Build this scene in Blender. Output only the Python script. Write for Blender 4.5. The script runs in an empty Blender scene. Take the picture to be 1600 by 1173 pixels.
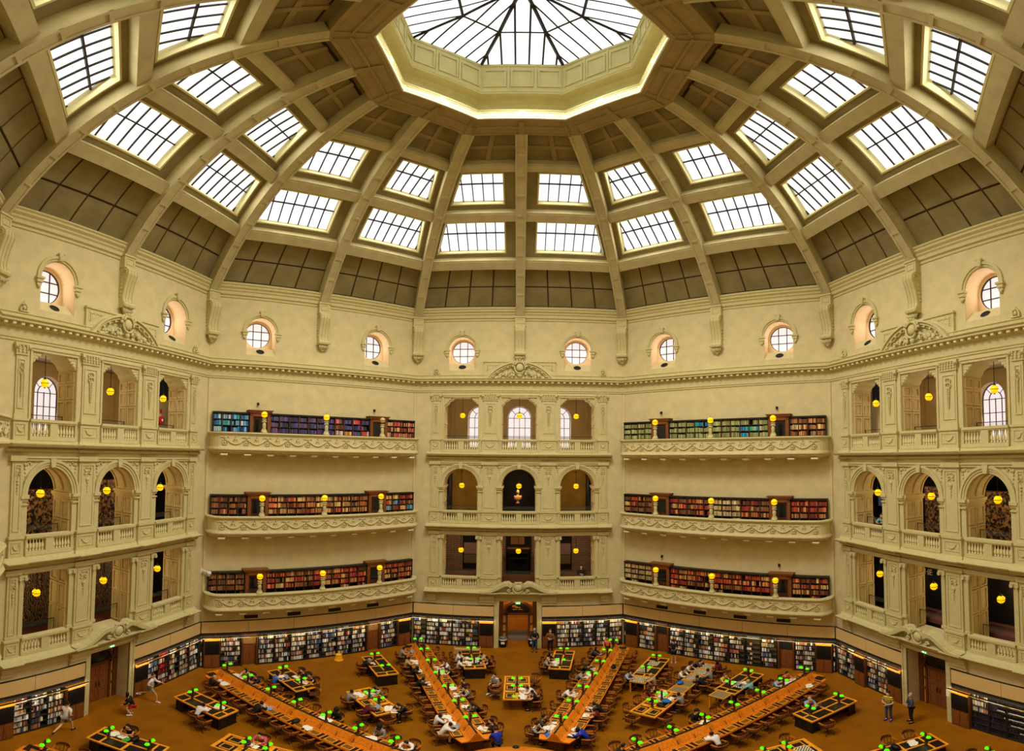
import bpy, math, random
from math import sin, cos, pi, radians, atan2, sqrt, hypot
from mathutils import Vector, Matrix
from mathutils.geometry import tessellate_polygon
random.seed(7)
S = bpy.context.scene
COL = S.collection
R = 17.4                      # inradius of the octagonal room, metres
T8 = math.tan(pi / 8)
HALF = R * T8                 # half the width of one wall

# ------------------------------------------------------------------ materials
def lin(c):
    o = []
    for v in c[:3]:
        v = v / 255.0
        o.append(v / 12.92 if v <= 0.04045 else ((v + 0.055) / 1.055) ** 2.4)
    return (*o, 1.0)
MATS = {}
def mat(name, col, rough=0.6, var=0.0, scale=3.0, emit=0.0, ecol=None, bump=0.0, bscale=40.0, metal=0.0, spec=0.3, attr=None, stretch=None):
    if name in MATS: return MATS[name]
    m = bpy.data.materials.new(name); m.use_nodes = True
    nt = m.node_tree; b = nt.nodes['Principled BSDF']
    c = lin(col)
    b.inputs['Base Color'].default_value = c
    b.inputs['Roughness'].default_value = rough
    b.inputs['Metallic'].default_value = metal
    b.inputs['Specular IOR Level'].default_value = spec
    tc = None
    if var or bump:
        tc = nt.nodes.new('ShaderNodeTexCoord')
        vec = tc.outputs['Object']
        if stretch:
            mp = nt.nodes.new('ShaderNodeMapping'); mp.inputs['Scale'].default_value = stretch
            nt.links.new(vec, mp.inputs['Vector']); vec = mp.outputs['Vector']
    src = None
    if attr:
        a = nt.nodes.new('ShaderNodeVertexColor'); a.layer_name = attr
        nt.links.new(a.outputs['Color'], b.inputs['Base Color'])
    elif var:
        n = nt.nodes.new('ShaderNodeTexNoise'); n.inputs['Scale'].default_value = scale; n.inputs['Detail'].default_value = 5
        nt.links.new(vec, n.inputs['Vector'])
        r = nt.nodes.new('ShaderNodeValToRGB')
        r.color_ramp.elements[0].position = 0.3; r.color_ramp.elements[1].position = 0.7
        r.color_ramp.elements[0].color = (*[max(0, x * (1 - var)) for x in c[:3]], 1)
        r.color_ramp.elements[1].color = (*[min(1, x * (1 + var)) for x in c[:3]], 1)
        nt.links.new(n.outputs['Fac'], r.inputs['Fac']); nt.links.new(r.outputs['Color'], b.inputs['Base Color'])
    if bump:
        n2 = nt.nodes.new('ShaderNodeTexNoise'); n2.inputs['Scale'].default_value = bscale; n2.inputs['Detail'].default_value = 4
        nt.links.new(vec, n2.inputs['Vector'])
        bp = nt.nodes.new('ShaderNodeBump'); bp.inputs['Strength'].default_value = bump; bp.inputs['Distance'].default_value = 0.02
        nt.links.new(n2.outputs['Fac'], bp.inputs['Height']); nt.links.new(bp.outputs['Normal'], b.inputs['Normal'])
    if emit:
        b.inputs['Emission Color'].default_value = lin(ecol or col)
        b.inputs['Emission Strength'].default_value = emit
    MATS[name] = m
    return m

PLASTER = mat('cream_plaster', (207, 191, 139), 0.85, 0.08, 1.6, bump=0.45, bscale=16)
BAND = mat('beige_board', (222, 188, 122), 0.8, 0.06, 0.8)
ORN = mat('cream_relief', (200, 188, 132), 0.8, 0.06, 6)
RIBM = mat('rib_paint', (188, 175, 128), 0.85, 0.10, 1.5, bump=0.3, bscale=10)
PANELM = mat('dome_panel', (140, 126, 84), 0.9, 0.16, 1.0, bump=0.5, bscale=12)
GROOVE_SHADE = mat('panel_joint', (70, 52, 30), 0.9)  # dark brown stands in for the shade in the panel grooves
RINGM = mat('ring_paint', (156, 136, 88), 0.85, 0.10, 1.5)
DRUMM = mat('drum_paint', (214, 207, 156), 0.8, 0.05, 2)
FLOORM = mat('brown_linoleum', (142, 86, 8), 0.45, 0.16, 1.1, bump=0.15, bscale=30, spec=0.12)
SKYGLASS = mat('skylight_glass', (235, 240, 246), 0.3, emit=1.12, ecol=(240, 246, 252))
WINGLASS = mat('window_glass', (160, 156, 160), 0.3, emit=.86, ecol=(255, 241, 238))
BAR = mat('dark_glazing_bar', (48, 36, 20), 0.5)
FRAMEM = mat('skylight_frame', (214, 204, 150), 0.7)
NICHE = mat('niche_plaster', (240, 212, 168), 0.8)  # window light on the reveals is put into the peach colour
OAK = mat('orange_oak', (236, 132, 22), 0.38, 0.22, 2.0, stretch=(1, 6, 6), spec=0.4)
OAKD = mat('oak_edge', (246, 158, 34), 0.4, 0.15, 3.0, spec=0.4)
CHAIRW = mat('chair_oak', (168, 94, 26), 0.4, 0.2, 5.0)
DARKW = mat('dark_walnut', (92, 52, 24), 0.45, 0.25, 4.0, stretch=(4, 4, 1))
MIDW = mat('red_brown_wood', (126, 72, 32), 0.45, 0.25, 4.0, stretch=(6, 6, 1))
BLACKW = mat('black_stained_wood', (34, 24, 16), 0.5, 0.2, 4)
LEATHER = mat('black_leather', (26, 20, 14), 0.4, 0.15, 8, spec=0.4)
LEATHERB = mat('brown_leather', (124, 78, 18), 0.4, 0.2, 6, spec=0.4)
BLACK = mat('black_steel', (20, 17, 13), 0.55)
SHELFM = mat('grey_shelf_metal', (38, 34, 28), 0.5)
SHELFBACK = mat('pale_shelf_back', (216, 202, 170), 0.7)
GLOBE = mat('amber_globe', (255, 186, 10), 0.3, emit=1.15, ecol=(255, 186, 4))
GLOBEOFF = mat('unlit_globe', (206, 178, 116), 0.3)
BRASS = mat('bronze', (70, 48, 22), 0.4, metal=0.4)
GREEN = mat('green_glass', (60, 230, 10), 0.25, emit=0.85, ecol=(92, 255, 0))
BULB = mat('warm_bulb', (255, 220, 150), 0.3, emit=14, ecol=(255, 196, 96))
LIGHTBAR = mat('warm_light_bar', (255, 236, 190), 0.3, emit=.9, ecol=(255, 240, 190))
LIGHTBAR2 = mat('amber_light_bar', (240, 190, 60), 0.3, emit=0.6, ecol=(240, 190, 40))
BARCAP = mat('bar_joint', (120, 92, 40), 0.5)
BOOKS = mat('book_covers', (128, 128, 128), 0.6, attr='Col')
GALWARM = mat('gallery_plaster_brown', (214, 164, 72), 0.8, 0.25, 0.8)
GALTOP = mat('gallery_plaster_beige', (218, 194, 140), 0.8, 0.1, 0.8)
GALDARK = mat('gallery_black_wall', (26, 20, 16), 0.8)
GALPURP = mat('gallery_purple_brown', (176, 138, 116), 0.8)
GALSTRIPE = mat('gallery_joint', (74, 54, 42), 0.8)
def brick(m, c1, c2):
    nt = m.node_tree; b = nt.nodes['Principled BSDF']; tc = nt.nodes.new('ShaderNodeTexCoord'); mp = nt.nodes.new('ShaderNodeMapping'); mp.inputs['Rotation'].default_value = (pi / 2, 0, 0)
    t = nt.nodes.new('ShaderNodeTexBrick'); t.inputs['Scale'].default_value = 1.0; t.inputs['Brick Width'].default_value = .5; t.inputs['Row Height'].default_value = .16; t.inputs['Mortar Size'].default_value = .012
    t.inputs['Color1'].default_value = lin(c1); t.inputs['Color2'].default_value = lin([x * .9 for x in c1]); t.inputs['Mortar'].default_value = lin(c2)
    nt.links.new(tc.outputs['Object'], mp.inputs['Vector']); nt.links.new(mp.outputs['Vector'], t.inputs['Vector']); nt.links.new(t.outputs['Color'], b.inputs['Base Color'])
brick(GALPURP, (176, 138, 116), (70, 50, 40))
WOODFLOOR = mat('gallery_floor', (92, 54, 30), 0.5, 0.2, 3)
WHITE = mat('white_paint', (226, 222, 210), 0.5)
PAPER = mat('white_paper', (240, 234, 216), 0.7)
DARKGLASS = mat('dark_glass', (26, 26, 24), 0.15, spec=0.5)
GREYST = mat('grey_stone', (132, 124, 108), 0.7, 0.15, 8)
EXITG = mat('exit_green', (10, 150, 60), 0.4, emit=0.9, ecol=(20, 190, 80))
EXITW = mat('exit_white', (240, 255, 240), 0.4, emit=1.2, ecol=(240, 255, 240))
RED = mat('fire_red', (190, 24, 24), 0.4)
ORANGEWOOD = mat('lit_maple_screen', (244, 164, 70), 0.4, 0.1, 2)
CLEAR = mat('glass_screen', (110, 116, 96), 0.1)
_b = CLEAR.node_tree.nodes['Principled BSDF']; _b.inputs['Alpha'].default_value = 0.10

# ------------------------------------------------------------------ mesh building
class MB:
    def __init__(s):
        s.v = []; s.f = []; s.m = []; s.col = {}
    def add(s, vs, fs, mi=0, M=None, col=None):
        o = len(s.v)
        if M is not None: vs = [tuple(M @ Vector(v)) for v in vs]
        s.v.extend([tuple(v) for v in vs])
        for f in fs:
            if col: s.col[len(s.f)] = col
            s.f.append(tuple(i + o for i in f)); s.m.append(mi)
        return s
    def box(s, x0, x1, y0, y1, z0, z1, mi=0, M=None, col=None):
        vs = [(x0, y0, z0), (x1, y0, z0), (x1, y1, z0), (x0, y1, z0), (x0, y0, z1), (x1, y0, z1), (x1, y1, z1), (x0, y1, z1)]
        fs = [(0, 3, 2, 1), (4, 5, 6, 7), (0, 1, 5, 4), (1, 2, 6, 5), (2, 3, 7, 6), (3, 0, 4, 7)]
        return s.add(vs, fs, mi, M, col)
    def prism(s, poly, h0, h1, axis='z', mi=0, M=None):
        """poly: 2D points; axis: extrusion axis. x: poly is (y,z); y: (x,z); z: (x,y)"""
        def P(a, b, h):
            return (h, a, b) if axis == 'x' else ((a, h, b) if axis == 'y' else (a, b, h))
        n = len(poly)
        vs = [P(a, b, h0) for a, b in poly] + [P(a, b, h1) for a, b in poly]
        fs = [tuple((i, (i + 1) % n, n + (i + 1) % n, n + i)) for i in range(n)]
        tris = tessellate_polygon([[Vector((a, b, 0)) for a, b in poly]])
        for t in tris:
            fs.append(tuple(t)); fs.append(tuple(n + i for i in reversed(t)))
        return s.add(vs, fs, mi, M)
    def tube(s, pts, r, n=6, mi=0, M=None, caps=True):
        pts = [Vector(p) for p in pts]
        rs = r if isinstance(r, (list, tuple)) else [r] * len(pts)
        vs = []; fs = []
        for i, p in enumerate(pts):
            d = (pts[min(i + 1, len(pts) - 1)] - pts[max(i - 1, 0)])
            if d.length < 1e-9: d = Vector((0, 0, 1))
            d.normalize()
            up = Vector((0, 0, 1)) if abs(d.z) < 0.9 else Vector((1, 0, 0))
            a = d.cross(up).normalized(); b = a.cross(d)
            for k in range(n):
                t = 2 * pi * k / n
                vs.append(p + (a * cos(t) + b * sin(t)) * rs[i])
        for i in range(len(pts) - 1):
            for k in range(n):
                fs.append((i * n + k, i * n + (k + 1) % n, (i + 1) * n + (k + 1) % n, (i + 1) * n + k))
        if caps:
            fs.append(tuple(range(n))); fs.append(tuple(reversed(range((len(pts) - 1) * n, len(pts) * n))))
        return s.add(vs, fs, mi, M)
    def lathe(s, prof, n=12, c=(0, 0, 0), mi=0, M=None):
        vs = []; fs = []
        for r, z in prof:
            for k in range(n):
                t = 2 * pi * k / n
                vs.append((c[0] + r * cos(t), c[1] + r * sin(t), c[2] + z))
        for i in range(len(prof) - 1):
            for k in range(n):
                fs.append((i * n + k, i * n + (k + 1) % n, (i + 1) * n + (k + 1) % n, (i + 1) * n + k))
        fs.append(tuple(reversed(range(n)))); fs.append(tuple(range((len(prof) - 1) * n, len(prof) * n)))
        return s.add(vs, fs, mi, M)
    def ball(s, c, r, n=12, m=8, mi=0, sx=1, sy=1, sz=1, M=None):
        vs = [(c[0], c[1], c[2] - r * sz)]; fs = []
        for i in range(1, m):
            a = -pi / 2 + pi * i / m
            for k in range(n):
                t = 2 * pi * k / n
                vs.append((c[0] + r * sx * cos(a) * cos(t), c[1] + r * sy * cos(a) * sin(t), c[2] + r * sz * sin(a)))
        vs.append((c[0], c[1], c[2] + r * sz)); L = len(vs) - 1
        for k in range(n): fs.append((0, 1 + (k + 1) % n, 1 + k))
        for i in range(m - 2):
            for k in range(n):
                fs.append((1 + i * n + k, 1 + i * n + (k + 1) % n, 1 + (i + 1) * n + (k + 1) % n, 1 + (i + 1) * n + k))
        for k in range(n): fs.append((1 + (m - 2) * n + k, 1 + (m - 2) * n + (k + 1) % n, L))
        return s.add(vs, fs, mi, M)
    def sweep(s, path, prof, closed=False, mi=0):
        """path: [(x,y,nx,ny)] plan points with mitred outward normals; prof: [(o,z)]"""
        n = len(prof); vs = []; fs = []
        for x, y, nx, ny in path:
            for o, z in prof: vs.append((x + nx * o, y + ny * o, z))
        m = len(path)
        for i in range(m if closed else m - 1):
            j = (i + 1) % m
            for k in range(n - 1):
                fs.append((i * n + k, j * n + k, j * n + k + 1, i * n + k + 1))
        return s.add(vs, fs, mi)
    def mesh(s, name, mats, smooth=False):
        me = bpy.data.meshes.new(name)
        me.from_pydata(s.v, [], s.f)
        for m in (mats if isinstance(mats, (list, tuple)) else [mats]): me.materials.append(m)
        me.polygons.foreach_set('material_index', s.m)
        if smooth: me.polygons.foreach_set('use_smooth', [True] * len(s.f))
        if s.col:
            ca = me.color_attributes.new('Col', 'FLOAT_COLOR', 'CORNER')
            data = []
            for i, f in enumerate(s.f):
                c = s.col.get(i, (0.5, 0.5, 0.5, 1.0))
                data.extend(list(c) * len(f))
            ca.data.foreach_set('color', data)
        me.update()
        return me

MESH = {}
def cached(key, fn):
    if key not in MESH: MESH[key] = fn()
    return MESH[key]
def ob(name, me, parent=None, loc=None, rz=None, kind=None):
    o = bpy.data.objects.new(name, me); COL.objects.link(o)
    if loc is not None: o.location = loc
    if rz is not None: o.rotation_euler = (0, 0, rz)
    if parent is not None: o.parent = parent
    if kind: o['kind'] = kind
    return o
USED = {}
def thing(o, label, cat, group=None):
    o['label'] = label; o['category'] = cat
    if group: o['group'] = group
    USED.setdefault(label, []).append(o.name)
    return o
def empty(name, loc=(0, 0, 0), rz=0.0):
    return ob(name, None, None, loc, rz)
def slot(o, m, i=0):
    o.material_slots[i].link = 'OBJECT'; o.material_slots[i].material = m
def face_loc(k): a = radians(45 * k); return (R * sin(a), R * cos(a), 0)
def face_rz(k): return -radians(45 * k)
def polar(az, r, lat=0.0, z=0.0):
    a = radians(az); return (r * sin(a) + lat * cos(a), r * cos(a) - lat * sin(a), z)
def face_pt(k, s, y, z):
    a = radians(45 * k); return (s * cos(a) + (R + y) * sin(a), -s * sin(a) + (R + y) * cos(a), z)
def arc(cx, cz, r, a0, a1, n):
    return [(cx + r * cos(radians(a0 + (a1 - a0) * i / n)), cz + r * sin(radians(a0 + (a1 - a0) * i / n))) for i in range(n + 1)]
ORD = ['first', 'second', 'third', 'fourth', 'fifth', 'sixth', 'seventh', 'eighth', 'ninth', 'tenth', 'eleventh', 'twelfth', 'thirteenth', 'fourteenth']
FN = {0: 'far wall', -1: 'left diagonal wall', 1: 'right diagonal wall', -2: 'left wall', 2: 'right wall'}
SIDE = {0: 'front', -1: 'front_left', 1: 'front_right', -2: 'left', 2: 'right', -3: 'rear_left', 3: 'rear_right', 4: 'rear'}
# ------------------------------------------------------------------ camera (the photograph is a stitched, wide equirectangular view)
cd = bpy.data.cameras.new('camera'); cam = bpy.data.objects.new('camera', cd); COL.objects.link(cam)
cd.type = 'PANO'; cd.panorama_type = 'EQUIRECTANGULAR'
_f, _u0, _v0 = 781.42658, 800.0, 672.48558
_w = (0, 0, 1600, 1173)
cd.longitude_min = (_w[0] - _u0) / _f; cd.longitude_max = (_w[2] - _u0) / _f
cd.latitude_max = (_v0 - _w[1]) / _f; cd.latitude_min = (_v0 - _w[3]) / _f
_M = ((0.999839606501329, 0.015934289702398647, 0.008176777051360858), (-0.016270370363891114, 0.9989499244509825, 0.042829002878865804), (-0.007485741078172745, -0.042955172576258076, 0.9990489561753465))
_rx, _ry, _rz = Vector(_M[0]), Vector(_M[1]), Vector(_M[2])       # image right, forward, up in room axes
cam.matrix_world = Matrix(((_rx.x, _rz.x, -_ry.x, 0.055), (_rx.y, _rz.y, -_ry.y, -16.878), (_rx.z, _rz.z, -_ry.z, 14.151), (0, 0, 0, 1)))
cd.clip_end = 300
S.camera = cam

def octcorner(j, r):          # corner between face j and face j+1
    a = radians(45 * j + 22.5); q = r / cos(pi / 8); return (q * sin(a), q * cos(a))
def oct_sweep(mb, prof, mi=0, closed=True):
    """prof [(inradius, z)] run round the whole octagon"""
    n = len(prof); vs = []; fs = []
    for j in range(8):
        for r, z in prof:
            x, y = octcorner(j, r); vs.append((x, y, z))
    for j in range(8):
        j2 = (j + 1) % 8
        for k in range(n - 1): fs.append((j * n + k, j2 * n + k, j2 * n + k + 1, j * n + k + 1))
    mb.add(vs, fs, mi)

# floor
m = MB(); pts = [octcorner(j, R + 1.6) for j in range(8)]
m.add([(x, y, 0) for x, y in pts] + [(x, y, -0.3) for x, y in pts], [tuple(reversed(range(8)))] + [(j, (j + 1) % 8, 8 + (j + 1) % 8, 8 + j) for j in range(8)])
ob('floor', m.mesh('floor', FLOORM), kind='structure')

def holed(outline, holes, depth_list, mb, mi=0, rmi=0):
    """front face at y=0 with holes; reveals run back to y=depth"""
    lists = [[Vector((a, b, 0)) for a, b in p] for p in [outline] + holes]
    flat = [(a, 0.0, b) for p in [outline] + holes for a, b in p]
    mb.add(flat, [tuple(t) for t in tessellate_polygon(lists)], mi)
    for h, d in zip(holes, depth_list):
        n = len(h)
        mb.add([(a, 0, b) for a, b in h] + [(a, d, b) for a, b in h], [(i, (i + 1) % n, n + (i + 1) % n, n + i) for i in range(n)], rmi)

OCX = 4.0
def niche_hole(c):
    return [(c - .93, 19.80), (c + .93, 19.80)] + arc(c, 21.25, .93, 0, 180, 14)
def rect(x0, x1, z0, z1): return [(x0, z0), (x1, z0), (x1, z1), (x0, z1)]
def arch_hole(c): return [(c - 1.2, 9.35), (c + 1.2, 9.35)] + arc(c, 11.8, 1.2, 0, 180, 18)
TOPZ = 24.3
def facade_mesh():
    out = [(-HALF, 2.4), (-1.56, 2.4), (-1.56, 0), (-1.3, 0), (-1.3, 3.63), (1.3, 3.63), (1.3, 0), (1.56, 0), (1.56, 2.4), (HALF, 2.4), (HALF, TOPZ), (-HALF, TOPZ)]
    holes = []; dep = []; 
    for c in (-4.0, 0.0, 4.0):
        holes += [rect(c - 1.22, c + 1.22, 14.25, 17.93), arch_hole(c), rect(c - 1.2, c + 1.2, 4.6, 8.36)]; dep += [1.35, 1.35, 1.3]
    m = MB(); holed(out, holes, dep, m, 0, 0)
    return m
def add_niches(m):
    pass
def wall_with_niches(k):
    """one of the octagon's walls, in wall coordinates"""
    if k in (0, -2, 2):
        m = MB()
        out = [(-HALF, 2.4), (-1.56, 2.4), (-1.56, 0), (-1.3, 0), (-1.3, 3.63), (1.3, 3.63), (1.3, 0), (1.56, 0), (1.56, 2.4), (HALF, 2.4), (HALF, TOPZ), (-HALF, TOPZ)]
        holes = []; dep = []
        for c in (-4.0, 0.0, 4.0):
            holes += [rect(c - 1.22, c + 1.22, 14.25, 17.93), arch_hole(c), rect(c - 1.2, c + 1.2, 4.6, 8.36)]; dep += [1.35, 1.35, 1.3]
    elif k in (-1, 1):
        m = MB(); out = rect(-HALF, HALF, 2.4, TOPZ); holes = []; dep = []
    else:
        m = MB(); m.add([(-HALF, 0, 0), (HALF, 0, 0), (HALF, 0, TOPZ), (-HALF, 0, TOPZ)], [(0, 1, 2, 3)]); return m.mesh('wall', PLASTER)
    for c in (-OCX, OCX):
        holes.append(niche_hole(c)); dep.append(.95)
    holed(out, holes, dep, m, 0, 0)
    for i, f in enumerate(m.f):                      # the niche lining's paler peach has the window light put into it
        pass
    if k in (-1, 1): m.add([(-HALF - .2, .42, 0), (HALF + .2, .42, 0), (HALF + .2, .42, 2.42), (-HALF - .2, .42, 2.42)], [(0, 1, 2, 3)], 0)
    if k in (0, -2, 2):
        for a, b in ((-HALF - .2, -1.56), (1.56, HALF + .2)):
            m.add([(a, .42, 0), (b, .42, 0), (b, .42, 2.42), (a, .42, 2.42)], [(0, 1, 2, 3)], 0)
        for x in (-1.3, 1.3):
            m.add([(x, 0, 0), (x, .95, 0), (x, .95, 3.63), (x, 0, 3.63)], [(0, 1, 2, 3)], 0)
        m.add([(-1.3, 0, 3.63), (1.3, 0, 3.63), (1.3, .95, 3.63), (-1.3, .95, 3.63)], [(0, 1, 2, 3)], 0)
        for x in (-1.56, 1.56):
            m.add([(x, 0, 0), (x, .42, 0), (x, .42, 2.4), (x, 0, 2.4)], [(0, 1, 2, 3)], 0)
    for a, b in (((-HALF, HALF),) if k in (-1, 1) else ((-HALF, -1.56), (1.56, HALF))): m.add([(a, 0, 2.4), (b, 0, 2.4), (b, .42, 2.4), (a, .42, 2.4)], [(0, 1, 2, 3)], 0)
    return m.mesh('wall', PLASTER)
WALLS = {}
for k in (-3, -2, -1, 0, 1, 2, 3, 4):
    me = cached(('wall', 'f' if k in (0, 2, -2) else 'd' if k in (1, -1) else 'r'), lambda: wall_with_niches(k))
    WALLS[k] = ob('wall_' + SIDE[k], me, None, face_loc(k), face_rz(k), 'structure')

# oculus niches: back wall with a round window, sloping sill with its dark oval fitting, arched hood mould
def niche_back():
    m = MB()
    c = 0
    out = [(-.97, 19.75), (.97, 19.75)] + arc(0, 21.25, .97, 0, 180, 14)
    hole = [(0.82 * cos(2 * pi * i / 28), 21.25 + .82 * sin(2 * pi * i / 28)) for i in range(28)]
    lists = [[Vector((a, b, 0)) for a, b in p] for p in (out, hole)]
    m.add([(a, .94, b) for p in (out, hole) for a, b in p], [tuple(t) for t in tessellate_polygon(lists)])
    n = 28
    m.add([(a, .94, b) for a, b in hole] + [(a, 1.12, b) for a, b in hole], [(i, (i + 1) % n, n + (i + 1) % n, n + i) for i in range(n)])
    for sx in (-.925, .925): m.add([(sx, .01, 19.8), (sx, .94, 19.8), (sx, .94, 21.25), (sx, .01, 21.25)], [(0, 1, 2, 3)])
    A = arc(0, 21.25, .925, 0, 180, 14)
    m.add([(a, .01, b) for a, b in A] + [(a, .94, b) for a, b in A], [(i, i + 1, 16 + i, 15 + i) for i in range(14)])
    m.add([(-.93, 0.0, 19.80), (.93, 0.0, 19.80), (.93, .45, 20.32), (-.93, .45, 20.32), (.93, .94, 20.37), (-.93, .94, 20.37)], [(0, 1, 2, 3), (3, 2, 4, 5)], 1)
    return m.mesh('niche_lining', [NICHE, PLASTER])
def niche_window():
    m = MB(); n = 28
    ring = [(.82, 1.02), (.79, 1.02), (.79, 1.1)]
    for (r0, y0), (r1, y1) in zip(ring, ring[1:]):
        m.add([(r0 * cos(2 * pi * i / n), y0, 21.25 + r0 * sin(2 * pi * i / n)) for i in range(n)] + [(r1 * cos(2 * pi * i / n), y1, 21.25 + r1 * sin(2 * pi * i / n)) for i in range(n)],
              [(i, (i + 1) % n, n + (i + 1) % n, n + i) for i in range(n)])
    for x in (-.27, .27): m.box(x - .022, x + .022, 1.03, 1.08, 20.52, 21.98)
    for z in (-.27, .27): m.box(-.73, .73, 1.03, 1.08, 21.25 + z - .022, 21.25 + z + .022)
    return m.mesh('window_frame', BAR)
def niche_pane():
    m = MB(); n = 28
    m.add([(.8 * cos(2 * pi * i / n), 1.1, 21.25 + .8 * sin(2 * pi * i / n)) for i in range(n)], [tuple(range(n))]); return m.mesh('pane', WINGLASS)
def niche_hood():
    m = MB()
    for r0, r1, d in ((.93, 1.03, .05), (1.03, 1.17, .11)):
        a = arc(0, 21.3, r0, -4, 184, 20); b = arc(0, 21.3, r1, -4, 184, 20)
        poly = a + b[::-1]; m.prism(poly, -d, 0.01, 'y')
    for sx in (-1, 1):
        m.box(*sorted((sx * .84, sx * 1.25)), -.2, .05, 21.16, 21.26); m.box(*sorted((sx * .9, sx * 1.2)), -.15, .05, 21.0, 21.16)
        m.box(*sorted((sx * .95, sx * 1.17)), -.1, .05, 20.86, 21.0); m.ball((sx * 1.06, -.06, 20.82), .08, 8, 5)
    m.prism([(-.1, 22.25), (.1, 22.25), (.15, 22.58), (-.15, 22.58)], -.2, 0, 'y'); m.ball((-.13, -.16, 22.56), .07, 8, 5); m.ball((.13, -.16, 22.56), .07, 8, 5)
    return m.mesh('hood_mould', ORN)
def niche_oval():
    m = MB(); n = 18; sl = .52 / .45
    L = hypot(1, sl)
    def P(a, r, up):
        x = .26 * r * cos(a); t = .22 * r * sin(a); y = .22 + t / L
        return (x, y - up * sl / L, 19.80 + y * sl + up / L)
    vs = [P(2 * pi * i / n, 1.0, .012) for i in range(n)] + [P(2 * pi * i / n, .78, .03) for i in range(n)] + [P(2 * pi * i / n, .75, .006) for i in range(n)]
    m.add(vs, [(i, (i + 1) % n, n + (i + 1) % n, n + i) for i in range(n)] + [(n + i, n + (i + 1) % n, 2 * n + (i + 1) % n, 2 * n + i) for i in range(n)])
    m.add(vs[2 * n:], [tuple(range(n))]); return m.mesh('floodlight', BLACK)
wn = 0
for k in (0, -1, 1, -2, 2):
    for i, c in enumerate((-OCX, OCX)):
        wn += 1
        w = ob('window_%d' % wn, cached('nb', niche_back), None, face_pt(k, c, 0, 0), face_rz(k), 'structure')
        ob('window_frame', cached('nw', niche_window), w); ob('pane', cached('np', niche_pane), w); ob('hood_mould', cached('nh', niche_hood), w)
        e = ob('floodlight', cached('no', niche_oval), None, face_pt(k, c, 0, 0), face_rz(k))
        thing(e, 'dark oval floodlight in the sill of the %s round window, %s' % (('left-hand', 'right-hand')[i], FN[k]), 'light')

# main cornice, dome cornice
m = MB()
oct_sweep(m, [(R + .01, 18.22), (R - .05, 18.25), (R - .05, 18.33), (R - .09, 18.36), (R - .09, 18.42), (R - .02, 18.45), (R - .02, 18.78), (R - .1, 18.82), (R - .16, 18.86), (R - .16, 18.98), (R - .42, 19.0), (R - .42, 19.08), (R - .5, 19.14), (R - .5, 19.17), (R - .12, 19.22), (R - .12, 19.40), (R - .17, 19.42), (R - .17, 19.46), (R + .01, 19.5)])
ob('trim_1', m.mesh('main_cornice', ORN), kind='structure')
m = MB()
for k in (-2, -1, 0, 1, 2):
    a = radians(45 * k); M = Matrix.Translation(face_loc(k)) @ Matrix.Rotation(-a, 4, 'Z')
    n = 34; W = HALF - .25
    for i in range(n):
        x = -W + 2 * W * (i + .5) / n
        m.box(x - .08, x + .08, -.34, -.1, 18.87, 18.985, 0, M)
ob('trim_2', m.mesh('dentils', mat('dentil_paint', (226, 216, 160), .8)), kind='structure')
m = MB()
oct_sweep(m, [(R + .01, 23.30), (R - .06, 23.34), (R - .06, 23.46), (R - .16, 23.52), (R - .16, 23.70), (R - .24, 23.78), (R - .24, 23.86), (R - .36, 23.96), (R - .36, 24.06), (R - .44, 24.12), (R - .44, 24.2), (R - .1, 24.28), (R + .1, 24.5)])
ob('trim_3', m.mesh('dome_cornice', ORN), kind='structure')

# ------------------------------------------------------------------ dome
CZ = 10.186; RB = 21.78; RP = 22.53
def dp(th, rad): a = radians(th); return rad * cos(a) - .05, CZ + rad * sin(a)
def facequad(mb, k, th0, th1, rad, u0, u1, mi=0, steps=None):
    """patch on face k between angles th0..th1; u0/u1: functions of inradius giving lateral bounds"""
    n = steps or max(1, int(abs(th1 - th0) / 1.6 + .5)); vs = []; fs = []
    a = radians(45 * k)
    for i in range(n + 1):
        r, z = dp(th0 + (th1 - th0) * i / n, rad)
        for u in (u0(r), u1(r)):
            vs.append((u * cos(a) + r * sin(a), -u * sin(a) + r * cos(a), z))
    for i in range(n): fs.append((2 * i, 2 * i + 1, 2 * i + 3, 2 * i + 2))
    mb.add(vs, fs, mi)
def boxpatch(mb, k, th0, th1, rin, rout, u0, u1, mi=0, steps=None):
    """solid block following the dome: inner radius rin, outer rout"""
    n = steps or max(1, int(abs(th1 - th0) / 2.0 + .5)); vs = []; fs = []
    a = radians(45 * k)
    for i in range(n + 1):
        th = th0 + (th1 - th0) * i / n
        ri, zi = dp(th, rin); ro, zo = dp(th, rout)
        for (r, z) in ((ri, zi), (ro, zo)):
            for u in (u0(ri), u1(ri)):
                vs.append((u * cos(a) + r * sin(a), -u * sin(a) + r * cos(a), z))
    for i in range(n):
        b = 4 * i
        fs += [(b, b + 1, b + 5, b + 4), (b, b + 4, b + 6, b + 2), (b + 1, b + 3, b + 7, b + 5), (b + 2, b + 6, b + 7, b + 3)]
    fs += [(0, 2, 3, 1), (4 * n, 4 * n + 1, 4 * n + 3, 4 * n + 2)]
    mb.add(vs, fs, mi)
SKY = [(49.6, 55.8), (59.0, 65.1)]
EDGE_M, EDGE_C = .92, .66
base = MB(); boards = MB()
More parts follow.
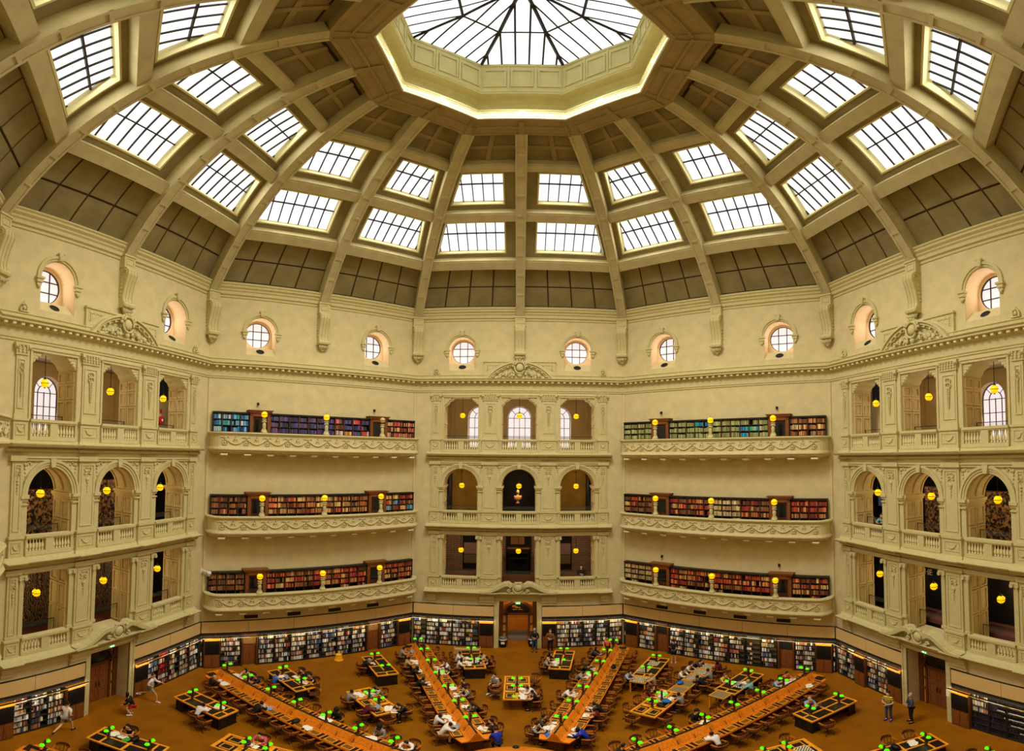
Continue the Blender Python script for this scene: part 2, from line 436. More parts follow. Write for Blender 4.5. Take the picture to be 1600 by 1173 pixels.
for k in range(-3, 5):
    for h in (-1, 1):
        def uu(fr, h=h): return lambda r: h * fr(r)
        mid0 = uu(lambda r: 0.0); cor = uu(lambda r: r * T8); e0 = uu(lambda r: EDGE_M); e1 = uu(lambda r: r * T8 - EDGE_C)
        for a0, a1 in ((37.5, SKY[0][0]), (SKY[0][1], SKY[1][0]), (SKY[1][1], 73.6)): facequad(base, k, a0, a1, RP, mid0, cor)
        for a0, a1 in SKY:
            facequad(base, k, a0, a1, RP, mid0, e0); facequad(base, k, a0, a1, RP, e1, cor)
        # boarded panels: lower 2 x 4, upper 2 x 2
        for (a0, a1, nr, nc) in ((39.2, 47.0, 2, 4), (67.4, 72.6, 2, 2)):
            for i in range(nr):
                for j in range(nc):
                    t0 = a0 + (a1 - a0) * i / nr; t1 = a0 + (a1 - a0) * (i + 1) / nr
                    f0 = lambda r, j=j, nc=nc, h=h: h * (.3 + (r * T8 - .6) * j / nc + .05)
                    f1 = lambda r, j=j, nc=nc, h=h: h * (.3 + (r * T8 - .6) * (j + 1) / nc - .05)
                    boxpatch(boards, k, t0 + .14, t1 - .14, RP - .06, RP, f0, f1)
dome = ob('ceiling', base.mesh('dome', PANELM), kind='structure')
dome.data.materials[0] = PANELM
ob('panel', boards.mesh('dome_boards', PANELM), dome)
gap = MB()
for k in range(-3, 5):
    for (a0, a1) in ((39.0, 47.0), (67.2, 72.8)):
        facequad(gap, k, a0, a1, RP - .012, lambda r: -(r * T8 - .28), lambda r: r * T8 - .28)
ob('joint', gap.mesh('dome_joints', GROOVE_SHADE), dome)  # dark sheet behind the boards paints the groove shade
up = MB()
for k in range(-3, 5):
    for h in (-1, 1):
        f0 = lambda r, h=h: h * (r * T8 * .5 - .12); f1 = lambda r, h=h: h * (r * T8 * .5 + .12)
        boxpatch(up, k, 67.4, 72.6, RP - .13, RP, f0, f1)
        boxpatch(up, k, 69.75, 70.3, RP - .12, RP, lambda r, h=h: h * .3, lambda r, h=h: h * (r * T8 - .3))
ob('rail', up.mesh('dome_rails', RINGM), dome)

# cross beams and ribs
nt = 3
for a0, a1 in ((47.1, 48.6), (56.5, 57.9), (66.1, 67.3)):
    for k in range(-3, 5):
        nt += 1; m = MB()
        boxpatch(m, k, a0, a1, RP - .55, RP + .02, lambda r: -r * T8, lambda r: r * T8, steps=1)
        boxpatch(m, k, a1 - .05, a1 + .25, RP - .5, RP + .02, lambda r: -r * T8, lambda r: r * T8, steps=1)
        ob('trim_%d' % nt, m.mesh('dome_beam', RIBM), kind='structure')
def rib_mesh(corner):
    m = MB(); q = 1 / cos(pi / 8) if corner else 1.0; w = .31
    ths = [37.3 + (73.6 - 37.3) * i / 26 for i in range(27)]
    def P(u, th, rad):
        r, z = dp(th, rad); return (u, r * q, z)
    def strip(u0, u1, r0, r1, ths):
        vs = []; fs = []
        for th in ths: vs += [P(u0, th, r0), P(u1, th, r0), P(u1, th, r1), P(u0, th, r1)]
        for i in range(len(ths) - 1):
            b = 4 * i; fs += [(b, b + 1, b + 5, b + 4), (b + 1, b + 2, b + 6, b + 5), (b + 2, b + 3, b + 7, b + 6), (b + 3, b, b + 4, b + 7)]
        fs += [(0, 3, 2, 1), (4 * len(ths) - 4, 4 * len(ths) - 3, 4 * len(ths) - 2, 4 * len(ths) - 1)]
        m.add(vs, fs)
    strip(-w, w, RB + .03, RP + .1, ths)
    strip(-w, -w + .12, RB - .01, RB + .04, ths); strip(w - .12, w, RB - .01, RB + .04, ths)
    t = 38.2
    while t < 73.3:
        strip(-w, w, RB - .01, RB + .04, [t, t + .35]); t += 3.9
    return m.mesh('dome_rib', RIBM)
for i in range(-7, 9):
    nt += 1
    ob('trim_%d' % nt, cached(('rib', abs(i) % 2), lambda: rib_mesh(abs(i) % 2)), None, (0, 0, 0), -radians(22.5 * i), 'structure')

# skylights
def sky_parts(lvl, h):
    a0, a1 = SKY[lvl]; lo = lambda r: h * EDGE_M; hi = lambda r: h * (r * T8 - EDGE_C)
    fr = MB()
    for (u0, u1) in ((lo, lambda r: h * (EDGE_M + .09)), (lambda r: h * (r * T8 - EDGE_C - .09), hi)): boxpatch(fr, 0, a0, a1, RP - .05, RP + .42, u0, u1)
    for (t0, t1) in ((a0, a0 + .22), (a1 - .22, a1)): boxpatch(fr, 0, t0, t1, RP - .05, RP + .42, lo, hi, steps=1)
    bars = MB(); ri = RP + .3; ro = RP + .38
    n = 0; u = EDGE_M + .09 + .56
    while u < 7:
        # a bar exists where it lies inside the trapezium
        t1 = a1 - .1
        while t1 > a0 and dp(t1, RP)[0] * T8 - EDGE_C - .05 < u: t1 -= .25
        if t1 <= a0 + .5: break
        boxpatch(bars, 0, a0 + .1, t1, ri, ro, lambda r, u=u: h * (u - .028), lambda r, u=u: h * (u + .028), steps=2); u += .6
    mm = (a0 + a1) / 2 + .35
    boxpatch(bars, 0, mm, mm + .16, ri - .02, ro, lo, hi, steps=1)
    gl = MB(); facequad(gl, 0, a0, a1, RP + .4, lo, hi)
    return fr.mesh('skylight_frame', FRAMEM), bars.mesh('glazing_bars', BAR), gl.mesh('pane', SKYGLASS)
for lvl in (0, 1):
    for h in (-1, 1):
        fr, bars, gl = sky_parts(lvl, h)
        for k in range(-3, 5):
            wn += 1
            w = ob('window_%d' % wn, fr, None, (0, 0, 0), face_rz(k), 'structure')
            ob('glazing_bars', bars, w); ob('pane', gl, w)

# ring beam, cove, drum and the glass cone at the crown
m = MB()
oct_sweep(m, [(7.4, 31.9), (6.3, 31.9), (6.22, 31.12), (6.05, 31.1), (6.05, 31.13), (4.95, 31.17), (4.95, 31.14), (4.76, 31.14)])
nt += 1; ringo = ob('trim_%d' % nt, m.mesh('ring_beam', RINGM), kind='structure')
m = MB()
for j in range(8):
    a = radians(45 * j)
    for u in (-1.9, 0, 1.9): 
        M = Matrix.Rotation(-a, 4, 'Z')
        ww = .14 if u == 0 else .05
        m.add([((u if u == 0 else u * .98) - ww, 4.95, 31.10), (u + ww, 4.95, 31.10), (u * 1.2 + ww, 6.1, 31.06), (u * 1.2 - ww, 6.1, 31.06)], [(0, 1, 2, 3)], 0, M)
    M = Matrix.Rotation(-a, 4, 'Z'); m.box(-2.2, 2.2, 5.45, 5.53, 31.06, 31.16, 0, M)
ob('moulding', m.mesh('ring_moulding', RINGM), ringo)
m = MB()
oct_sweep(m, [(4.76, 31.14), (4.70, 31.16), (4.70, 31.24), (4.74, 31.26), (4.74, 31.66), (4.68, 31.7), (4.68, 31.78), (4.86, 31.8), (5.02, 31.95), (5.08, 32.15), (5.02, 32.4), (4.82, 32.58), (4.5, 32.66), (4.36, 32.66), (4.36, 32.76), (4.33, 32.8), (4.33, 32.98), (4.38, 33.0), (4.38, 34.74), (4.33, 34.78), (4.33, 34.95), (4.6, 35.05)])
nt += 1; drum = ob('trim_%d' % nt, m.mesh('drum', DRUMM), kind='structure')
m = MB()
for j in range(8):
    M = Matrix.Rotation(-radians(45 * j), 4, 'Z')
    for c in (-1.2, 0, 1.2):
        for (x0, x1, z0, z1) in ((c - .5, c + .5, 34.4, 34.5), (c - .5, c + .5, 33.15, 33.25), (c - .5, c - .42, 33.25, 34.4), (c + .42, c + .5, 33.25, 34.4)):
            m.box(x0, x1, 4.32, 4.40, z0, z1, 0, M)
    for c in (-.6, .6): m.box(c - .05, c + .05, 4.34, 4.40, 33.0, 34.75, 0, M)
    m.box(-1.8, -.3, 4.7, 4.76, 31.34, 31.38, 0, M); m.box(.3, 1.8, 4.7, 4.76, 31.34, 31.38, 0, M)
    m.box(-1.8, -.3, 4.7, 4.76, 31.58, 31.62, 0, M); m.box(.3, 1.8, 4.7, 4.76, 31.58, 31.62, 0, M); m.box(-.14, .14, 4.68, 4.76, 31.3, 31.66, 0, M)
ob('panel_frames', m.mesh('drum_panels', DRUMM), drum)
CONE = [(4.42, 34.98), (2.25, 35.5), (0.02, 36.75)]
m = MB(); oct_sweep(m, CONE)
wn += 1; crown = ob('window_%d' % wn, m.mesh('crown_glass', SKYGLASS), kind='structure')
m = MB()
def cone_z(r):
    (r0, z0), (r1, z1), (r2, z2) = CONE
    return z0 + (z1 - z0) * (r0 - r) / (r0 - r1) if r > r1 else z1 + (z2 - z1) * (r1 - r) / (r1 - r2)
for j in range(8):
    M = Matrix.Rotation(-radians(45 * j), 4, 'Z')
    for u in (-1.5, -.9, -.3, .3, .9, 1.5):
        rt = max(abs(u) / T8 + .02, .6); pts = [(u, 4.40, cone_z(4.40) - .05)] + ([(u, 2.25, cone_z(2.25) - .05)] if rt < 2.25 else []) + [(u, rt, cone_z(rt) - .05)]
        m.tube(pts, .042, 4, 0, M)
    q = 1 / cos(pi / 8); M2 = Matrix.Rotation(-radians(45 * j + 22.5), 4, 'Z')
    m.tube([(0, 4.42 * q, 34.93), (0, 2.25 * q, 35.45), (0, .05, 36.7)], .08, 4, 0, M2)
    m.tube([(-2.25 * T8, 2.25, 35.44), (2.25 * T8, 2.25, 35.44)], .055, 4, 0, M)
ob('glazing_bars', m.mesh('crown_bars', BAR), crown)
# ------------------------------------------------------------------ arcaded walls: orders, courses, doors, galleries
def mir(f):
    for sx in (-1, 1): f(sx)
def bx(m, sx, x0, x1, *a, **k): m.box(min(sx * x0, sx * x1), max(sx * x0, sx * x1), *a, **k)

def course(z_list, half, dmax, name):
    """moulded string course with breaks forward over the pilasters; z_list [(z, depth)]"""
    m = MB()
    def run(x0, x1, add):
        prof = [(-(d + add), z) for z, d in z_list]
        poly = [(0.02, z_list[0][0])] + prof + [(0.02, z_list[-1][0])]
        m.prism(poly, x0, x1, 'x')
    run(-half, half, 0.0)
    for x0, x1 in ((-half - .08, -5.38), (-2.62, -1.4), (1.4, 2.62), (5.38, half + .08)): run(x0, x1, .09)
    return m.mesh(name, ORN)
C_TOP = [(13.62, .04), (13.66, .14), (13.76, .16), (13.77, .06), (13.83, .08), (13.86, .42), (13.94, .48), (13.98, .5), (14.0, .12), (14.12, .1)]
C_MID = [(8.66, .04), (8.70, .14), (8.79, .16), (8.80, .06), (8.86, .08), (8.89, .44), (8.96, .52), (9.0, .54), (9.03, .14), (9.16, .1)]
C_LOW = [(3.98, .05), (4.04, .16), (4.11, .2), (4.12, .08), (4.18, .1), (4.21, .48), (4.28, .56), (4.33, .58), (4.36, .18), (4.48, .1)]
def archi(z, half):
    m = MB(); m.box(-half, half, -.1, .02, z - .16, z - .05); m.box(-half, half, -.15, .02, z - .05, z + .03)
    for x0, x1 in ((-half - .03, -5.42), (-2.58, -1.44), (1.44, 2.58), (5.42, half + .03)): m.box(x0, x1, -.2, .02, z - .17, z + .05)
    return m
def spandrels():
    """arch archivolts, imposts, keystones, spandrel frames for the three arches"""
    m = MB()
    for c in (-4.0, 0, 4.0):
        for r0, r1, d in ((1.19, 1.3, .05), (1.3, 1.41, .09), (1.41, 1.52, .14)):
            a = arc(c, 11.8, r0, 0, 180, 22); b = arc(c, 11.8, r1, 0, 180, 22); m.prism(a + b[::-1], -d, .01, 'y')
        for sx in (-1, 1):
            x0, x1 = sorted((c + sx * 1.17, c + sx * 1.58))
            m.box(x0, x1, -.16, .3, 11.66, 11.8); m.box(min(x0, x1) + .02, x1 - .02, -.1, .3, 11.56, 11.66); m.box(x0 + .02, x1 - .02, -.12, .3, 11.38, 11.44)
            x0, x1 = sorted((c + sx * 1.2, c + sx * 1.46)); m.box(x0, x1, -.05, .02, 9.95, 11.4)
        m.prism([(c - .1, 12.98), (c + .1, 12.98), (c + .16, 13.36), (c - .16, 13.36)], -.2, .02, 'y')
    return m.mesh('archivolts', ORN)
def spandrel_relief():
    m = MB()
    rnd = random.Random(4)
    for c in (-4.0, 0, 4.0):
        for sx in (-1, 1):
            # triangular frame with leafy scroll
            cx, cz = c + sx * 1.18, 13.05
            pts = [(c + sx * 1.42, 13.28), (c + sx * .55, 13.28)]
            for i in range(5):
                t = i / 4
                px = c + sx * (1.36 - .55 * t * .8); pz = 13.2 - .1 * (i % 2) - (.0 if t > .2 else .1)
                m.ball((px, -.02, pz), .075 - .01 * i, 6, 4, sy=.6)
            for i in range(4): m.ball((c + sx * (1.38 - .02 * i), -.02, 13.1 - .17 * i), .065 - .008 * i, 6, 4, sy=.6)
            p = [(c + sx * (1.3 - .22 * cos(a * .5) * (1 - a / 9)), -.03, 13.06 + .16 * sin(a * .9) * (1 - a / 9)) for a in range(8)]
            m.tube(p, .028, 4)
    return m.mesh('spandrel_relief', ORN, True)
def ionic():
    m = MB()
    for c in (-4.0, 0, 4.0):
        for sx in (-1, 1):
            x0, x1 = sorted((c + sx * 1.2, c + sx * 1.42)); m.box(x0, x1, -.06, .02, 5.4, 8.1)
            xa, xb = sorted((c + sx * 1.08, c + sx * 1.5)); m.box(xa, xb, -.16, .02, 8.24, 8.32); m.box(xa + .05, xb - .05, -.12, .02, 8.1, 8.24)
            for x in (xa + .07, xb - .07):
                M = Matrix.Translation((x, -.14, 8.17)) @ Matrix.Rotation(pi / 2, 4, 'X'); m.lathe([(.09, -.02), (.09, .05)], 10, mi=0, M=M)
            x0, x1 = sorted((c + sx * 1.16, c + sx * 1.46)); m.box(x0, x1, -.1, .02, 5.36, 5.5)
        m.box(c - 1.22, c + 1.22, -.05, .12, 8.34, 8.42)
    return m.mesh('ionic_jambs', ORN)
def f3_frames():
    m = MB()
    for c in (-4.0, 0, 4.0):
        m.box(c - 1.3, c + 1.3, -.06, .06, 17.9, 18.02); m.box(c - 1.36, c + 1.36, -.1, .03, 18.02, 18.08)
        for sx in (-1, 1):
            x0, x1 = sorted((c + sx * 1.21, c + sx * 1.32)); m.box(x0, x1, -.06, .06, 14.95, 17.92)
    return m.mesh('opening_frames', ORN)
def corbels():
    """scalloped carved corners under the head of each top opening"""
    m = MB()
    for c in (-4.0, 0, 4.0):
        for sx in (-1, 1):
            for i in range(5):
                for j in range(5 - i):
                    m.ball((c + sx * (1.2 - .13 * i), .08 + .0, 17.88 - .12 * j), .085, 6, 4)
            m.prism([(c + sx * 1.22, 17.94), (c + sx * .6, 17.94), (c + sx * .72, 17.8), (c + sx * .95, 17.68), (c + sx * 1.08, 17.48), (c + sx * 1.22, 17.35)][::sx], .03, 1.3, 'y')
    return m.mesh('corbels', ORN, False)
def reveal_panels():
    """joinery panelling on the jambs of every opening"""
    m = MB()
    def pan(x, sx, y0, y1, z0, z1):
        t = .06; w = .08
        for (a, b, c, d) in ((y0, y1, z0, z0 + w), (y0, y1, z1 - w, z1), (y0, y0 + w, z0 + w, z1 - w), (y1 - w, y1, z0 + w, z1 - w)):
            m.box(min(x, x - sx * t), max(x, x - sx * t), a, b, c, d)
        m.box(min(x, x - sx * .018), max(x, x - sx * .018), y0 + .15, y1 - .15, z0 + .15, z1 - .15)
    for c in (-4.0, 0, 4.0):
        for sx in (-1, 1):
            x3 = c + sx * 1.22
            for y0, y1 in ((.12, .68), (.72, 1.28)):
                for z0, z1 in ((15.0, 16.0), (16.05, 16.75), (16.8, 17.3)): pan(x3, sx, y0, y1, z0, z1)
                for z0, z1 in ((9.4, 10.55), (10.6, 11.45)): pan(c + sx * 1.2, sx, y0, y1, z0, z1)
                for z0, z1 in ((4.7, 6.3), (6.35, 7.5), (7.55, 8.3)): pan(c + sx * 1.2, sx, y0, y1, z0, z1)
            x = c + sx * 1.2
            m.box(min(x, x - sx * .08), max(x, x - sx * .08), .0, 1.35, 11.55, 11.66); m.box(min(x, x - sx * .14), max(x, x - sx * .14), .0, 1.38, 11.66, 11.8)
        for y in (.1, .62, 1.2):
            a = arc(c, 11.8, 1.2, 4, 176, 16); b = arc(c, 11.8, 1.14, 4, 176, 16); m.prism(a + b[::-1], y, y + .09, 'y')
    return m.mesh('reveal_panelling', mat('reveal_paint', (204, 180, 122), .75))
def ped_blocks():
    m = MB()
    for z0, z1, hh in ((14.12, 15.02, 6.1), (9.16, 10.07, 6.1), (4.48, 5.38, 6.1)):
        for x0, x1 in ((-hh, -5.42), (-2.55, -1.45), (1.45, 2.55), (5.42, hh)):
            m.box(x0, x1, -.16, .02, z0, z1 - .1); m.box(x0 - .04, x1 + .04, -.22, .02, z1 - .1, z1)
            # recessed tablet
            for (a, b, c, d) in ((x0 + .1, x1 - .1, z0 + .2, z0 + .24), (x0 + .1, x1 - .1, z1 - .26, z1 - .22), (x0 + .1, x0 + .14, z0 + .24, z1 - .26), (x1 - .14, x1 - .1, z0 + .24, z1 - .26)): m.box(a, b, -.185, -.15, c, d)
            mx = (x0 + x1) / 2; w = (x1 - x0) * .24
            m.tube([(mx - w, -.17, z0 + .55), (mx - w * .6, -.18, z0 + .4), (mx, -.19, z0 + .34), (mx + w * .6, -.18, z0 + .4), (mx + w, -.17, z0 + .55)], .035, 5)
    return m.mesh('pedestal_blocks', ORN)
def base_brackets():
    m = MB()
    for x0, x1 in ((-6.2, -5.6), (-2.6, -1.6), (1.6, 2.6), (5.6, 6.2)):
        for i, (z0, z1, d) in enumerate(((3.78, 4.02, .28), (3.55, 3.76, .2), (3.34, 3.53, .12))): m.box(x0, x1, -d, .02, z0, z1); m.box(x0 + .02, x1 - .02, -d + .04, .02, z0 - .03, z0)
    m.box(-6.2, 6.2, -.05, .02, 3.86, 4.0); m.box(-6.2, 6.2, -.03, .02, 3.6, 3.66)
    return m.mesh('stepped_brackets', ORN)
def door_frame():
    m = MB()
    for sx in (-1, 1):
        bx(m, sx, 1.3, 1.58, -.06, .05, 0, 3.65); bx(m, sx, 1.5, 1.6, -.1, .02, 0, 3.7)
    m.box(-1.6, 1.6, -.06, .05, 3.63, 3.86); m.box(-1.66, 1.66, -.12, .02, 3.78, 3.86)
    return m.mesh('door_architrave', ORN)
def band_board():
    m = MB()
    for a, b in ((-HALF + .06, -1.62), (1.62, HALF - .06)):
        n = 2
        for i in range(n):
            x0 = a + (b - a) * i / n + .012; x1 = a + (b - a) * (i + 1) / n - .012
            m.box(x0, x1, -.07, .0, 2.46, 3.2)
    return m.mesh('fascia_board', BAND)
def band_board_d():
    m = MB()
    for i in range(5):
        a = -HALF + .06; b = HALF - .06; x0 = a + (b - a) * i / 5 + .012; x1 = a + (b - a) * (i + 1) / 5 - .012
        m.box(x0, x1, -.07, .0, 2.46, 3.2)
    return m.mesh('fascia_board', BAND)
def gapline(diag):
    m = MB()
    for a, b in (((-HALF, HALF),) if diag else ((-HALF, -1.6), (1.6, HALF))):
        m.box(a + .02, b - .02, -.045, .0, 3.2, 3.255); m.box(a + .02, b - .02, -.05, .0, 2.17, 2.46)  # black seam line above the board, black fascia below it
        m.box(a + .02, a + .07, -.05, 0, 2.4, 3.25); m.box(b - .07, b - .02, -.05, 0, 2.4, 3.25)
    return m.mesh('shadow_gap', BLACKW)
def gallery(level, k):
    """walls, floor and soffit of the gallery behind one row of openings"""
    z0, z1 = {3: (14.02, 18.6), 2: (9.05, 13.75), 1: (4.36, 8.75)}[level]
    yb = {3: 6.0, 2: 5.0, 1: 4.6}[level]
    m = MB()   # 0 wall, 1 floor, 2 soffit
    m.add([(-7, 1.3, z0), (7, 1.3, z0), (7, yb, z0), (-7, yb, z0)], [(0, 1, 2, 3)], 1)
    m.add([(-7, .0, z0 - .0), (7, .0, z0), (7, 1.3, z0), (-7, 1.3, z0)], [(0, 1, 2, 3)], 1)
    m.add([(-7, 1.3, z1), (7, 1.3, z1), (7, yb, z1), (-7, yb, z1)], [(0, 3, 2, 1)], 2)
    for x in (-7, 7): m.add([(x, 1.3, z0), (x, yb, z0), (x, yb, z1), (x, 1.3, z1)], [(0, 1, 2, 3)], 0)
    if level != 3: m.add([(-7, yb, z0), (7, yb, z0), (7, yb, z1), (-7, yb, z1)], [(0, 1, 2, 3)], 0)
    else:
        out = rect(-7, 7, z0, z1); holes = []
        for c in (-3.2, 0, 3.2): holes.append([(c - .95, 14.5), (c + .95, 14.5)] + arc(c, 16.9, .95, 0, 180, 16))
        lists = [[Vector((a, b, 0)) for a, b in p] for p in [out] + holes]
        m.add([(a, yb, b) for p in [out] + holes for a, b in p], [tuple(t) for t in tessellate_polygon(lists)], 0)
        for h in holes:
            n = len(h); m.add([(a, yb, b) for a, b in h] + [(a, yb + .45, b) for a, b in h], [(i, (i + 1) % n, n + (i + 1) % n, n + i) for i in range(n)], 3)
        for x in (-1.6, 1.6, -5.4, 5.4): m.box(x - .12, x + .12, yb - .14, yb, z0, z1, 0)
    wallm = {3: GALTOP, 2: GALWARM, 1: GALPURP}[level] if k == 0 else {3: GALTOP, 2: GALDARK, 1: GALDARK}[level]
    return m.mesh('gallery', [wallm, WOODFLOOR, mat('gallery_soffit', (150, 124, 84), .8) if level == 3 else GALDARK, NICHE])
def gal_windows():
    fr = MB(); gl = MB()
    y = 6.42
    c = 0
    shape = [(c - .93, 14.5), (c + .93, 14.5)] + arc(c, 16.9, .93, 0, 180, 16)
    gl.add([(a, y + .03, b) for a, b in shape], [tuple(range(len(shape)))])
    for x in (-.45, 0, .45): fr.box(x - .02, x + .02, y - .03, y + .02, 14.5, 16.95)
    for z in (15.3, 16.1, 16.9): fr.box(-.93, .93, y - .03, y + .02, z - .02, z + .02)
    for r in (.45, .91):
        a = arc(0, 16.9, r - .02, 0, 180, 14); b = arc(0, 16.9, r + .02, 0, 180, 14); fr.prism(a + b[::-1], y - .03, y + .02, 'y')
    for a in (45, 90, 135): fr.tube([(.45 * cos(radians(a)), y, 16.9 + .45 * sin(radians(a))), (.93 * cos(radians(a)), y, 16.9 + .93 * sin(radians(a)))], .022, 4)
    for x in (-.92, .92): fr.box(x - .025, x + .025, y - .03, y + .02, 14.5, 16.9)
    return fr.mesh('window_frame', BAR), gl.mesh('pane', WINGLASS)

GWF, GWP = gal_windows()
tn = 40
for k in (0, -2, 2):
    L = face_loc(k); Z = face_rz(k); W = WALLS[k]
    for key, fn in (('ct', lambda: course(C_TOP, 6.28, 0, 'course')), ('cm', lambda: course(C_MID, 6.28, 0, 'course')), ('cl', lambda: course(C_LOW, 6.3, 0, 'course')),
                    ('ar2', lambda: archi(13.42, 6.15).mesh('architrave', ORN)), ('ar1', lambda: archi(8.56, 6.15).mesh('architrave', ORN)),
                    ('sp', spandrels), ('sr', spandrel_relief), ('io', ionic), ('f3', f3_frames), ('co', corbels), ('rp', reveal_panels), ('pb', ped_blocks), ('bb', base_brackets), ('df', door_frame), ('bd', band_board), ('gl', lambda: gapline(False))):
        tn += 1
        me = cached(key, fn); ob('trim_%d' % tn, me, None, L, Z, 'structure')
    for lv in (1, 2, 3):
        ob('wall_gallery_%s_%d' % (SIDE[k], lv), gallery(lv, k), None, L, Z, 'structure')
    for c in (-3.2, 0, 3.2):
        wn += 1; w = ob('window_%d' % wn, GWF, None, face_pt(k, c, 0, 0), Z, 'structure'); ob('pane', GWP, w)
for k in (-1, 1):
    tn += 1; ob('trim_%d' % tn, cached('bdd', band_board_d), None, face_loc(k), face_rz(k), 'structure')
    tn += 1; ob('trim_%d' % tn, cached('gld', lambda: gapline(True)), None, face_loc(k), face_rz(k), 'structure')
    m = MB()   # plain plaster recess lines beside the balconies
    for x in (-HALF + .03, HALF - .2): m.box(x, x + .17, -.06, .01, 3.26, 18.2)
    tn += 1; ob('trim_%d' % tn, cached('strip', lambda: m.mesh('corner_strip', PLASTER)), None, face_loc(k), face_rz(k), 'structure')

# pilasters: capital, shaft and relief are parts
def pil_top(w):
    a = MB(); a.box(-w / 2, w / 2, -.1, .02, 15.02, 15.2); a.box(-w / 2 + .03, w / 2 - .03, -.08, .02, 15.2, 17.66)
    iw = w / 2 - .12
    for (x0, x1, z0, z1) in ((-iw, iw, 15.42, 15.47), (-iw, iw, 17.44, 17.49), (-iw, -iw + .05, 15.47, 17.44), (iw - .05, iw, 15.47, 17.44)): a.box(x0, x1, -.115, -.07, z0, z1)
    b = MB(); b.box(-w / 2 - .02, w / 2 + .02, -.13, .02, 17.66, 17.74); b.prism([(-w / 2, 17.74), (w / 2, 17.74), (w / 2 + .08, 18.06), (-w / 2 - .08, 18.06)], -.14, .02, 'y'); b.box(-w / 2 - .1, w / 2 + .1, -.2, .02, 18.06, 18.16)
    n = max(3, int(w / .16))
    for i in range(n):
        x = -w / 2 + w * (i + .5) / n
        for z, r in ((17.8, .05), (17.9, .06), (18.0, .065)): b.ball((x, -.16, z), r, 6, 4)
    for sx in (-1, 1): b.ball((sx * (w / 2 + .03), -.17, 17.99), .09, 8, 5)
    c = MB()
    s = min(1, w / .95)
    c.tube([(.16 * s * sin(t), -.12, 17.2 + .12 * cos(t)) for t in [i * pi / 6 for i in range(13)]], .03, 5)
    c.tube([(.16 * s * sin(t), -.12, 16.98 + .12 * cos(t)) for t in [i * pi / 6 for i in range(13)]], .03, 5)
    for i in range(12):
        z = 16.82 - .075 * i; r = .08 * s * (1 - .035 * i)
        for sx in (-1, 1): c.ball((sx * r * .8, -.12, z), r * .55, 6, 4)
    c.tube([(0, -.13, 17.3), (0, -.13, 15.9)], .02, 4)
    return a, b, c
def pil_low(w, z0, z1):
    a = MB(); a.box(-w / 2, w / 2, -.12, .02, z0, z0 + .14); a.box(-w / 2 + .02, w / 2 - .02, -.1, .02, z0 + .14, z1)
    iw = w / 2 - .12
    for (x0, x1, q0, q1) in ((-iw, iw, z0 + .2, z0 + .25), (-iw, iw, z1 - .24, z1 - .19), (-iw, -iw + .045, z0 + .25, z1 - .24), (iw - .045, iw, z0 + .25, z1 - .24)): a.box(x0, x1, -.135, -.09, q0, q1)
    c = MB(); s = min(1, w / .95); z = z1 - .45
    for sx in (-1, 1):
        c.tube([(sx * .03, -.13, z + .1), (sx * .12 * s, -.13, z + .14), (sx * .2 * s, -.13, z + .05), (sx * .16 * s, -.13, z - .06), (sx * .06, -.13, z - .04)], .025, 5)
        c.tube([(sx * .04, -.13, z - .12), (sx * .14 * s, -.13, z - .2), (sx * .22 * s, -.13, z - .14)], .025, 5)
    c.ball((0, -.13, z - .42), .1 * s, 8, 6, sy=.6); c.ball((0, -.13, z - .55), .06, 6, 4, sy=.6)
    for i in range(3): c.ball((0, -.13, z - .7 - .14 * i), .045 - .008 * i, 6, 4, sy=.6)
    c.tube([(0, -.12, z - .05), (0, -.12, z - 1.0)], .014, 4)
    return a, c
for k in (0, -2, 2):
    for x, w in ((-5.77, .58), (-2.0, 1.0), (2.0, 1.0), (5.77, .58)):
        kk = ('pt', w)
        ms = cached(kk, lambda: [q.mesh('pil', ORN, False) for q in pil_top(w)])
        p = ob('pilaster', ms[0], None, face_pt(k, x, 0, 0), face_rz(k), 'structure')
        ob('capital', ms[1], p); ob('relief_drop', ms[2], p)
        for z0, z1 in ((10.08, 13.3), (5.4, 8.42)):
            ms2 = cached(('pl', w, z0), lambda: [q.mesh('pil', ORN, False) for q in pil_low(w, z0, z1)])
            p = ob('pilaster', ms2[0], None, face_pt(k, x, 0, 0), face_rz(k), 'structure'); ob('relief_drop', ms2[1], p)

# finials above the outer pilasters
def finial_mesh():
    m = MB(); m.box(-.2, .2, -.17, -.02, 19.5, 19.56); m.tube([(-.15, -.1, 19.56), (-.16, -.1, 19.72), (-.1, -.1, 19.84), (0, -.1, 19.9), (.1, -.1, 19.84), (.16, -.1, 19.72), (.15, -.1, 19.56)], .045, 6); m.ball((0, -.1, 19.7), .09, 8, 6, sy=.6); m.ball((0, -.1, 19.95), .05, 8, 5)
    return m.mesh('finial', ORN, True)
for k in (0, -2, 2):
    for i, x in enumerate((-5.77, 5.77)):
        e = ob('cornice_finial', cached('fin', finial_mesh), None, face_pt(k, x, 0, 0), face_rz(k))
        thing(e, 'small cream plaster finial on the cornice over the %s outer pilaster of the %s' % (('left-hand', 'right-hand')[i], FN[k]), 'finial')

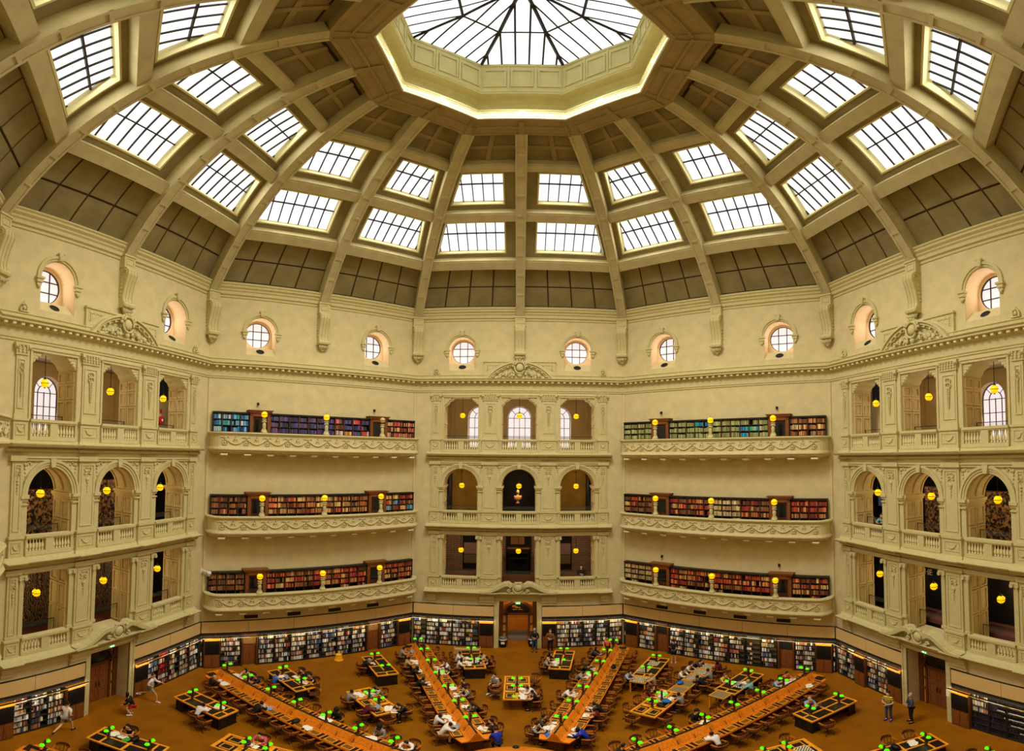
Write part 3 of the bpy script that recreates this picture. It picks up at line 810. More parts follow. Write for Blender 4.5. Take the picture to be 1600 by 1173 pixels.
# ------------------------------------------------------------------ balustrades
def baluster():
    m = MB()
    m.lathe([(.055, 0), (.055, .06), (.03, .08), (.04, .1), (.065, .17), (.06, .24), (.032, .36), (.03, .42), (.045, .45), (.03, .47), (.05, .5), (.05, .54)], 8)
    return m.mesh('baluster', mat('baluster_paint', (222, 212, 158), .75), True)
def bal_rail():
    m = MB(); m.box(-1.24, 1.24, -.16, .18, .78, .9); m.box(-1.24, 1.24, -.12, .14, .72, .78); return m.mesh('handrail', ORN)
def bal_base():
    m = MB(); m.box(-1.24, 1.24, -.12, .16, 0, .18); return m.mesh('plinth', ORN)
def bal_block():
    m = MB(); m.box(-.2, .2, -.12, .14, .18, .72); return m.mesh('pier', ORN)
def bal_end():
    m = MB(); m.box(-.03, .03, -.1, .12, .18, .72); return m.mesh('end_pier', ORN)
FLOORS = {3: ('top', 14.12), 2: ('middle', 9.17), 1: ('lowest', 4.48)}
BAYN = ('left', 'centre', 'right')
for k in (0, -2, 2):
    for lv in (3, 2, 1):
        for i, c in enumerate((-4.0, 0, 4.0)):
            if lv == 1 and i == 1: continue
            t = empty('balustrade', face_pt(k, c, 0, FLOORS[lv][1]), face_rz(k))
            thing(t, 'cream balustrade across the %s opening of the %s gallery on the %s' % (BAYN[i], FLOORS[lv][0], FN[k]), 'balustrade')
            ob('handrail', cached('br', bal_rail), t); ob('plinth', cached('bp', bal_base), t); ob('pier', cached('bk', bal_block), t)
            for sx in (-1, 1):
                ob('end_pier', cached('be', bal_end), t, (sx * 1.21, 0, 0))
                for j in range(6): ob('baluster', cached('bl', baluster), t, (sx * (.28 + .16 * j + .02), 0, .18))

# ------------------------------------------------------------------ pediments
def seg_ped():
    body = MB(); body.box(-2.46, 2.46, -.14, .0, 19.16, 20.34); body.box(-2.5, 2.5, -.2, .0, 20.34, 20.44)
    for sx in (-1, 1):
        x0, x1 = sorted((sx * 1.3, sx * 2.32)); 
        tri = [(sx * 2.32, 20.24), (sx * 1.25, 20.24), (sx * 2.32, 19.72)][::sx]
        body.prism(tri, -.16, -.13, 'y')
    ring = MB()
    r0 = 2.75; cz = 17.55
    import math as _m
    a0 = _m.degrees(_m.asin((19.17 - cz) / r0)); 
    for (ra, rb, d) in ((2.5, 2.6, .24), (2.6, 2.72, .34), (2.72, 2.82, .44)):
        aa = _m.degrees(_m.asin((19.17 - cz) / ra)); ab = _m.degrees(_m.asin((19.17 - cz) / rb))
        A = arc(0, cz, ra, aa, 180 - aa, 26); B = arc(0, cz, rb, ab, 180 - ab, 26)
        ring.prism(A + B[::-1], -d, -.1, 'y')
    for i in range(11):
        a = 44 + 92 * i / 10; r = 2.54; M = Matrix.Translation((r * cos(radians(a)), -.3, cz + r * sin(radians(a)))) @ Matrix.Rotation(radians(90 - a), 4, 'Y'); ring.box(-.05, .05, -.06, .1, -.05, .05, 0, M)
    orn = MB(); rnd = random.Random(11)
    orn.ball((0, -.36, 19.93), .26, 12, 8, sy=.5); orn.tube([(.36 * sin(t), -.4, 19.93 + .4 * cos(t)) for t in [i * pi / 9 for i in range(19)]], .06, 6)
    for i in range(9):
        a = pi * i / 8; orn.ball((.46 * cos(a), -.38, 20.02 + .42 * sin(a)), .09, 7, 5)
    for sx in (-1, 1):
        for i in range(22):
            u = rnd.random(); x = .3 + 1.35 * u; top = cz + sqrt(2.45 ** 2 - x * x) - .12
            z = 19.26 + (top - 19.3) * rnd.random() * .85
            orn.ball((sx * x, -.2 - .08 * rnd.random(), z), .07 + .06 * rnd.random(), 6, 4, sy=.7)
        for cx, czz, rr in ((.55, 19.5, .2), (.95, 19.42, .16), (1.3, 19.38, .11)):
            orn.tube([(sx * (cx + rr * (1 - t / 9) * cos(t)), -.28, czz + rr * (1 - t / 9) * sin(t)) for t in [i * .7 for i in range(11)]], .04, 5)
    orn.ball((0, -.34, 19.42), .16, 8, 6, sy=.6)
    lts = [MB(), MB()]
    for sx, lt in zip((-1, 1), lts):
        for i in range(7): lt.ball((sx * (2.22 - .11 * i), -.17, 20.14 - .03 * (i % 2) - (.0)), .05, 6, 4, sy=.6)
        for i in range(4): lt.ball((sx * 2.22, -.17, 20.06 - .09 * i), .045, 6, 4, sy=.6)
    return [body.mesh('b', ORN), ring.mesh('r', ORN), orn.mesh('o', ORN, True)] + [lt.mesh('l', ORN, True) for lt in lts]
def scroll_ped():
    body = MB()
    for sx in (-1, 1):
        P = [(2.62, 4.36), (2.1, 4.42), (1.7, 4.6), (1.3, 4.86), (.95, 5.05), (.62, 5.1), (.45, 4.98), (.42, 4.82)]
        Q = [(.5, 4.78), (.6, 4.86), (.8, 4.88), (1.05, 4.78), (1.45, 4.54), (1.85, 4.36)]
        for grow, d in ((0, .62), (.05, .5)):
            poly = [(sx * x, z + grow) for x, z in P] + [(sx * x, z - grow) for x, z in Q]
            body.prism(poly[::sx], -d, -.1, 'y')
    body.box(-1.5, 1.5, -.14, -.02, 4.36, 4.7)
    orn = MB(); orn.ball((0, -.5, 4.72), .27, 12, 8, sy=.5); orn.tube([(.36 * sin(t), -.52, 4.72 + .36 * cos(t)) for t in [i * pi / 9 for i in range(19)]], .055, 6)
    for sx in (-1, 1):
        orn.tube([(sx * (.52 + .17 * (1 - t / 10) * cos(t)), -.56, 4.84 + .2 * (1 - t / 10) * sin(t)) for t in [i * .7 for i in range(12)]], .06, 6)
        orn.tube([(sx * (.6 + .13 * (1 - t / 10) * cos(t)), -.52, 4.5 + .13 * (1 - t / 10) * sin(t)) for t in [i * .7 for i in range(12)]], .05, 6)
        for i in range(5): orn.ball((sx * (.35 + .09 * i), -.48, 5.02 + .02 * (i % 2)), .07, 6, 4)
    for i in range(5): orn.ball((-.2 + .1 * i, -.5, 5.1), .08, 6, 4)
    for i in range(9): orn.ball((-.5 + .125 * i, -.46, 4.38 - .04 * (1 - abs(i - 4) / 4)), .07, 6, 4)
    return [body.mesh('b', ORN), orn.mesh('o', ORN, True)]
for k in (0, -2, 2):
    ms = cached('sp1', seg_ped); t = empty('segmental_pediment', face_loc(k), face_rz(k))
    thing(t, 'curved plaster pediment with carved cartouche above the cornice of the %s' % FN[k], 'pediment')
    for n_, me in zip(('tablet', 'arched_moulding', 'cartouche', 'corner_relief', 'corner_relief'), ms): ob(n_, me, t)
    ms = cached('sp2', scroll_ped); t = empty('scrolled_pediment', face_loc(k), face_rz(k))
    thing(t, 'broken scroll pediment with shield above the doorway of the %s' % FN[k], 'pediment')
    for n_, me in zip(('scrolls', 'shield'), ms): ob(n_, me, t)

# ------------------------------------------------------------------ scroll brackets under the ribs
def console():
    a = MB(); a.box(-.36, .36, -.34, .02, 22.95, 23.56); a.box(-.4, .4, -.4, .02, 23.5, 23.6)
    for (x0, x1, z0, z1) in ((-.26, .26, 23.05, 23.1), (-.26, .26, 23.38, 23.43), (-.26, -.21, 23.1, 23.38), (.21, .26, 23.1, 23.38)): a.box(x0, x1, -.37, -.33, z0, z1)
    a.box(-.39, .39, -.37, .02, 22.88, 22.95)
    b = MB()
    prof = [(.0, 22.9), (-.42, 22.88), (-.56, 22.72), (-.58, 22.5), (-.5, 22.28), (-.38, 22.0), (-.27, 21.6), (-.22, 21.3), (-.26, 21.1), (-.38, 21.04), (-.46, 20.94), (-.42, 20.82), (-.28, 20.78), (-.1, 20.8), (0, 20.8)]
    b.prism(prof, -.34, .34, 'x')
    for x in (-.3, -.1, .1, .3):
        b.tube([(x * 1.0, y - .01, z) for y, z in prof[2:9]], .03, 5)
    for sx in (-1, 1):
        b.tube([(sx * .35, -.36 + .19 * (1 - t / 11) * cos(t), 22.6 + .19 * (1 - t / 11) * sin(t)) for t in [i * .7 for i in range(13)]], .035, 5)
        for i in range(5): b.ball((sx * .34, -.16 + .02 * i, 22.2 - .2 * i), .06, 6, 4)
    b.tube([(-.4, -.34, 20.92), (.4, -.34, 20.92)], .1, 8)
    c = MB()
    for i, x in enumerate((-.22, -.11, 0, .11, .22)):
        c.tube([(x * 1.1, -.2, 20.8), (x * 1.3, -.3, 20.66), (x * .8, -.22, 20.52), (x * .4, -.1, 20.44)], [.07, .08, .06, .03], 6)
    c.ball((0, -.12, 20.44), .09, 8, 5)
    return [a.mesh('a', ORN), b.mesh('b', ORN), c.mesh('c', ORN, True)]
POS = {0: 'over the middle of the far wall', -1: 'in the corner of far wall and left diagonal wall', 1: 'in the corner of far wall and right diagonal wall', -2: 'over the middle of the left diagonal wall', 2: 'over the middle of the right diagonal wall',
       -3: 'in the corner of left diagonal and left walls', 3: 'in the corner of right diagonal and right walls', -4: 'over the pediment of the left wall', 4: 'over the pediment of the right wall', -5: 'cut by the left edge of the photo', 5: 'cut by the right edge of the photo'}
for i in range(-5, 6):
    az = 22.5 * i; q = 1 / cos(pi / 8) if i % 2 else 1.0
    r = R * q - (.14 if i % 2 else 0)
    t = empty('scroll_bracket', polar(az, r), -radians(az))
    thing(t, 'plaster scroll bracket under the rib ' + POS[i], 'bracket')
    for n_, me in zip(('cap_block', 'scroll', 'acanthus_leaf'), cached('cons', console)): ob(n_, me, t)

# ------------------------------------------------------------------ door portals, exit signs
def portal(open_):
    m = MB()
    for sx in (-1, 1):
        bx(m, sx, 1.02, 1.3, .8, .95, 0, 3.63); bx(m, sx, .7, .84, .78, .95, 0, 2.5)
    m.box(-1.3, 1.3, .78, .95, 2.3, 2.44); 
    A = arc(0, 2.44, .98, 0, 180, 18); B = arc(0, 2.44, .84, 0, 180, 18); m.prism(A + B[::-1], .76, .95, 'y')
    for z in (.95, 1.62): 
        for sx in (-1, 1): bx(m, sx, .84, 1.02, .82, .95, z - .05, z + .05)
    fr = m.mesh('portal_frame', DARKW)
    p = MB()
    out = [(-1.3, 2.44), (-.98, 2.44)] + arc(0, 2.44, .98, 180, 0, 18) + [(1.3, 2.44), (1.3, 3.63), (-1.3, 3.63)]
    lists = [[Vector((a, b, 0)) for a, b in out]]
    p.add([(a, .9, b) for a, b in out], [tuple(t) for t in tessellate_polygon(lists)])
    for sx in (-1, 1): bx(p, sx, .84, 1.02, .88, .92, .0, 2.3)
    pn = p.mesh('side_panel', mat('portal_panel', (214, 136, 48), .5, .2, 3))
    g = MB(); g.prism(arc(0, 2.44, .84, 0, 180, 18), .86, .88, 'y'); lu = g.mesh('lunette_glass', DARKGLASS)
    return fr, pn, lu
PF = portal(False)
def leaf(sx):
    m = MB(); bx(m, sx, .01, .7, .84, .9, 0, 2.3)
    for z0, z1 in ((.15, .75), (.85, 1.45), (1.55, 2.2)):
        bx(m, sx, .1, .62, .815, .84, z0, z0 + .05); bx(m, sx, .1, .62, .815, .84, z1 - .05, z1); bx(m, sx, .1, .15, .815, .84, z0 + .05, z1 - .05); bx(m, sx, .57, .62, .815, .84, z0 + .05, z1 - .05)
    return m.mesh('door_leaf', MIDW)
dn = 0
for k in (0, -2, 2):
    dn += 1; d = ob('door_%d' % dn, PF[0], None, face_loc(k), face_rz(k), 'structure')
    ob('side_panel', PF[1], d); ob('lunette_glass', PF[2], d)
    if k:
        for sx in (-1, 1):
            lf = ob('door_leaf', cached(('leaf', sx), lambda: leaf(sx)), d)
            hm = MB(); hm.ball((sx * .1, .78, 1.1), .04, 8, 5); hm.box(sx * .1 - .03, sx * .1 + .03, .8, .84, .95, 1.25); ob('handle', hm.mesh('handle', BRASS), lf)
    else:
        m = MB(); m.box(-.72, .72, 2.6, 2.7, .42, 1.42); m.box(-.01, .01, 2.58, 2.6, .42, 1.42)
        sc = thing(ob('passage_screen', m.mesh('passage_screen', ORANGEWOOD), None, face_loc(k), face_rz(k)), 'lit orange timber screen standing inside the open doorway of the far wall', 'screen')
        m = MB(); m.box(-1.0, 1.0, 1.6, 3.2, 0.0, .21); m.box(-1.0, 1.0, 2.2, 3.2, .21, .42); ob('trim_90', m.mesh('passage_steps', GREYST), None, face_loc(k), face_rz(k), 'structure')
        m = MB(); m.box(-1.6, 1.6, 3.6, 3.7, 0, 3.7); m.box(-1.7, -1.6, .95, 3.7, 0, 3.7); m.box(1.6, 1.7, .95, 3.7, 0, 3.7); m.box(-1.7, 1.7, .95, 3.7, 3.65, 3.75); L = bpy.data.lights.new('passage_lamp', 'POINT'); L.energy = 26; L.color = (1, .72, .4); L.shadow_soft_size = .1; lo = bpy.data.objects.new('passage_lamp', L); COL.objects.link(lo); lo.location = face_pt(0, 0, 1.7, 3.4); L2 = bpy.data.lights.new('portal_lamp', 'POINT'); L2.energy = 22; L2.color = (1, .72, .4); L2.shadow_soft_size = .08; lo = bpy.data.objects.new('portal_lamp', L2); COL.objects.link(lo); lo.location = face_pt(0, 0, .45, 3.45); ob('wall_passage', m.mesh('passage', GALWARM), None, face_loc(k), face_rz(k), 'structure')
        m = MB()
        for z, x0, x1, n in ((3.0, -.4, -.1, 5), (2.92, -.38, -.02, 6), (2.86, -.2, .2, 6), (2.72, -.36, -.06, 6), (2.72, 0.0, .34, 7)):
            for i in range(n):
                x = x0 + (x1 - x0) * i / n; m.box(x, x + .034, .84, .856, z - .025, z + .015 + .02 * (i % 2))
        ob('glass_lettering', m.mesh('glass_lettering', mat('gold_leaf', (214, 140, 40), .4)), d)
    # exit sign
    t = empty('exit_sign', face_pt(k, 0, -.02, 3.5 if k == 0 else 3.74), face_rz(k)); thing(t, 'small green lit exit sign above the doorway of the ' + FN[k], 'sign')
    m = MB(); m.box(-.17, .17, -.08, .0, -.08, .08); ob('housing', m.mesh('housing', EXITG), t)
    m = MB(); m.ball((-.03, -.085, .045), .018, 8, 5); m.box(-.05, -.015, -.09, -.08, -.02, .03); m.box(-.07, -.03, -.09, -.08, -.06, -.02); m.box(-.03, .0, -.09, -.08, -.05, -.02); m.box(-.02, .02, -.09, -.08, .005, .025)
    m.prism([(-.15, 0), (-.1, .035), (-.1, .012), (-.07, .012), (-.07, -.012), (-.1, -.012), (-.1, -.035)], -.09, -.08, 'y'); m.box(.06, .12, -.09, -.08, -.06, .06)
    ob('running_figure', m.mesh('running_figure', EXITW), t)
e = ob('paper_notice', MB().box(-.15, .15, -.02, 0, -.2, .2).mesh('notice', PAPER), None, face_pt(2, 1.45, -.06, 1.75), face_rz(2)); thing(e, 'white paper notice on the jamb of the right wall doorway', 'notice')
# bins inside the far doorway
def bin_meshes():
    a = MB(); a.lathe([(.2, 0), (.24, .05), (.25, .62), (.2, .64)], 16); b = MB(); b.lathe([(.26, .62), (.27, .74), (.2, .82), (.08, .86), (0.01, .86)], 16); c = MB(); c.box(-.12, .12, -.262, -.24, .3, .46); d = MB(); d.lathe([(.265, .56), (.275, .58), (.275, .64), (.265, .66)], 16)
    return a.mesh('body', BLACK, True), b.mesh('lid', mat('bin_lid', (96, 92, 84), .4), True), c.mesh('notice', PAPER), d.mesh('band', WHITE, True)
BM = bin_meshes()
for i, x in enumerate((-1.0, .98)):
    t = empty('litter_bin', face_pt(0, x, .2 if i == 0 else .35, 0), 0); thing(t, 'round black bin with grey lid by the %s jamb of the far doorway' % ('left-hand', 'right-hand')[i], 'bin')
    for n_, me in zip(('drum', 'lid', 'notice', 'band'), BM): ob(n_, me, t)
# ------------------------------------------------------------------ balconies on the two diagonal walls
BZ = {3: 14.02, 2: 9.09, 1: 4.34}           # balcony floor level
def bal_path(n=28):
    """plan of the bowed front: from the wall, round the corner, along, and back"""
    pts = []
    E = 7.02; rc = .75
    def fy(s): return -(1.22 - .22 * (s / E) ** 2)
    pts.append((-E, 0.0)); pts.append((-E, fy(-E + rc) + rc))
    for i in range(1, 6):
        a = pi - (pi / 2) * i / 6; pts.append((-E + rc + rc * cos(a), fy(-E + rc) + rc - rc * sin(a)))
    for i in range(n + 1):
        s = -E + rc + (2 * E - 2 * rc) * i / n; pts.append((s, fy(s)))
    for i in range(1, 6):
        a = (pi / 2) * (1 - i / 6); pts.append((E - rc + rc * cos(a), fy(E - rc) + rc - rc * sin(a)))
    pts.append((E, fy(E - rc) + rc)); pts.append((E, 0.0))
    out = []
    for i, (x, y) in enumerate(pts):
        x0, y0 = pts[max(i - 1, 0)]; x1, y1 = pts[min(i + 1, len(pts) - 1)]
        dx, dy = x1 - x0, y1 - y0; L = hypot(dx, dy); out.append((x, y, dy / L, -dx / L))
    return out
BPATH = bal_path()
def front_at(s):
    best = min(BPATH, key=lambda p: abs(p[0] - s)); return best
def balcony_meshes():
    a = MB()   # parapet wall with base mouldings
    a.sweep(BPATH, [(-.14, .92), (-.14, -.1), (0, -.1), (.0, .78)])
    a.sweep(BPATH, [(0, .13), (.05, .12), (.07, .05), (.1, .02), (.1, -.05), (.02, -.1), (-.06, -.2), (-.3, -.27), (-.32, -.3), (-.6, -.3)])
    pl = [(x - nx * .3, y - ny * .3) for x, y, nx, ny in BPATH]
    a.prism(pl, -.28, -.02, 'z')
    b = MB(); b.sweep(BPATH, [(-.2, .9), (-.2, .98), (.1, .98), (.13, .95), (.13, .9), (.06, .86), (.04, .8), (0, .78)])
    c = MB()   # garland frieze
    n = 10; E = 6.3
    def P(s, o, z):
        i = 0
        for j in range(len(BPATH) - 1):
            if BPATH[j][0] <= s <= BPATH[j + 1][0] and BPATH[j + 1][0] - BPATH[j][0] > .01: i = j
        p, q = BPATH[i], BPATH[i + 1]; t = (s - p[0]) / max(1e-6, q[0] - p[0]); y = p[1] + (q[1] - p[1]) * t
        return (s, y - o, z)
    for i in range(n):
        s0 = -E + 2 * E * i / n; s1 = -E + 2 * E * (i + 1) / n
        c.tube([P(s0 + (s1 - s0) * t / 12, .02, .62 - .34 * sin(pi * t / 12)) for t in range(13)], [.03 + .022 * sin(pi * t / 12) for t in range(13)], 6)
        mid = (s0 + s1) / 2
        c.ball(P(mid, .01, .56), .09, 8, 5, sy=.5); c.tube([P(mid, .02, .4), P(mid, .02, .72)], .025, 5)
        for sx in (-1, 1): c.tube([P(mid + sx * .14, .02, .42), P(mid + sx * .08, .02, .58), P(mid, .02, .7)], .022, 5)
    for i in range(n + 1):
        s = -E + 2 * E * i / n
        pts = [P(s + .15 * sin(t), .03, .38 + .15 * cos(t)) for t in [j * pi / 7 for j in range(15)]]
        c.tube(pts, .028, 5); c.ball(P(s, .02, .38), .07, 8, 5, sy=.5)
        for sx in (-1, 1):
            c.tube([P(s, .02, .6), P(s + sx * .14, .03, .7), P(s + sx * .26, .02, .66)], .03, 5); c.tube([P(s + sx * .05, .02, .3), P(s + sx * .14, .02, .22)], .025, 5)
        c.ball(P(s, .03, .68), .06, 6, 4, sy=.6)
    d = MB(); d.box(-.16, .16, -.95, .0, -.4, -.27); d.box(-.2, .2, -1.0, -.8, -.36, -.27)
    return a.mesh('a', PLASTER), b.mesh('b', ORN), c.mesh('c', ORN, True), d.mesh('d', mat('bracket_paint', (232, 224, 176), .75))
BAL = balcony_meshes()
def post_meshes():
    a = MB(); a.box(-.15, .15, -.15, .15, 0, .07); a.lathe([(.15, .07), (.12, .12), (.085, .2), (.1, .32), (.115, .46), (.09, .58), (.07, .62), (.13, .66), (.13, .72), (.09, .74), (.15, .8), (.12, .83)], 10)
    for sx in (-1, 1):
        a.ball((sx * .1, 0, .66), .055, 6, 4); a.tube([(sx * .16, 0, .07), (sx * .13, 0, .14), (sx * .09, 0, .24)], .035, 5)
    g = MB(); g.ball((0, 0, 1.08), .185, 20, 14)
    b = MB(); b.lathe([(.185, 1.066), (.192, 1.07), (.192, 1.09), (.185, 1.094)], 24); b.lathe([(.06, .82), (.08, .86), (.05, .92)], 10); b.lathe([(.05, 1.25), (.025, 1.29), (.015, 1.34)], 8)
    return a.mesh('a', ORN), g.mesh('g', GLOBE, True), b.mesh('b', BRASS)
POST = post_meshes()
GLOFF = MB().ball((0, 0, 1.08), .185, 20, 14).mesh('g2', GLOBEOFF, True)
LVN = {3: 'top', 2: 'middle', 1: 'lowest'}
for lv in (3, 2, 1):
    t = empty('curved_balcony', face_pt(-3, 0, 0, BZ[lv]), face_rz(-3)); thing(t, 'balcony end just showing at the left edge of the photo, %s one' % LVN[lv], 'balcony')
    ob('parapet', BAL[0], t); ob('coping', BAL[1], t); ob('garland_frieze', BAL[2], t)
for k in (-1, 1):
    for lv in (3, 2, 1):
        z = BZ[lv]
        t = empty('curved_balcony', face_pt(k, 0, 0, z), face_rz(k)); thing(t, 'long bowed cream balcony with garland frieze, %s one on the %s' % (LVN[lv], FN[k]), 'balcony')
        ob('parapet', BAL[0], t); ob('coping', BAL[1], t); ob('garland_frieze', BAL[2], t)
        for i in range(10): ob('bracket', BAL[3], t, (-6.3 + 1.4 * i, 0, 0))
        for i, s in enumerate((-3.98, -.06, 3.9)):
            y = front_at(s)[1]
            t = empty('globe_lamp_post', face_pt(k, s, y + .03, z + .98), face_rz(k))
            off = (k == -1 and lv == 3 and i == 2)
            thing(t, '%s globe lamp on cream post, %s on %s balcony, %s' % ('unlit' if off else 'amber', ('left-hand', 'middle', 'right-hand')[i], LVN[lv], FN[k]), 'lamp')
            ob('pedestal', POST[0], t); ob('globe', GLOFF if off else POST[1], t); ob('collar', POST[2], t)

# ------------------------------------------------------------------ books
rb = random.Random(21)
BOOKMASS = MB()
def L3(c): return lin(c)
def pick(pal):
    c = rb.choice(pal); f = rb.uniform(.72, 1.2)
    return lin(tuple(max(0, min(255, v * f)) for v in c))
PAL = dict(
    blue=[(30, 120, 190), (60, 170, 200), (150, 190, 190), (20, 80, 160), (90, 150, 180), (190, 200, 190), (40, 60, 120), (60, 140, 130)],
    navy=[(66, 60, 100), (84, 76, 124), (54, 50, 78), (96, 90, 136), (60, 56, 68), (124, 80, 108)],
    mixred=[(230, 60, 60), (240, 90, 90), (150, 110, 70), (60, 50, 50), (240, 220, 200), (200, 60, 70), (120, 90, 60), (60, 60, 100)],
    redtan=[(230, 180, 110), (220, 70, 70), (200, 60, 60), (240, 200, 140), (70, 50, 46), (180, 120, 70)],
    brown=[(196, 126, 60), (150, 88, 44), (226, 168, 88), (120, 68, 36), (240, 190, 110), (90, 56, 36), (170, 96, 50)],
    red=[(190, 66, 42), (150, 48, 34), (232, 140, 72), (170, 60, 42), (110, 50, 34), (206, 104, 54)],
    dkbrown=[(126, 78, 42), (146, 94, 52), (108, 66, 38), (170, 112, 60), (94, 60, 38)],
    cream=[(210, 186, 130), (196, 170, 116), (222, 200, 148), (170, 130, 80)],
    tan=[(190, 158, 100), (170, 138, 84), (206, 176, 120), (150, 120, 74)],
    olive=[(160, 164, 96), (150, 152, 84), (174, 176, 110), (140, 144, 86)],
    teal=[(20, 150, 170), (40, 170, 130), (30, 120, 190), (160, 164, 96)],
    modern=[(236, 230, 220), (210, 204, 196), (180, 176, 170), (120, 120, 126), (70, 72, 84), (150, 60, 50), (200, 170, 110), (60, 84, 120), (44, 40, 40), (230, 210, 160), (190, 120, 70), (226, 222, 210)],
    dark=[(26, 24, 34), (34, 30, 44), (22, 20, 26), (44, 40, 56), (40, 36, 40)],
    redm=[(190, 40, 36), (150, 30, 30), (200, 60, 50), (90, 30, 30)])
def fill_row(emit, x0, x1, z0, h, y0, pal, fullness=1.0, wmin=.028, wmax=.06, depth=.2):
    x = x0 + .015
    while x < x1 - wmax:
        if rb.random() > fullness: x += rb.uniform(.06, .25); continue
        run = rb.randint(3, 10); base = rb.choice(pal); hh = h * rb.uniform(.72, .92)
        for _ in range(run):
            w = rb.uniform(wmin, wmax)
            if x + w > x1 - .01: break
            f = rb.uniform(.7, 1.22); c = base if rb.random() < .6 else rb.choice(pal)
            emit(x, x + w * .94, y0 + rb.uniform(0, .02), y0 + depth, z0, z0 + hh * rb.uniform(.93, 1.03), lin(tuple(max(0, min(255, v * f)) for v in c)))
            x += w
MF = {}
def to_mass(k):
    M = Matrix.Translation(face_loc(k)) @ Matrix.Rotation(face_rz(k), 4, 'Z')
    def e(x0, x1, y0, y1, z0, z1, c): BOOKMASS.box(x0, x1, y0, y1, z0, z1, 0, M, c)
    return e
# balcony bookcases: 4 shelf rows show above each parapet
def bookcase_mesh(w, nb):
    a = MB(); a.box(-w / 2, w / 2, -.06, 0, 0, 2.16); a.box(-w / 2, -w / 2 + .05, -.34, 0, 0, 2.16); a.box(w / 2 - .05, w / 2, -.34, 0, 0, 2.16); a.box(-w / 2, w / 2, -.38, 0, 2.1, 2.2); a.box(-w / 2, w / 2, -.34, 0, 0, .12)
    s = MB(); s.box(-w / 2 + .04, w / 2 - .04, -.33, -.05, 0, .035)
    d = MB(); d.box(-.018, .018, -.335, -.05, .1, 2.1)
    return a.mesh('a', BLACKW), s.mesh('s', BLACKW), d.mesh('d', DARKW)
def doorcase_mesh():
    a = MB()
    for sx in (-1, 1): bx(a, sx, .44, .64, -.42, 0, 0, 2.2)
    a.box(-.64, .64, -.42, 0, 1.98, 2.2); a.box(-.72, .72, -.5, 0, 2.2, 2.3); a.box(-.78, .78, -.56, 0, 2.3, 2.36); a.box(-.44, .44, -.2, 0, 0, 1.98)
    b = MB(); b.box(-.42, .42, -.26, -.2, .0, 1.95)
    for sx in (-1, 1):
        bx(b, sx, .05, .36, -.29, -.26, .1, .9); 
    c = MB(); c.box(-.34, .34, -.275, -.255, 1.08, 1.84)
    return a.mesh('a', MIDW), b.mesh('b', DARKW), c.mesh('c', DARKGLASS)
DC = doorcase_mesh()
SECT = {(-1, 3): (['blue'], ['navy', 'navy', 'navy', 'mixred'], ['redtan']), (-1, 2): (['brown', 'dkbrown'], ['brown', 'red', 'brown'], ['red', 'brown', 'blue']), (-1, 1): (['dkbrown'], ['brown', 'red', 'red', 'dkbrown', 'brown'], ['brown', 'red', 'red']),
        (1, 3): (['olive'], ['olive', 'olive', 'olive', 'teal'], ['brown', 'tan', 'brown']), (1, 2): (['brown', 'red', 'dkbrown'], ['brown', 'red', 'cream', 'brown'], ['red', 'dkbrown', 'brown']), (1, 1): (['tan'], ['brown', 'red', 'red', 'brown', 'red'], ['red', 'red', 'brown'])}
SEC = ((-6.9, -4.68, 4), (-3.38, 3.38, 11), (4.68, 6.9, 4))
for k in (-1, 1):
    for lv in (3, 2, 1):
        z = BZ[lv]; e = to_mass(k)
        for i, (x0, x1, nb) in enumerate(SEC):
            c = (x0 + x1) / 2; w = x1 - x0
            t = empty('bookcase', face_pt(k, c, 0, z), face_rz(k))
            thing(t, 'dark timber bookcase %s behind the %s balcony of the %s' % (('at the left-hand end', 'between the two doors', 'at the right-hand end')[i], LVN[lv], FN[k]), 'bookcase')
            ms = cached(('bc', i == 1), lambda: bookcase_mesh(w, nb)); ob('carcass', ms[0], t)
            for zq in (.62, 1.0, 1.37, 1.74): ob('shelf', ms[1], t, (0, 0, zq))
            for q in range(1, nb): ob('divider', ms[2], t, (-w / 2 + w * q / nb, 0, 0))
            pals = SECT[(k, lv)][i]
            for b in range(nb):
                xa = x0 + w * b / nb + .02; xb = x0 + w * (b + 1) / nb - .02
                for zr in (.655, 1.035, 1.405, 1.775):
                    if k == -1 and lv == 3 and i == 1: p = 'navy' if b < 7 else rb.choice(['mixred', 'navy', 'brown', 'mixred'])
                    elif k == 1 and lv == 3 and i == 1: p = 'olive' if rb.random() < (.93 if b < 6 else .7) else 'teal'
                    elif k == 1 and lv == 2 and i == 1: p = 'cream' if b in (5, 6, 7) else rb.choice(['brown', 'red', 'dkbrown'])
                    else: p = rb.choice(pals)
                    if zr < .7 and lv != 3 and rb.random() < .75: continue
                    base = [rb.choice(PAL[p])] * 3 + PAL[p] if p in ('cream', 'olive', 'tan', 'navy', 'dkbrown') else PAL[p]
                    fill_row(e, xa, xb, z + zr, .33, -.3, base, .97, .03, .062)
        for i, c in enumerate((-4.03, 4.03)):
            t = empty('balcony_doorcase', face_pt(k, c, 0, z), face_rz(k))
            thing(t, 'brown timber door surround, %s one behind the %s balcony, %s' % (('left-hand', 'right-hand')[i], LVN[lv], FN[k]), 'door surround')
            for n_, me in zip(('surround', 'door_leaf', 'glazed_panel'), DC): ob(n_, me, t)

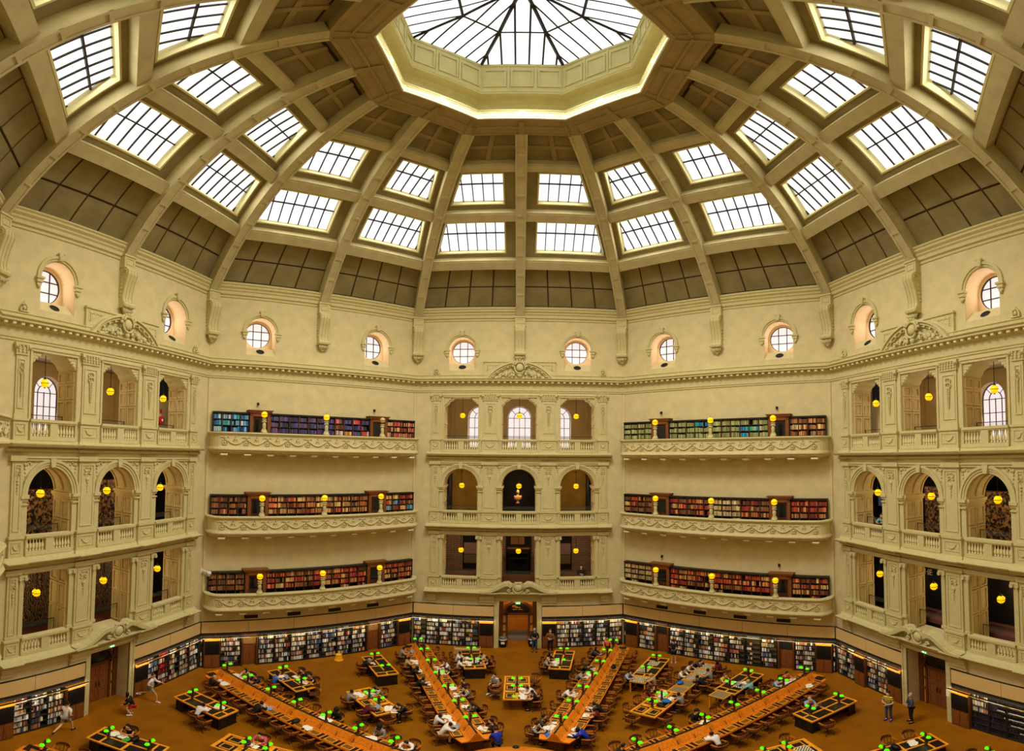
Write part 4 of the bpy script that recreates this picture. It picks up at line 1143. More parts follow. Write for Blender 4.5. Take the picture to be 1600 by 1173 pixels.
# ------------------------------------------------------------------ ground-floor shelving round the walls
def bay_mesh(w, back):
    a = MB(); a.box(-w / 2, w / 2, .36, .4, 0, 2.34)
    f = MB(); f.box(-w / 2, -w / 2 + .03, 0.02, .38, 0, 2.34); f.box(w / 2 - .03, w / 2, .02, .38, 0, 2.34); f.box(-w / 2, w / 2, .02, .38, 0, .09); f.box(-w / 2, w / 2, .02, .38, 2.2, 2.34)
    s = MB()
    s.box(-w / 2 + .02, w / 2 - .02, .0, .37, .0, .025)
    return a.mesh('a', back), f.mesh('f', SHELFM), s.mesh('s', SHELFM)
def cab_mesh(w):
    a = MB(); a.box(-w / 2, w / 2, -.12, .38, 0, 2.06)
    b = MB(); b.box(-w / 2 + .06, w / 2 - .06, -.15, -.12, 1.0, 1.93)
    for i in range(14): b.box(-w / 2 + .06, w / 2 - .06, -.165, -.15, 1.02 + .065 * i, 1.06 + .065 * i)
    d = []
    for sx in (-1, 1):
        m = MB(); bx(m, sx, .015, w / 2 - .05, -.15, -.12, .06, .95); bx(m, sx, .1, w / 2 - .13, -.165, -.15, .15, .85); d.append(m.mesh('d', MIDW))
    t = MB(); t.box(-w / 2, w / 2, -.17, .3, 2.06, 2.1); t.box(-w / 2 + .02, w / 2 - .02, -.18, -.12, 1.94, 2.03)
    return a.mesh('a', DARKW), b.mesh('b', BLACK), d, t.mesh('t', mat('lit_oak_top', (224, 140, 40), .4))  # top and strip in plain orange oak
def recess_door_mesh(w):
    a = MB()
    for sx in (-1, 1): bx(a, sx, w / 2 - .09, w / 2, -.06, .4, 0, 2.3)
    a.box(-w / 2, w / 2, -.06, .4, 2.12, 2.34)
    b = MB(); b.box(-w / 2 + .08, w / 2 - .08, .2, .26, 0, 1.98)
    for sx in (-1, 1): bx(b, sx, .05, w / 2 - .16, .17, .2, .12, 1.2)
    c = MB(); c.box(-w / 2 + .1, w / 2 - .1, .15, .2, 1.42 if k > 0 else 1.5, 2.0)  # on the right a black sheet stands in for the shaded opening
    return a.mesh('a', DARKW), b.mesh('b', MIDW), c.mesh('c', GALDARK if k > 0 else mat('tan_sign', (150, 112, 60), .6))
LAY = {}
dg = [('b', -7.16, -6.98), ('c', -6.96, -5.98), ('b', -5.95, -4.72), ('d', -4.68, -3.66)] + [('b', -3.62 + 1.034 * i, -3.62 + 1.034 * (i + 1) - .02) for i in range(7)] + [('d', 3.66, 4.68), ('b', 4.72, 5.95), ('c', 5.98, 6.96), ('b', 6.98, 7.16)]
LAY[-1] = LAY[1] = dg
LAY[0] = [('b', -7.14 + .9 * i, -7.14 + .9 * (i + 1) - .02) for i in range(5)] + [('c', -2.62, -1.62)] + [('c', 1.62, 2.62)] + [('b', 2.64 + .9 * i, 2.64 + .9 * (i + 1) - .02) for i in range(5)]
LAY[-2] = [('c', -6.4, -5.4)] + [('b', -5.38 + .9 * i, -5.38 + .9 * (i + 1) - .02) for i in range(3)] + [('c', -2.66, -1.62), ('c', 1.62, 2.66)] + [('b', 2.68 + .9 * i, 2.68 + .9 * (i + 1) - .02) for i in range(5)]
LAY[2] = [('b', -7.14, -6.26), ('b', -6.24, -5.4), ('c', -5.38, -4.5)] + [('b', -4.48 + .9 * i, -4.48 + .9 * (i + 1) - .02) for i in range(2)] + [('c', -2.66, -1.62), ('c', 1.62, 2.66)] + [('b', 2.68 + .95 * i, 2.68 + .95 * (i + 1) - .02) for i in range(5)]
NEAR = []      # the books that show largest are objects of their own
ddn = 10
def ordw(i, n):
    return ORD[i]
for k in (0, -1, 1, -2, 2):
    bays = [q for q in LAY[k] if q[0] == 'b']; cabs = [q for q in LAY[k] if q[0] == 'c']
    for q in LAY[k]:
        typ, x0, x1 = q; w = x1 - x0; c = (x0 + x1) / 2
        if k == -2 and x1 < -6.6: continue
        if typ == 'b':
            pos = bays.index(q)
            t = empty('bookshelf', face_pt(k, c, 0, 0), face_rz(k))
            dark = (k == 2 and x0 > 2)
            empt = (k == 1 and abs(c - (-3.62 + 1.034 * 5.5)) < .4)
            thing(t, '%s of %s, %s bay from the left' % ('near-empty pale shelving' if empt else 'black metal shelving packed with dark volumes' if dark else 'black metal bookshelf at floor level', FN[k], ORD[pos]), 'bookshelf')
            ms = cached(('bay', round(w, 2), dark), lambda: bay_mesh(w, SHELFM if dark else SHELFBACK)); ob('back', ms[0], t); ob('frame', ms[1], t)
            for q_ in range(6): ob('shelf', ms[2], t, (0, 0, .09 + .345 * q_))
            e = to_mass(k)
            for r in range(6):
                zz = .115 + .345 * r
                near = (k == -2 and x0 < -2.6) or (k == 2 and 2.6 < x0)
                emit = (lambda a, b, c_, d, e_, f, col, k=k, x0=x0, r=r, pos=pos: NEAR.append((k, a, b, c_, d, e_, f, col, r, pos))) if near else e
                if dark:
                    pal = PAL['dark'] if pos > len(bays) - 5 or r < 3 else PAL['cream'] + PAL['modern'] + PAL['dark']
                    fill_row(emit, x0 + .03, x1 - .03, zz, .33, .05, pal, 1.0, .045, .075, .25)
                elif empt:
                    if rb.random() < .7: fill_row(e, x0 + .1, x0 + .5, zz, .2, .06, PAL['modern'], .5, .03, .06)
                elif k == -2 and pos == 4 and r in (2, 3, 5):
                    fill_row(emit, x0 + .03, x1 - .03, zz, .31, .05, PAL['redm'], .95, .04, .07)
                else:
                    fill_row(emit, x0 + .03, x1 - rb.choice((.03, .03, .2, .35)) , zz, .3, .02, PAL['modern'], .93, .045 if near else .03, .085 if near else .06, .24)
        elif typ == 'c':
            pos = cabs.index(q)
            t = empty('roller_cabinet', face_pt(k, c, 0, 0), face_rz(k))
            thing(t, 'brown cabinet with black roller shutter, %s from the left along the %s' % (ORD[pos], FN[k]), 'cabinet')
            a, b, d, tp = cached(('cab', round(w, 2)), lambda: cab_mesh(w))
            ob('carcass', a, t); ob('roller_shutter', b, t); ob('top', tp, t)
            for dd in d: ob('door', dd, t)
        else:
            ddn += 1
            a, b, cc = cached(('rd', round(w, 2), k), lambda: recess_door_mesh(w))
            d = ob('door_%d' % ddn, a, None, face_pt(k, c, 0, 0), face_rz(k), 'structure'); ob('door_leaf', b, d); ob('upper_panel', cc, d)
# warm light rail in front of the shelves
RUNS = []
def rail_mesh(x0, x1):
    a = MB(); n = max(2, int((x1 - x0) / .55))
    for i in range(n): a.box(x0 + (x1 - x0) * i / n + .015, x0 + (x1 - x0) * (i + 1) / n - .015, -.328, -.292, 2.155, 2.19, (i * 3 // 2) % 2)
    b = MB(); b.box(x0, x1, -.345, -.275, 2.19, 2.22)
    c = MB(); c.tube([(0, -.31, 2.22), (0, -.2, 2.33), (0, 0, 2.36)], .014, 5)
    return a.mesh('a', [LIGHTBAR, LIGHTBAR2]), b.mesh('b', BLACK), c.mesh('c', BARCAP)
for k, runs in ((0, ((-HALF + .12, -1.6), (1.6, HALF - .12))), (-1, ((-HALF + .12, HALF - .12),)), (1, ((-HALF + .12, HALF - .12),)), (-2, ((-6.8, -1.6), (1.6, HALF - .12))), (2, ((-HALF + .12, -1.6), (1.6, HALF - .12)))):
    for i, (x0, x1) in enumerate(runs):
        t = empty('shelf_light_rail', face_loc(k), face_rz(k))
        thing(t, 'warm lit reading rail in front of the bookshelves %s' % ('along the ' + FN[k] if len(runs) == 1 else '%s of the %s doorway' % (('left', 'right')[i], FN[k].replace(' wall', '-wall'))), 'light')
        ms = rail_mesh(x0, x1); ob('lit_tube', ms[0], t); ob('hood', ms[1], t); n = max(2, int((x1 - x0) / 1.5))
        for q in range(n): ob('bracket_arm', ms[2], t, (x0 + (x1 - x0) * (q + .5) / n, 0, 0))
        RUNS.append((k, x0, x1))

# nearest 300 books as objects
def dist(b):
    p = face_pt(b[0], (b[1] + b[2]) / 2, 0, b[5]); return (Vector(p) - Vector((0, -16.9, 14.15))).length
NEAR.sort(key=dist)
for b in NEAR[300:]:
    M = Matrix.Translation(face_loc(b[0])) @ Matrix.Rotation(face_rz(b[0]), 4, 'Z'); BOOKMASS.box(*b[1:7], 0, M, b[7])
ROWN = ('bottom', 'second lowest', 'third lowest', 'fourth lowest', 'second highest', 'top')
def book_mesh():
    m = MB(); m.box(-.5, .5, 0, .012, 0, 1); m.box(-.5, -.42, 0, 1, 0, 1); m.box(.42, .5, 0, 1, 0, 1)
    p = MB(); p.box(-.42, .42, .02, .98, .02, .97)
    q = MB(); q.box(-.38, .38, -.004, 0, .1, .3)
    return m.mesh('m', mat('cover', (120, 120, 120), .6)), p.mesh('p', PAPER), q.mesh('q', PAPER)
BK = book_mesh(); bcm = {}
for b in NEAR[:300]:
    k, x0, x1, y0, y1, z0, z1, c, r, pos = b
    key = tuple(round(v * 12) for v in c[:3])
    if key not in bcm:
        mm = MATS['cover'].copy(); mm.node_tree.nodes['Principled BSDF'].inputs['Base Color'].default_value = c; bcm[key] = mm
    t = ob('book', BK[0], None, face_pt(k, (x0 + x1) / 2, y0, z0), face_rz(k)); t.scale = (x1 - x0, y1 - y0, z1 - z0); slot(t, bcm[key])
    lum = .3 * c[0] + .6 * c[1] + .1 * c[2]; sat = max(c[:3]) - min(c[:3])
    nm = 'dark' if lum < .06 else 'red' if c[0] > 2.5 * c[1] and sat > .1 else 'blue' if c[2] > 1.3 * c[0] else 'pale' if lum > .4 else 'tan' if c[0] > 1.3 * c[2] else 'grey'
    thing(t, '%s book on the %s shelf of the %s bay of the %s' % (nm, ROWN[r], ORD[pos], FN[k]), 'book', 'books on the %s shelf, %s bay, %s, %s' % (ROWN[r], ORD[pos], FN[k], nm))
    ob('pages', BK[1], t); ob('spine_label', BK[2], t)
o = ob('books', BOOKMASS.mesh('books', BOOKS), kind='stuff'); o['label'] = 'rows of old and modern books filling the other wall shelves'; o['category'] = 'books'

# small fittings on the diagonal walls
def sensor_mesh():
    m = MB(); m.box(-.06, .06, -.12, 0, -.07, .07); m.ball((0, -.15, -.04), .06, 8, 6); return m.mesh('s', BLACK)
for (k, z, nm) in ((-1, 16.79, 'top'), (1, 16.79, 'top'), (1, 7.12, 'lowest')):
    for i, s in enumerate((-4.1, 3.85)):
        e = ob('wall_sensor', cached('sens', sensor_mesh), None, face_pt(k, s, 0, z), face_rz(k)); thing(e, 'tiny black wall sensor above the %s door surround, %s balcony, %s' % (('left-hand', 'right-hand')[i], nm, FN[k]), 'sensor')
def vent_mesh():
    f = MB(); f.box(-.42, .42, -.04, 0, -.11, -.09); f.box(-.42, .42, -.04, 0, .09, .11); f.box(-.42, -.4, -.04, 0, -.1, .1); f.box(.4, .42, -.04, 0, -.1, .1); f.box(-.4, .4, -.01, 0, -.1, .1)
    s = MB()
    for i in range(5): s.box(-.4, .4, -.03, -.01, -.08 + .035 * i, -.065 + .035 * i)
    return f.mesh('f', BLACK), s.mesh('s', mat('vent_slat', (60, 44, 26), .5))
for k in (-1, 1):
    for i, s in enumerate((-4.15, -1.42, 1.3, 4.05)):
        t = empty('wall_vent', face_pt(k, s, 0, 3.46), face_rz(k)); thing(t, 'black slatted vent below the lowest balcony of the %s, %s from the left' % (FN[k], ORD[i]), 'vent')
        for n_, me in zip(('frame', 'slats'), cached('vent', vent_mesh)): ob(n_, me, t)
t = empty('security_camera', face_pt(-1, -6.95, -.1, 6.45), face_rz(-1)); thing(t, 'white dome security camera on the wall left of the lowest left diagonal balcony', 'camera')
m = MB(); m.tube([(-.3, .1, .15), (-.2, -.1, .15), (.05, -.2, .12)], .05, 6); m.box(-.4, -.22, .0, .1, .0, .25); ob('arm', m.mesh('arm', WHITE), t)
m = MB(); m.lathe([(.1, .14), (.15, .1), (.15, -.05)], 12, (.1, -.22, 0)); ob('housing', m.mesh('housing', WHITE, True), t); m = MB(); m.ball((.1, -.22, -.06), .12, 12, 8); ob('lens_dome', m.mesh('lens', WHITE, True), t)

# ------------------------------------------------------------------ pendant globes in the galleries
def pend_mesh(L):
    g = MB().ball((0, 0, 0), .19, 20, 14); r = MB(); r.tube([(0, 0, .2), (0, 0, L)], .016, 6); r.lathe([(.09, L - .05), (.05, L)], 8)
    b = MB(); b.lathe([(.19, -.014), (.198, -.01), (.198, .01), (.19, .014)], 24); b.lathe([(.02, .3), (.04, .27), (.07, .21), (.08, .17)], 10); b.lathe([(.02, -.23), (.04, -.2), (.06, -.185)], 8)
    return g.mesh('g', GLOBE, True), r.mesh('r', BLACK), b.mesh('b', BRASS)
PEND = []
for k in (0, -2, 2):
    for lv, z, top in ((3, 16.68, 18.55), (2, 11.76, 13.7), (1, 7.13, 8.7)):
        for i, s in enumerate((-4.0, 0, 4.0)):
            t = empty('pendant_globe', face_pt(k, s, .72 if lv == 2 else .72, z), face_rz(k))
            thing(t, 'glowing amber globe pendant in the %s opening of the %s gallery, %s' % (BAYN[i], FLOORS[lv][0], FN[k]), 'lamp')
            L = {3: 1.7, 2: 1.05, 1: 1.5}[lv]
            for n_, me in zip(('globe', 'rod', 'collar'), cached(('pend', lv), lambda: pend_mesh(L))): ob(n_, me, t)
            PEND.append((lv, face_pt(k, s, 2.1, z)))
# glass screens behind the balustrades
for k in (0, -2, 2):
    for lv, z in ((3, 15.02), (2, 10.07), (1, 5.38)):
        for i, s in enumerate((-4.0, 0, 4.0)):
            m = cached('gs', lambda: MB().box(-1.19, 1.19, .9, .912, 0, .22).mesh('gs', CLEAR)); e = ob('glass_screen', m, None, face_pt(k, s, 0, z - .0), face_rz(k))
            thing(e, 'low clear glass screen in the %s opening of the %s gallery, %s' % (BAYN[i], FLOORS[lv][0], FN[k]), 'screen')
            f = MB(); f.box(-1.2, 1.2, .89, .92, .21, .24); f.box(-1.2, -1.17, .89, .92, -.9, .24); f.box(1.17, 1.2, .89, .92, -.9, .24); ob('edge_rail', cached('gsf', lambda: f.mesh('gsf', BRASS)), e)
# ------------------------------------------------------------------ things inside the galleries
def exhibit_mat(name, base, fg, scale, kind):
    m = bpy.data.materials.new(name); m.use_nodes = True; nt = m.node_tree; b = nt.nodes['Principled BSDF']; b.inputs['Roughness'].default_value = .7
    tc = nt.nodes.new('ShaderNodeTexCoord')
    if kind == 'wave':
        w = nt.nodes.new('ShaderNodeTexWave'); w.inputs['Scale'].default_value = scale; w.inputs['Distortion'].default_value = 14; w.inputs['Detail'].default_value = 3; w.inputs['Detail Scale'].default_value = 1.4
        nt.links.new(tc.outputs['Object'], w.inputs['Vector']); out = w.outputs['Fac']; p0, p1 = .62, .8
    else:
        w = nt.nodes.new('ShaderNodeTexVoronoi'); w.distance = 'CHEBYCHEV'; w.inputs['Scale'].default_value = scale; nt.links.new(tc.outputs['Object'], w.inputs['Vector']); out = w.outputs['Color']
        sx = nt.nodes.new('ShaderNodeSeparateColor'); nt.links.new(out, sx.inputs['Color']); out = sx.outputs['Red']; p0, p1 = .3, .9
    r = nt.nodes.new('ShaderNodeValToRGB'); r.color_ramp.elements[0].position = p0; r.color_ramp.elements[1].position = p1
    r.color_ramp.elements[0].color = lin(base); r.color_ramp.elements[1].color = lin(fg); nt.links.new(out, r.inputs['Fac']); nt.links.new(r.outputs['Color'], b.inputs['Base Color'])
    return m
WAVE = exhibit_mat('scribbled_board', (22, 16, 12), (158, 122, 66), 2.6, 'wave'); COLL = exhibit_mat('collage_board', (24, 18, 14), (206, 150, 84), 9.0, 'vor')
def panel(x0, x1, y, z0, z1, mt):
    m = MB(); m.box(x0, x1, y, y + .08, z0, z1); f = MB()
    f.box(x0 - .05, x1 + .05, y + .01, y + .12, z0 - .08, z0); f.box(x0 - .05, x1 + .05, y + .01, y + .12, z1, z1 + .05); f.box(x0 - .05, x0, y + .01, y + .12, z0 - .08, z1 + .05); f.box(x1, x1 + .05, y + .01, y + .12, z0 - .08, z1 + .05)
    return m.mesh('p', mt), f.mesh('f', DARKW)
GZ = {3: 14.02, 2: 9.05, 1: 4.36}
for (k, lv, x0, x1, z1, mt, desc) in ((-2, 1, -4.2, -.9, 4.0, WAVE, 'black board scribbled with tan lines, facing the left opening'), (-2, 1, .2, 3.6, 4.0, WAVE, 'black board scribbled with tan lines, facing the centre opening'),
        (-2, 2, -4.3, -1.0, 2.6, COLL, 'dark collage of tan pictures, facing the left opening'), (-2, 2, .4, 3.7, 3.0, COLL, 'dark collage of tan pictures, facing the centre opening'),
        (2, 2, -2.6, .8, 2.9, COLL, 'dark collage of tan pictures, facing the centre opening'), (2, 2, 1.1, 4.0, 2.8, COLL, 'dark collage of tan pictures, facing the right opening')):
    t = empty('exhibition_board', face_pt(k, 0, 0, GZ[lv]), face_rz(k)); thing(t, desc + ', %s gallery, %s' % (LVN[lv], FN[k]), 'display')
    a, b = panel(x0, x1, 2.9 if k == -2 else 3.0, .35, z1, mt); ob('board', a, t); ob('frame', b, t)
# right wall, lowest gallery: dark wall with white letters, long plum bench
tcv = bpy.data.curves.new('wall_lettering', 'FONT'); tcv.body = 'THE'; tcv.size = .47; tcv.extrude = .015; tcv.align_x = 'CENTER'
tcv.materials.append(mat('lit_letter', (240, 228, 200), .5)); 
e = bpy.data.objects.new('tmp', tcv); COL.objects.link(e); bpy.context.view_layer.update(); _me = bpy.data.meshes.new_from_object(e.evaluated_get(bpy.context.evaluated_depsgraph_get())); bpy.data.objects.remove(e); e = ob('wall_lettering', _me); e.location = face_pt(2, -2.11, 2.42, 7.09); e.rotation_euler = (pi / 2, 0, face_rz(2)); thing(e, 'cream capital letters on the dark partition behind the lowest centre opening, right wall', 'lettering')
m = MB(); m.box(-6.5, 6.5, 2.46, 2.6, 4.36, 8.75); ob('wall_partition', m.mesh('partition', GALDARK), None, face_loc(2), face_rz(2), 'structure')
for i, c in enumerate((.2, 4.1)):
    t = empty('padded_bench', face_pt(2, c - .9, 1.9, 4.36), face_rz(2)); thing(t, 'long plum padded bench against the dark partition, %s opening of the lowest gallery, right wall' % ('centre', 'right')[i], 'bench')
    m = MB(); m.box(-1.5, 1.5, -.3, .3, .3, .55); m.box(-1.5, 1.5, .2, .5, .55, .8); ob('cushion', cached('bench', lambda: m.mesh('bench', mat('plum_fabric', (104, 60, 52), .8))), t); m = MB(); m.box(-1.45, 1.45, -.25, .3, 0, .3); ob('base', cached('bench2', lambda: m.mesh('bench2', BLACK)), t)
# blue-white screen seen through the middle gallery of the right wall
t = empty('video_screen', face_pt(2, -6.15, 3.0, 11.1), face_rz(2)); thing(t, 'small bluish video screen on the dark wall, middle gallery left opening, right wall', 'screen')
m = MB(); m.box(-.5, .5, 0, .05, -.5, .5); ob('bezel', m.mesh('bezel', BLACK), t); m = MB(); m.box(-.45, .45, -.01, 0, -.45, .45); ob('picture', m.mesh('picture', mat('screen_glow', (110, 130, 160), .4, var=.8, scale=9, emit=.12, ecol=(110, 130, 170))), t)
# far wall, lowest gallery: brick-brown wall with a dark doorway and windows beyond
m = MB(); m.box(-.95, .95, 4.4, 4.6, 4.4, 7.6); d = ob('door_40', m.mesh('gallery_doorway', GALDARK), None, face_loc(0), face_rz(0), 'structure')
m = MB(); m.box(-.85, .85, 4.35, 4.4, 6.55, 6.7); m.box(-.6, .45, 4.35, 4.4, 6.95, 7.55); ob('lit_transom', m.mesh('transom', mat('transom', (150, 92, 46), .6)), d)
t = empty('display_table', face_pt(0, 0, 3.9, 4.36), 0); thing(t, 'dark display table in the lowest centre gallery of the far wall', 'table')
m = MB(); m.box(-.75, .75, -.3, .3, 1.55, 1.65); m.box(-.75, .75, -.3, .3, 2.0, 2.05); ob('top', m.mesh('t', BLACK), t)
for sx in (-1, 1): m = MB(); bx(m, sx, .68, .74, -.28, .28, 0, 2.0); ob('leg', m.mesh('l', BLACK), t)
for i, x in enumerate((-3.55, 3.35)):
    m = MB(); m.box(x - .75, x + .75, 4.45, 4.6, 4.9, 7.5); w = ob('window_%d' % (100 + i), m.mesh('w', GALDARK), None, face_loc(0), 0, 'structure')
    m = MB(); m.box(x - .65, x + .65, 4.42, 4.45, 6.1, 7.0); ob('pane', m.mesh('p', mat('mauve_pane', (150, 110, 112), .4)), w); m = MB(); m.box(x - .65, x + .65, 4.42, 4.45, 5.35, 6.05); ob('lower_pane', m.mesh('p', mat('dull_pane', (120, 104, 72), .4)), w)
m = MB(); m.box(-7, 7, .95, 1.6, 4.36, 5.2); ob('trim_95', m.mesh('dado', DARKW), None, face_loc(0), 0, 'structure')
# black recess and marble bust, far wall middle gallery
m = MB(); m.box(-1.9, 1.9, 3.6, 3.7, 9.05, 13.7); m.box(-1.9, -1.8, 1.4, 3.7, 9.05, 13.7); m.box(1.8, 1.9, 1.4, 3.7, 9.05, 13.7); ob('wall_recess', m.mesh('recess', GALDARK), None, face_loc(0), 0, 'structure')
for sx in (-1, 1):
    m = MB(); bx(m, sx, 5.0, 5.15, 1.5, 3.2, 9.05, 13.7); ob('wall_fin', m.mesh('fin', GALDARK), None, face_loc(0), 0, 'structure')
t = empty('marble_bust', face_pt(0, -.08, 2.6, 9.25), 0); t.scale = (.82, .82, .86); thing(t, 'pale stone bust on a black pedestal in the middle arch of the far wall', 'bust')
BUSTM = mat('warm_stone', (236, 176, 116), .5)
m = MB(); m.box(-.3, .3, -.3, .3, 0, 1.3); ob('pedestal', m.mesh('p', GALDARK), t)
m = MB(); m.lathe([(.2, 1.3), (.17, 1.36), (.1, 1.42), (.09, 1.5)], 14); ob('socle', m.mesh('s', BUSTM, True), t)
m = MB(); m.ball((0, 0, 1.76), .24, 14, 10, sx=1.45, sy=.75, sz=.95); m.tube([(0, 0, 1.95), (0, -.02, 2.14)], [.12, .1], 10); m.ball((0, -.03, 2.28), .15, 14, 10, sy=1.1, sz=1.25); m.ball((0, -.2, 2.26), .035, 6, 4); m.ball((.26, 0, 1.86), .11, 8, 6); m.ball((-.26, 0, 1.86), .11, 8, 6); ob('head_and_shoulders', m.mesh('h', BUSTM, True), t)
L = bpy.data.lights.new('bust_spot', 'SPOT'); L.energy = 120; L.spot_size = radians(40); L.color = (1, .75, .45); lo = bpy.data.objects.new('bust_spot', L); COL.objects.link(lo); lo.location = face_pt(0, .3, 1.5, 13.4); lo.rotation_euler = (Vector(face_pt(0, -.08, 2.6, 10.9)) - lo.location).to_track_quat('-Z', 'Y').to_euler()
# fire hose reel and plate, top gallery of the left wall
t = empty('fire_hose_reel', face_pt(-2, 5.22, 1.9, 15.56), face_rz(-2)); thing(t, 'round red fire hose reel in the top gallery, right-hand opening of the left wall', 'hose reel')
M = Matrix.Rotation(pi / 2, 4, 'X'); m = MB(); m.lathe([(.24, -.08), (.24, .08), (.17, .1)], 20, M=M); ob('drum', m.mesh('d', RED), t); m = MB(); m.lathe([(.08, .1), (.08, .13), (.03, .15)], 12, M=M); ob('hub', m.mesh('h', WHITE), t)
m = MB(); m.box(-.09, .09, 0, .02, .42, .66); e = ob('fire_sign', m.mesh('fs', RED), None, face_pt(-2, 5.32, 1.98, 15.56), face_rz(-2)); thing(e, 'small red fire plate on the wall above the hose reel', 'sign')
m = MB(); m.box(4.6, 7.0, 2.02, 2.12, 14.02, 18.6); ob('wall_stub', m.mesh('stub', GALTOP), None, face_loc(-2), face_rz(-2), 'structure')
for k in (-2, 2):
    x = 5.35 if k == -2 else -5.25
    m = MB(); m.box(x - .5, x + .5, 1.95, 2.02, 16.8, 18.3)
    for i in range(9): m.box(x - .5, x + .5, 1.92, 1.95, 16.85 + .16 * i, 16.92 + .16 * i)
    e = ob('louvred_panel', m.mesh('lv', BLACK), None, face_loc(k), face_rz(k)); thing(e, 'tall black louvred panel behind a top gallery opening of the %s' % FN[k], 'vent')
m = MB(); m.box(-7.0, -4.6, 2.02, 2.12, 14.02, 18.6); ob('wall_stub', m.mesh('stub', GALTOP), None, face_loc(2), face_rz(2), 'structure')

# ------------------------------------------------------------------ reading desks
def azs(az):     # the left half of the plan is built a touch clockwise of true
    return az - .9 if -80 < az < -20 else az
DN = {0: 'small desk facing the far doorway', -11.25: 'short desk left of the far doorway', 11.25: 'short desk right of the far doorway',
      -22.5: 'centre-left long desk', 22.5: 'centre-right long desk', -33.75: 'short desk before the left diagonal shelves, doorway end', 33.75: 'chess desk before the right diagonal shelves, doorway end',
      -45: 'small desk between the two left long desks', 45: 'small desk between the two right long desks', -56.25: 'short desk before the left diagonal shelves, far-left end', 56.25: 'short desk before the right diagonal shelves, far-right end',
      -67.5: 'outer-left long desk', 67.5: 'outer-right long desk', -78.75: 'short black desk below the left wall doorway', 78.75: 'short black desk below the right wall doorway',
      -90: 'small desk cut by the bottom edge, left half', 90: 'small desk cut by the bottom edge, right half', -101.25: 'short black desk at bottom left', 101.25: 'short black desk at bottom right', -112.5: 'long desk in the bottom left corner', 112.5: 'long desk in the bottom right corner'}
SN = {0: 'doorway desk', -11.25: 'short desk left of doorway', 11.25: 'short desk right of doorway', -22.5: 'centre-left long desk', 22.5: 'centre-right long desk', -33.75: 'short desk at left diagonal shelves', 33.75: 'chess desk at right diagonal shelves',
      -45: 'small left inner desk', 45: 'small right inner desk', -56.25: 'short desk beyond outer-left long desk', 56.25: 'short desk beyond outer-right long desk', -67.5: 'outer-left long desk', 67.5: 'outer-right long desk', -78.75: 'black desk by left doorway', 78.75: 'black desk by right doorway',
      -90: 'bottom-edge left small desk', 90: 'bottom-edge right small desk', -101.25: 'bottom-left black desk', 101.25: 'bottom-right black desk', -112.5: 'bottom-left corner long desk', 112.5: 'bottom-right corner long desk'}
TOPZ_ = .76
def inset_mesh(w, l, mt=None):
    m = MB(); m.box(-w / 2, w / 2, -l / 2, l / 2, 0, .006); return m.mesh('i', mt or LEATHER)
def inset_b_mesh(w, l):
    m = MB(); e = .045
    for (a, b, c, d) in ((-w / 2, w / 2, -l / 2, -l / 2 + e), (-w / 2, w / 2, l / 2 - e, l / 2), (-w / 2, -w / 2 + e, -l / 2 + e, l / 2 - e), (w / 2 - e, w / 2, -l / 2 + e, l / 2 - e)): m.box(a, b, c, d, .0, .012)
    return m.mesh('ib', OAKD)
def long_desk():
    top = MB(); P = [(-.64, 3.95), (.64, 3.95), (.84, 4.6), (.84, 16.35), (.4, 16.75), (-.4, 16.75), (-.84, 16.35), (-.84, 4.6)]
    top.prism(P, .70, .755, 'z')
    for sx in (-1, 1): bx(top, sx, .82, .86, 4.6, 16.35, .68, .765)
    sp = MB(); Q = [(-.37, .755), (-.35, .79), (-.31, .795), (-.3, .83), (-.26, .835), (-.25, .87), (-.07, 1.14), (.07, 1.14), (.25, .87), (.26, .835), (.3, .83), (.31, .795), (.35, .79), (.37, .755)]
    sp.prism(Q, 3.95, 16.1, 'y')
    cap = MB(); cap.box(-.09, .09, 3.93, 16.15, 1.14, 1.18); capd = MB(); capd.box(-.035, .035, 3.94, 16.14, 1.18, 1.195)
    fins = MB(); fins.prism([(.04, 1.14), (.29, .86), (.29, .83), (.04, .83)], -.025, .025, 'y')
    ped = MB()
    for r in (4.25, 7.2, 10.2, 13.2, 16.1):
        ped.box(-.32, .32, r - .12, r + .12, 0, .7); ped.box(-.38, .38, r - .16, r + .16, 0, .1); ped.prism([(-.7, .7), (-.3, .5), (.3, .5), (.7, .7)], r - .05, r + .05, 'y')
    ped.box(-.06, .06, 4.2, 16.2, .0, .7)
    return top.mesh('t', OAK), sp.mesh('s', OAK), cap.mesh('c', DARKW), capd.mesh('cd', BLACK), fins.mesh('f', MIDW), ped.mesh('p', DARKW)
LD = long_desk()
def desk_inset(t, x, y, w, l, z=.757, m=None):
    ob('desk_inset', cached(('in', w, l, m.name if m else ''), lambda: inset_mesh(w, l, m)), t, (x, y, z))
def inset_border(t, x, y, w, l, z=.757): ob('inset_border', cached(('inb', w, l), lambda: inset_b_mesh(w, l)), t, (x, y, z))
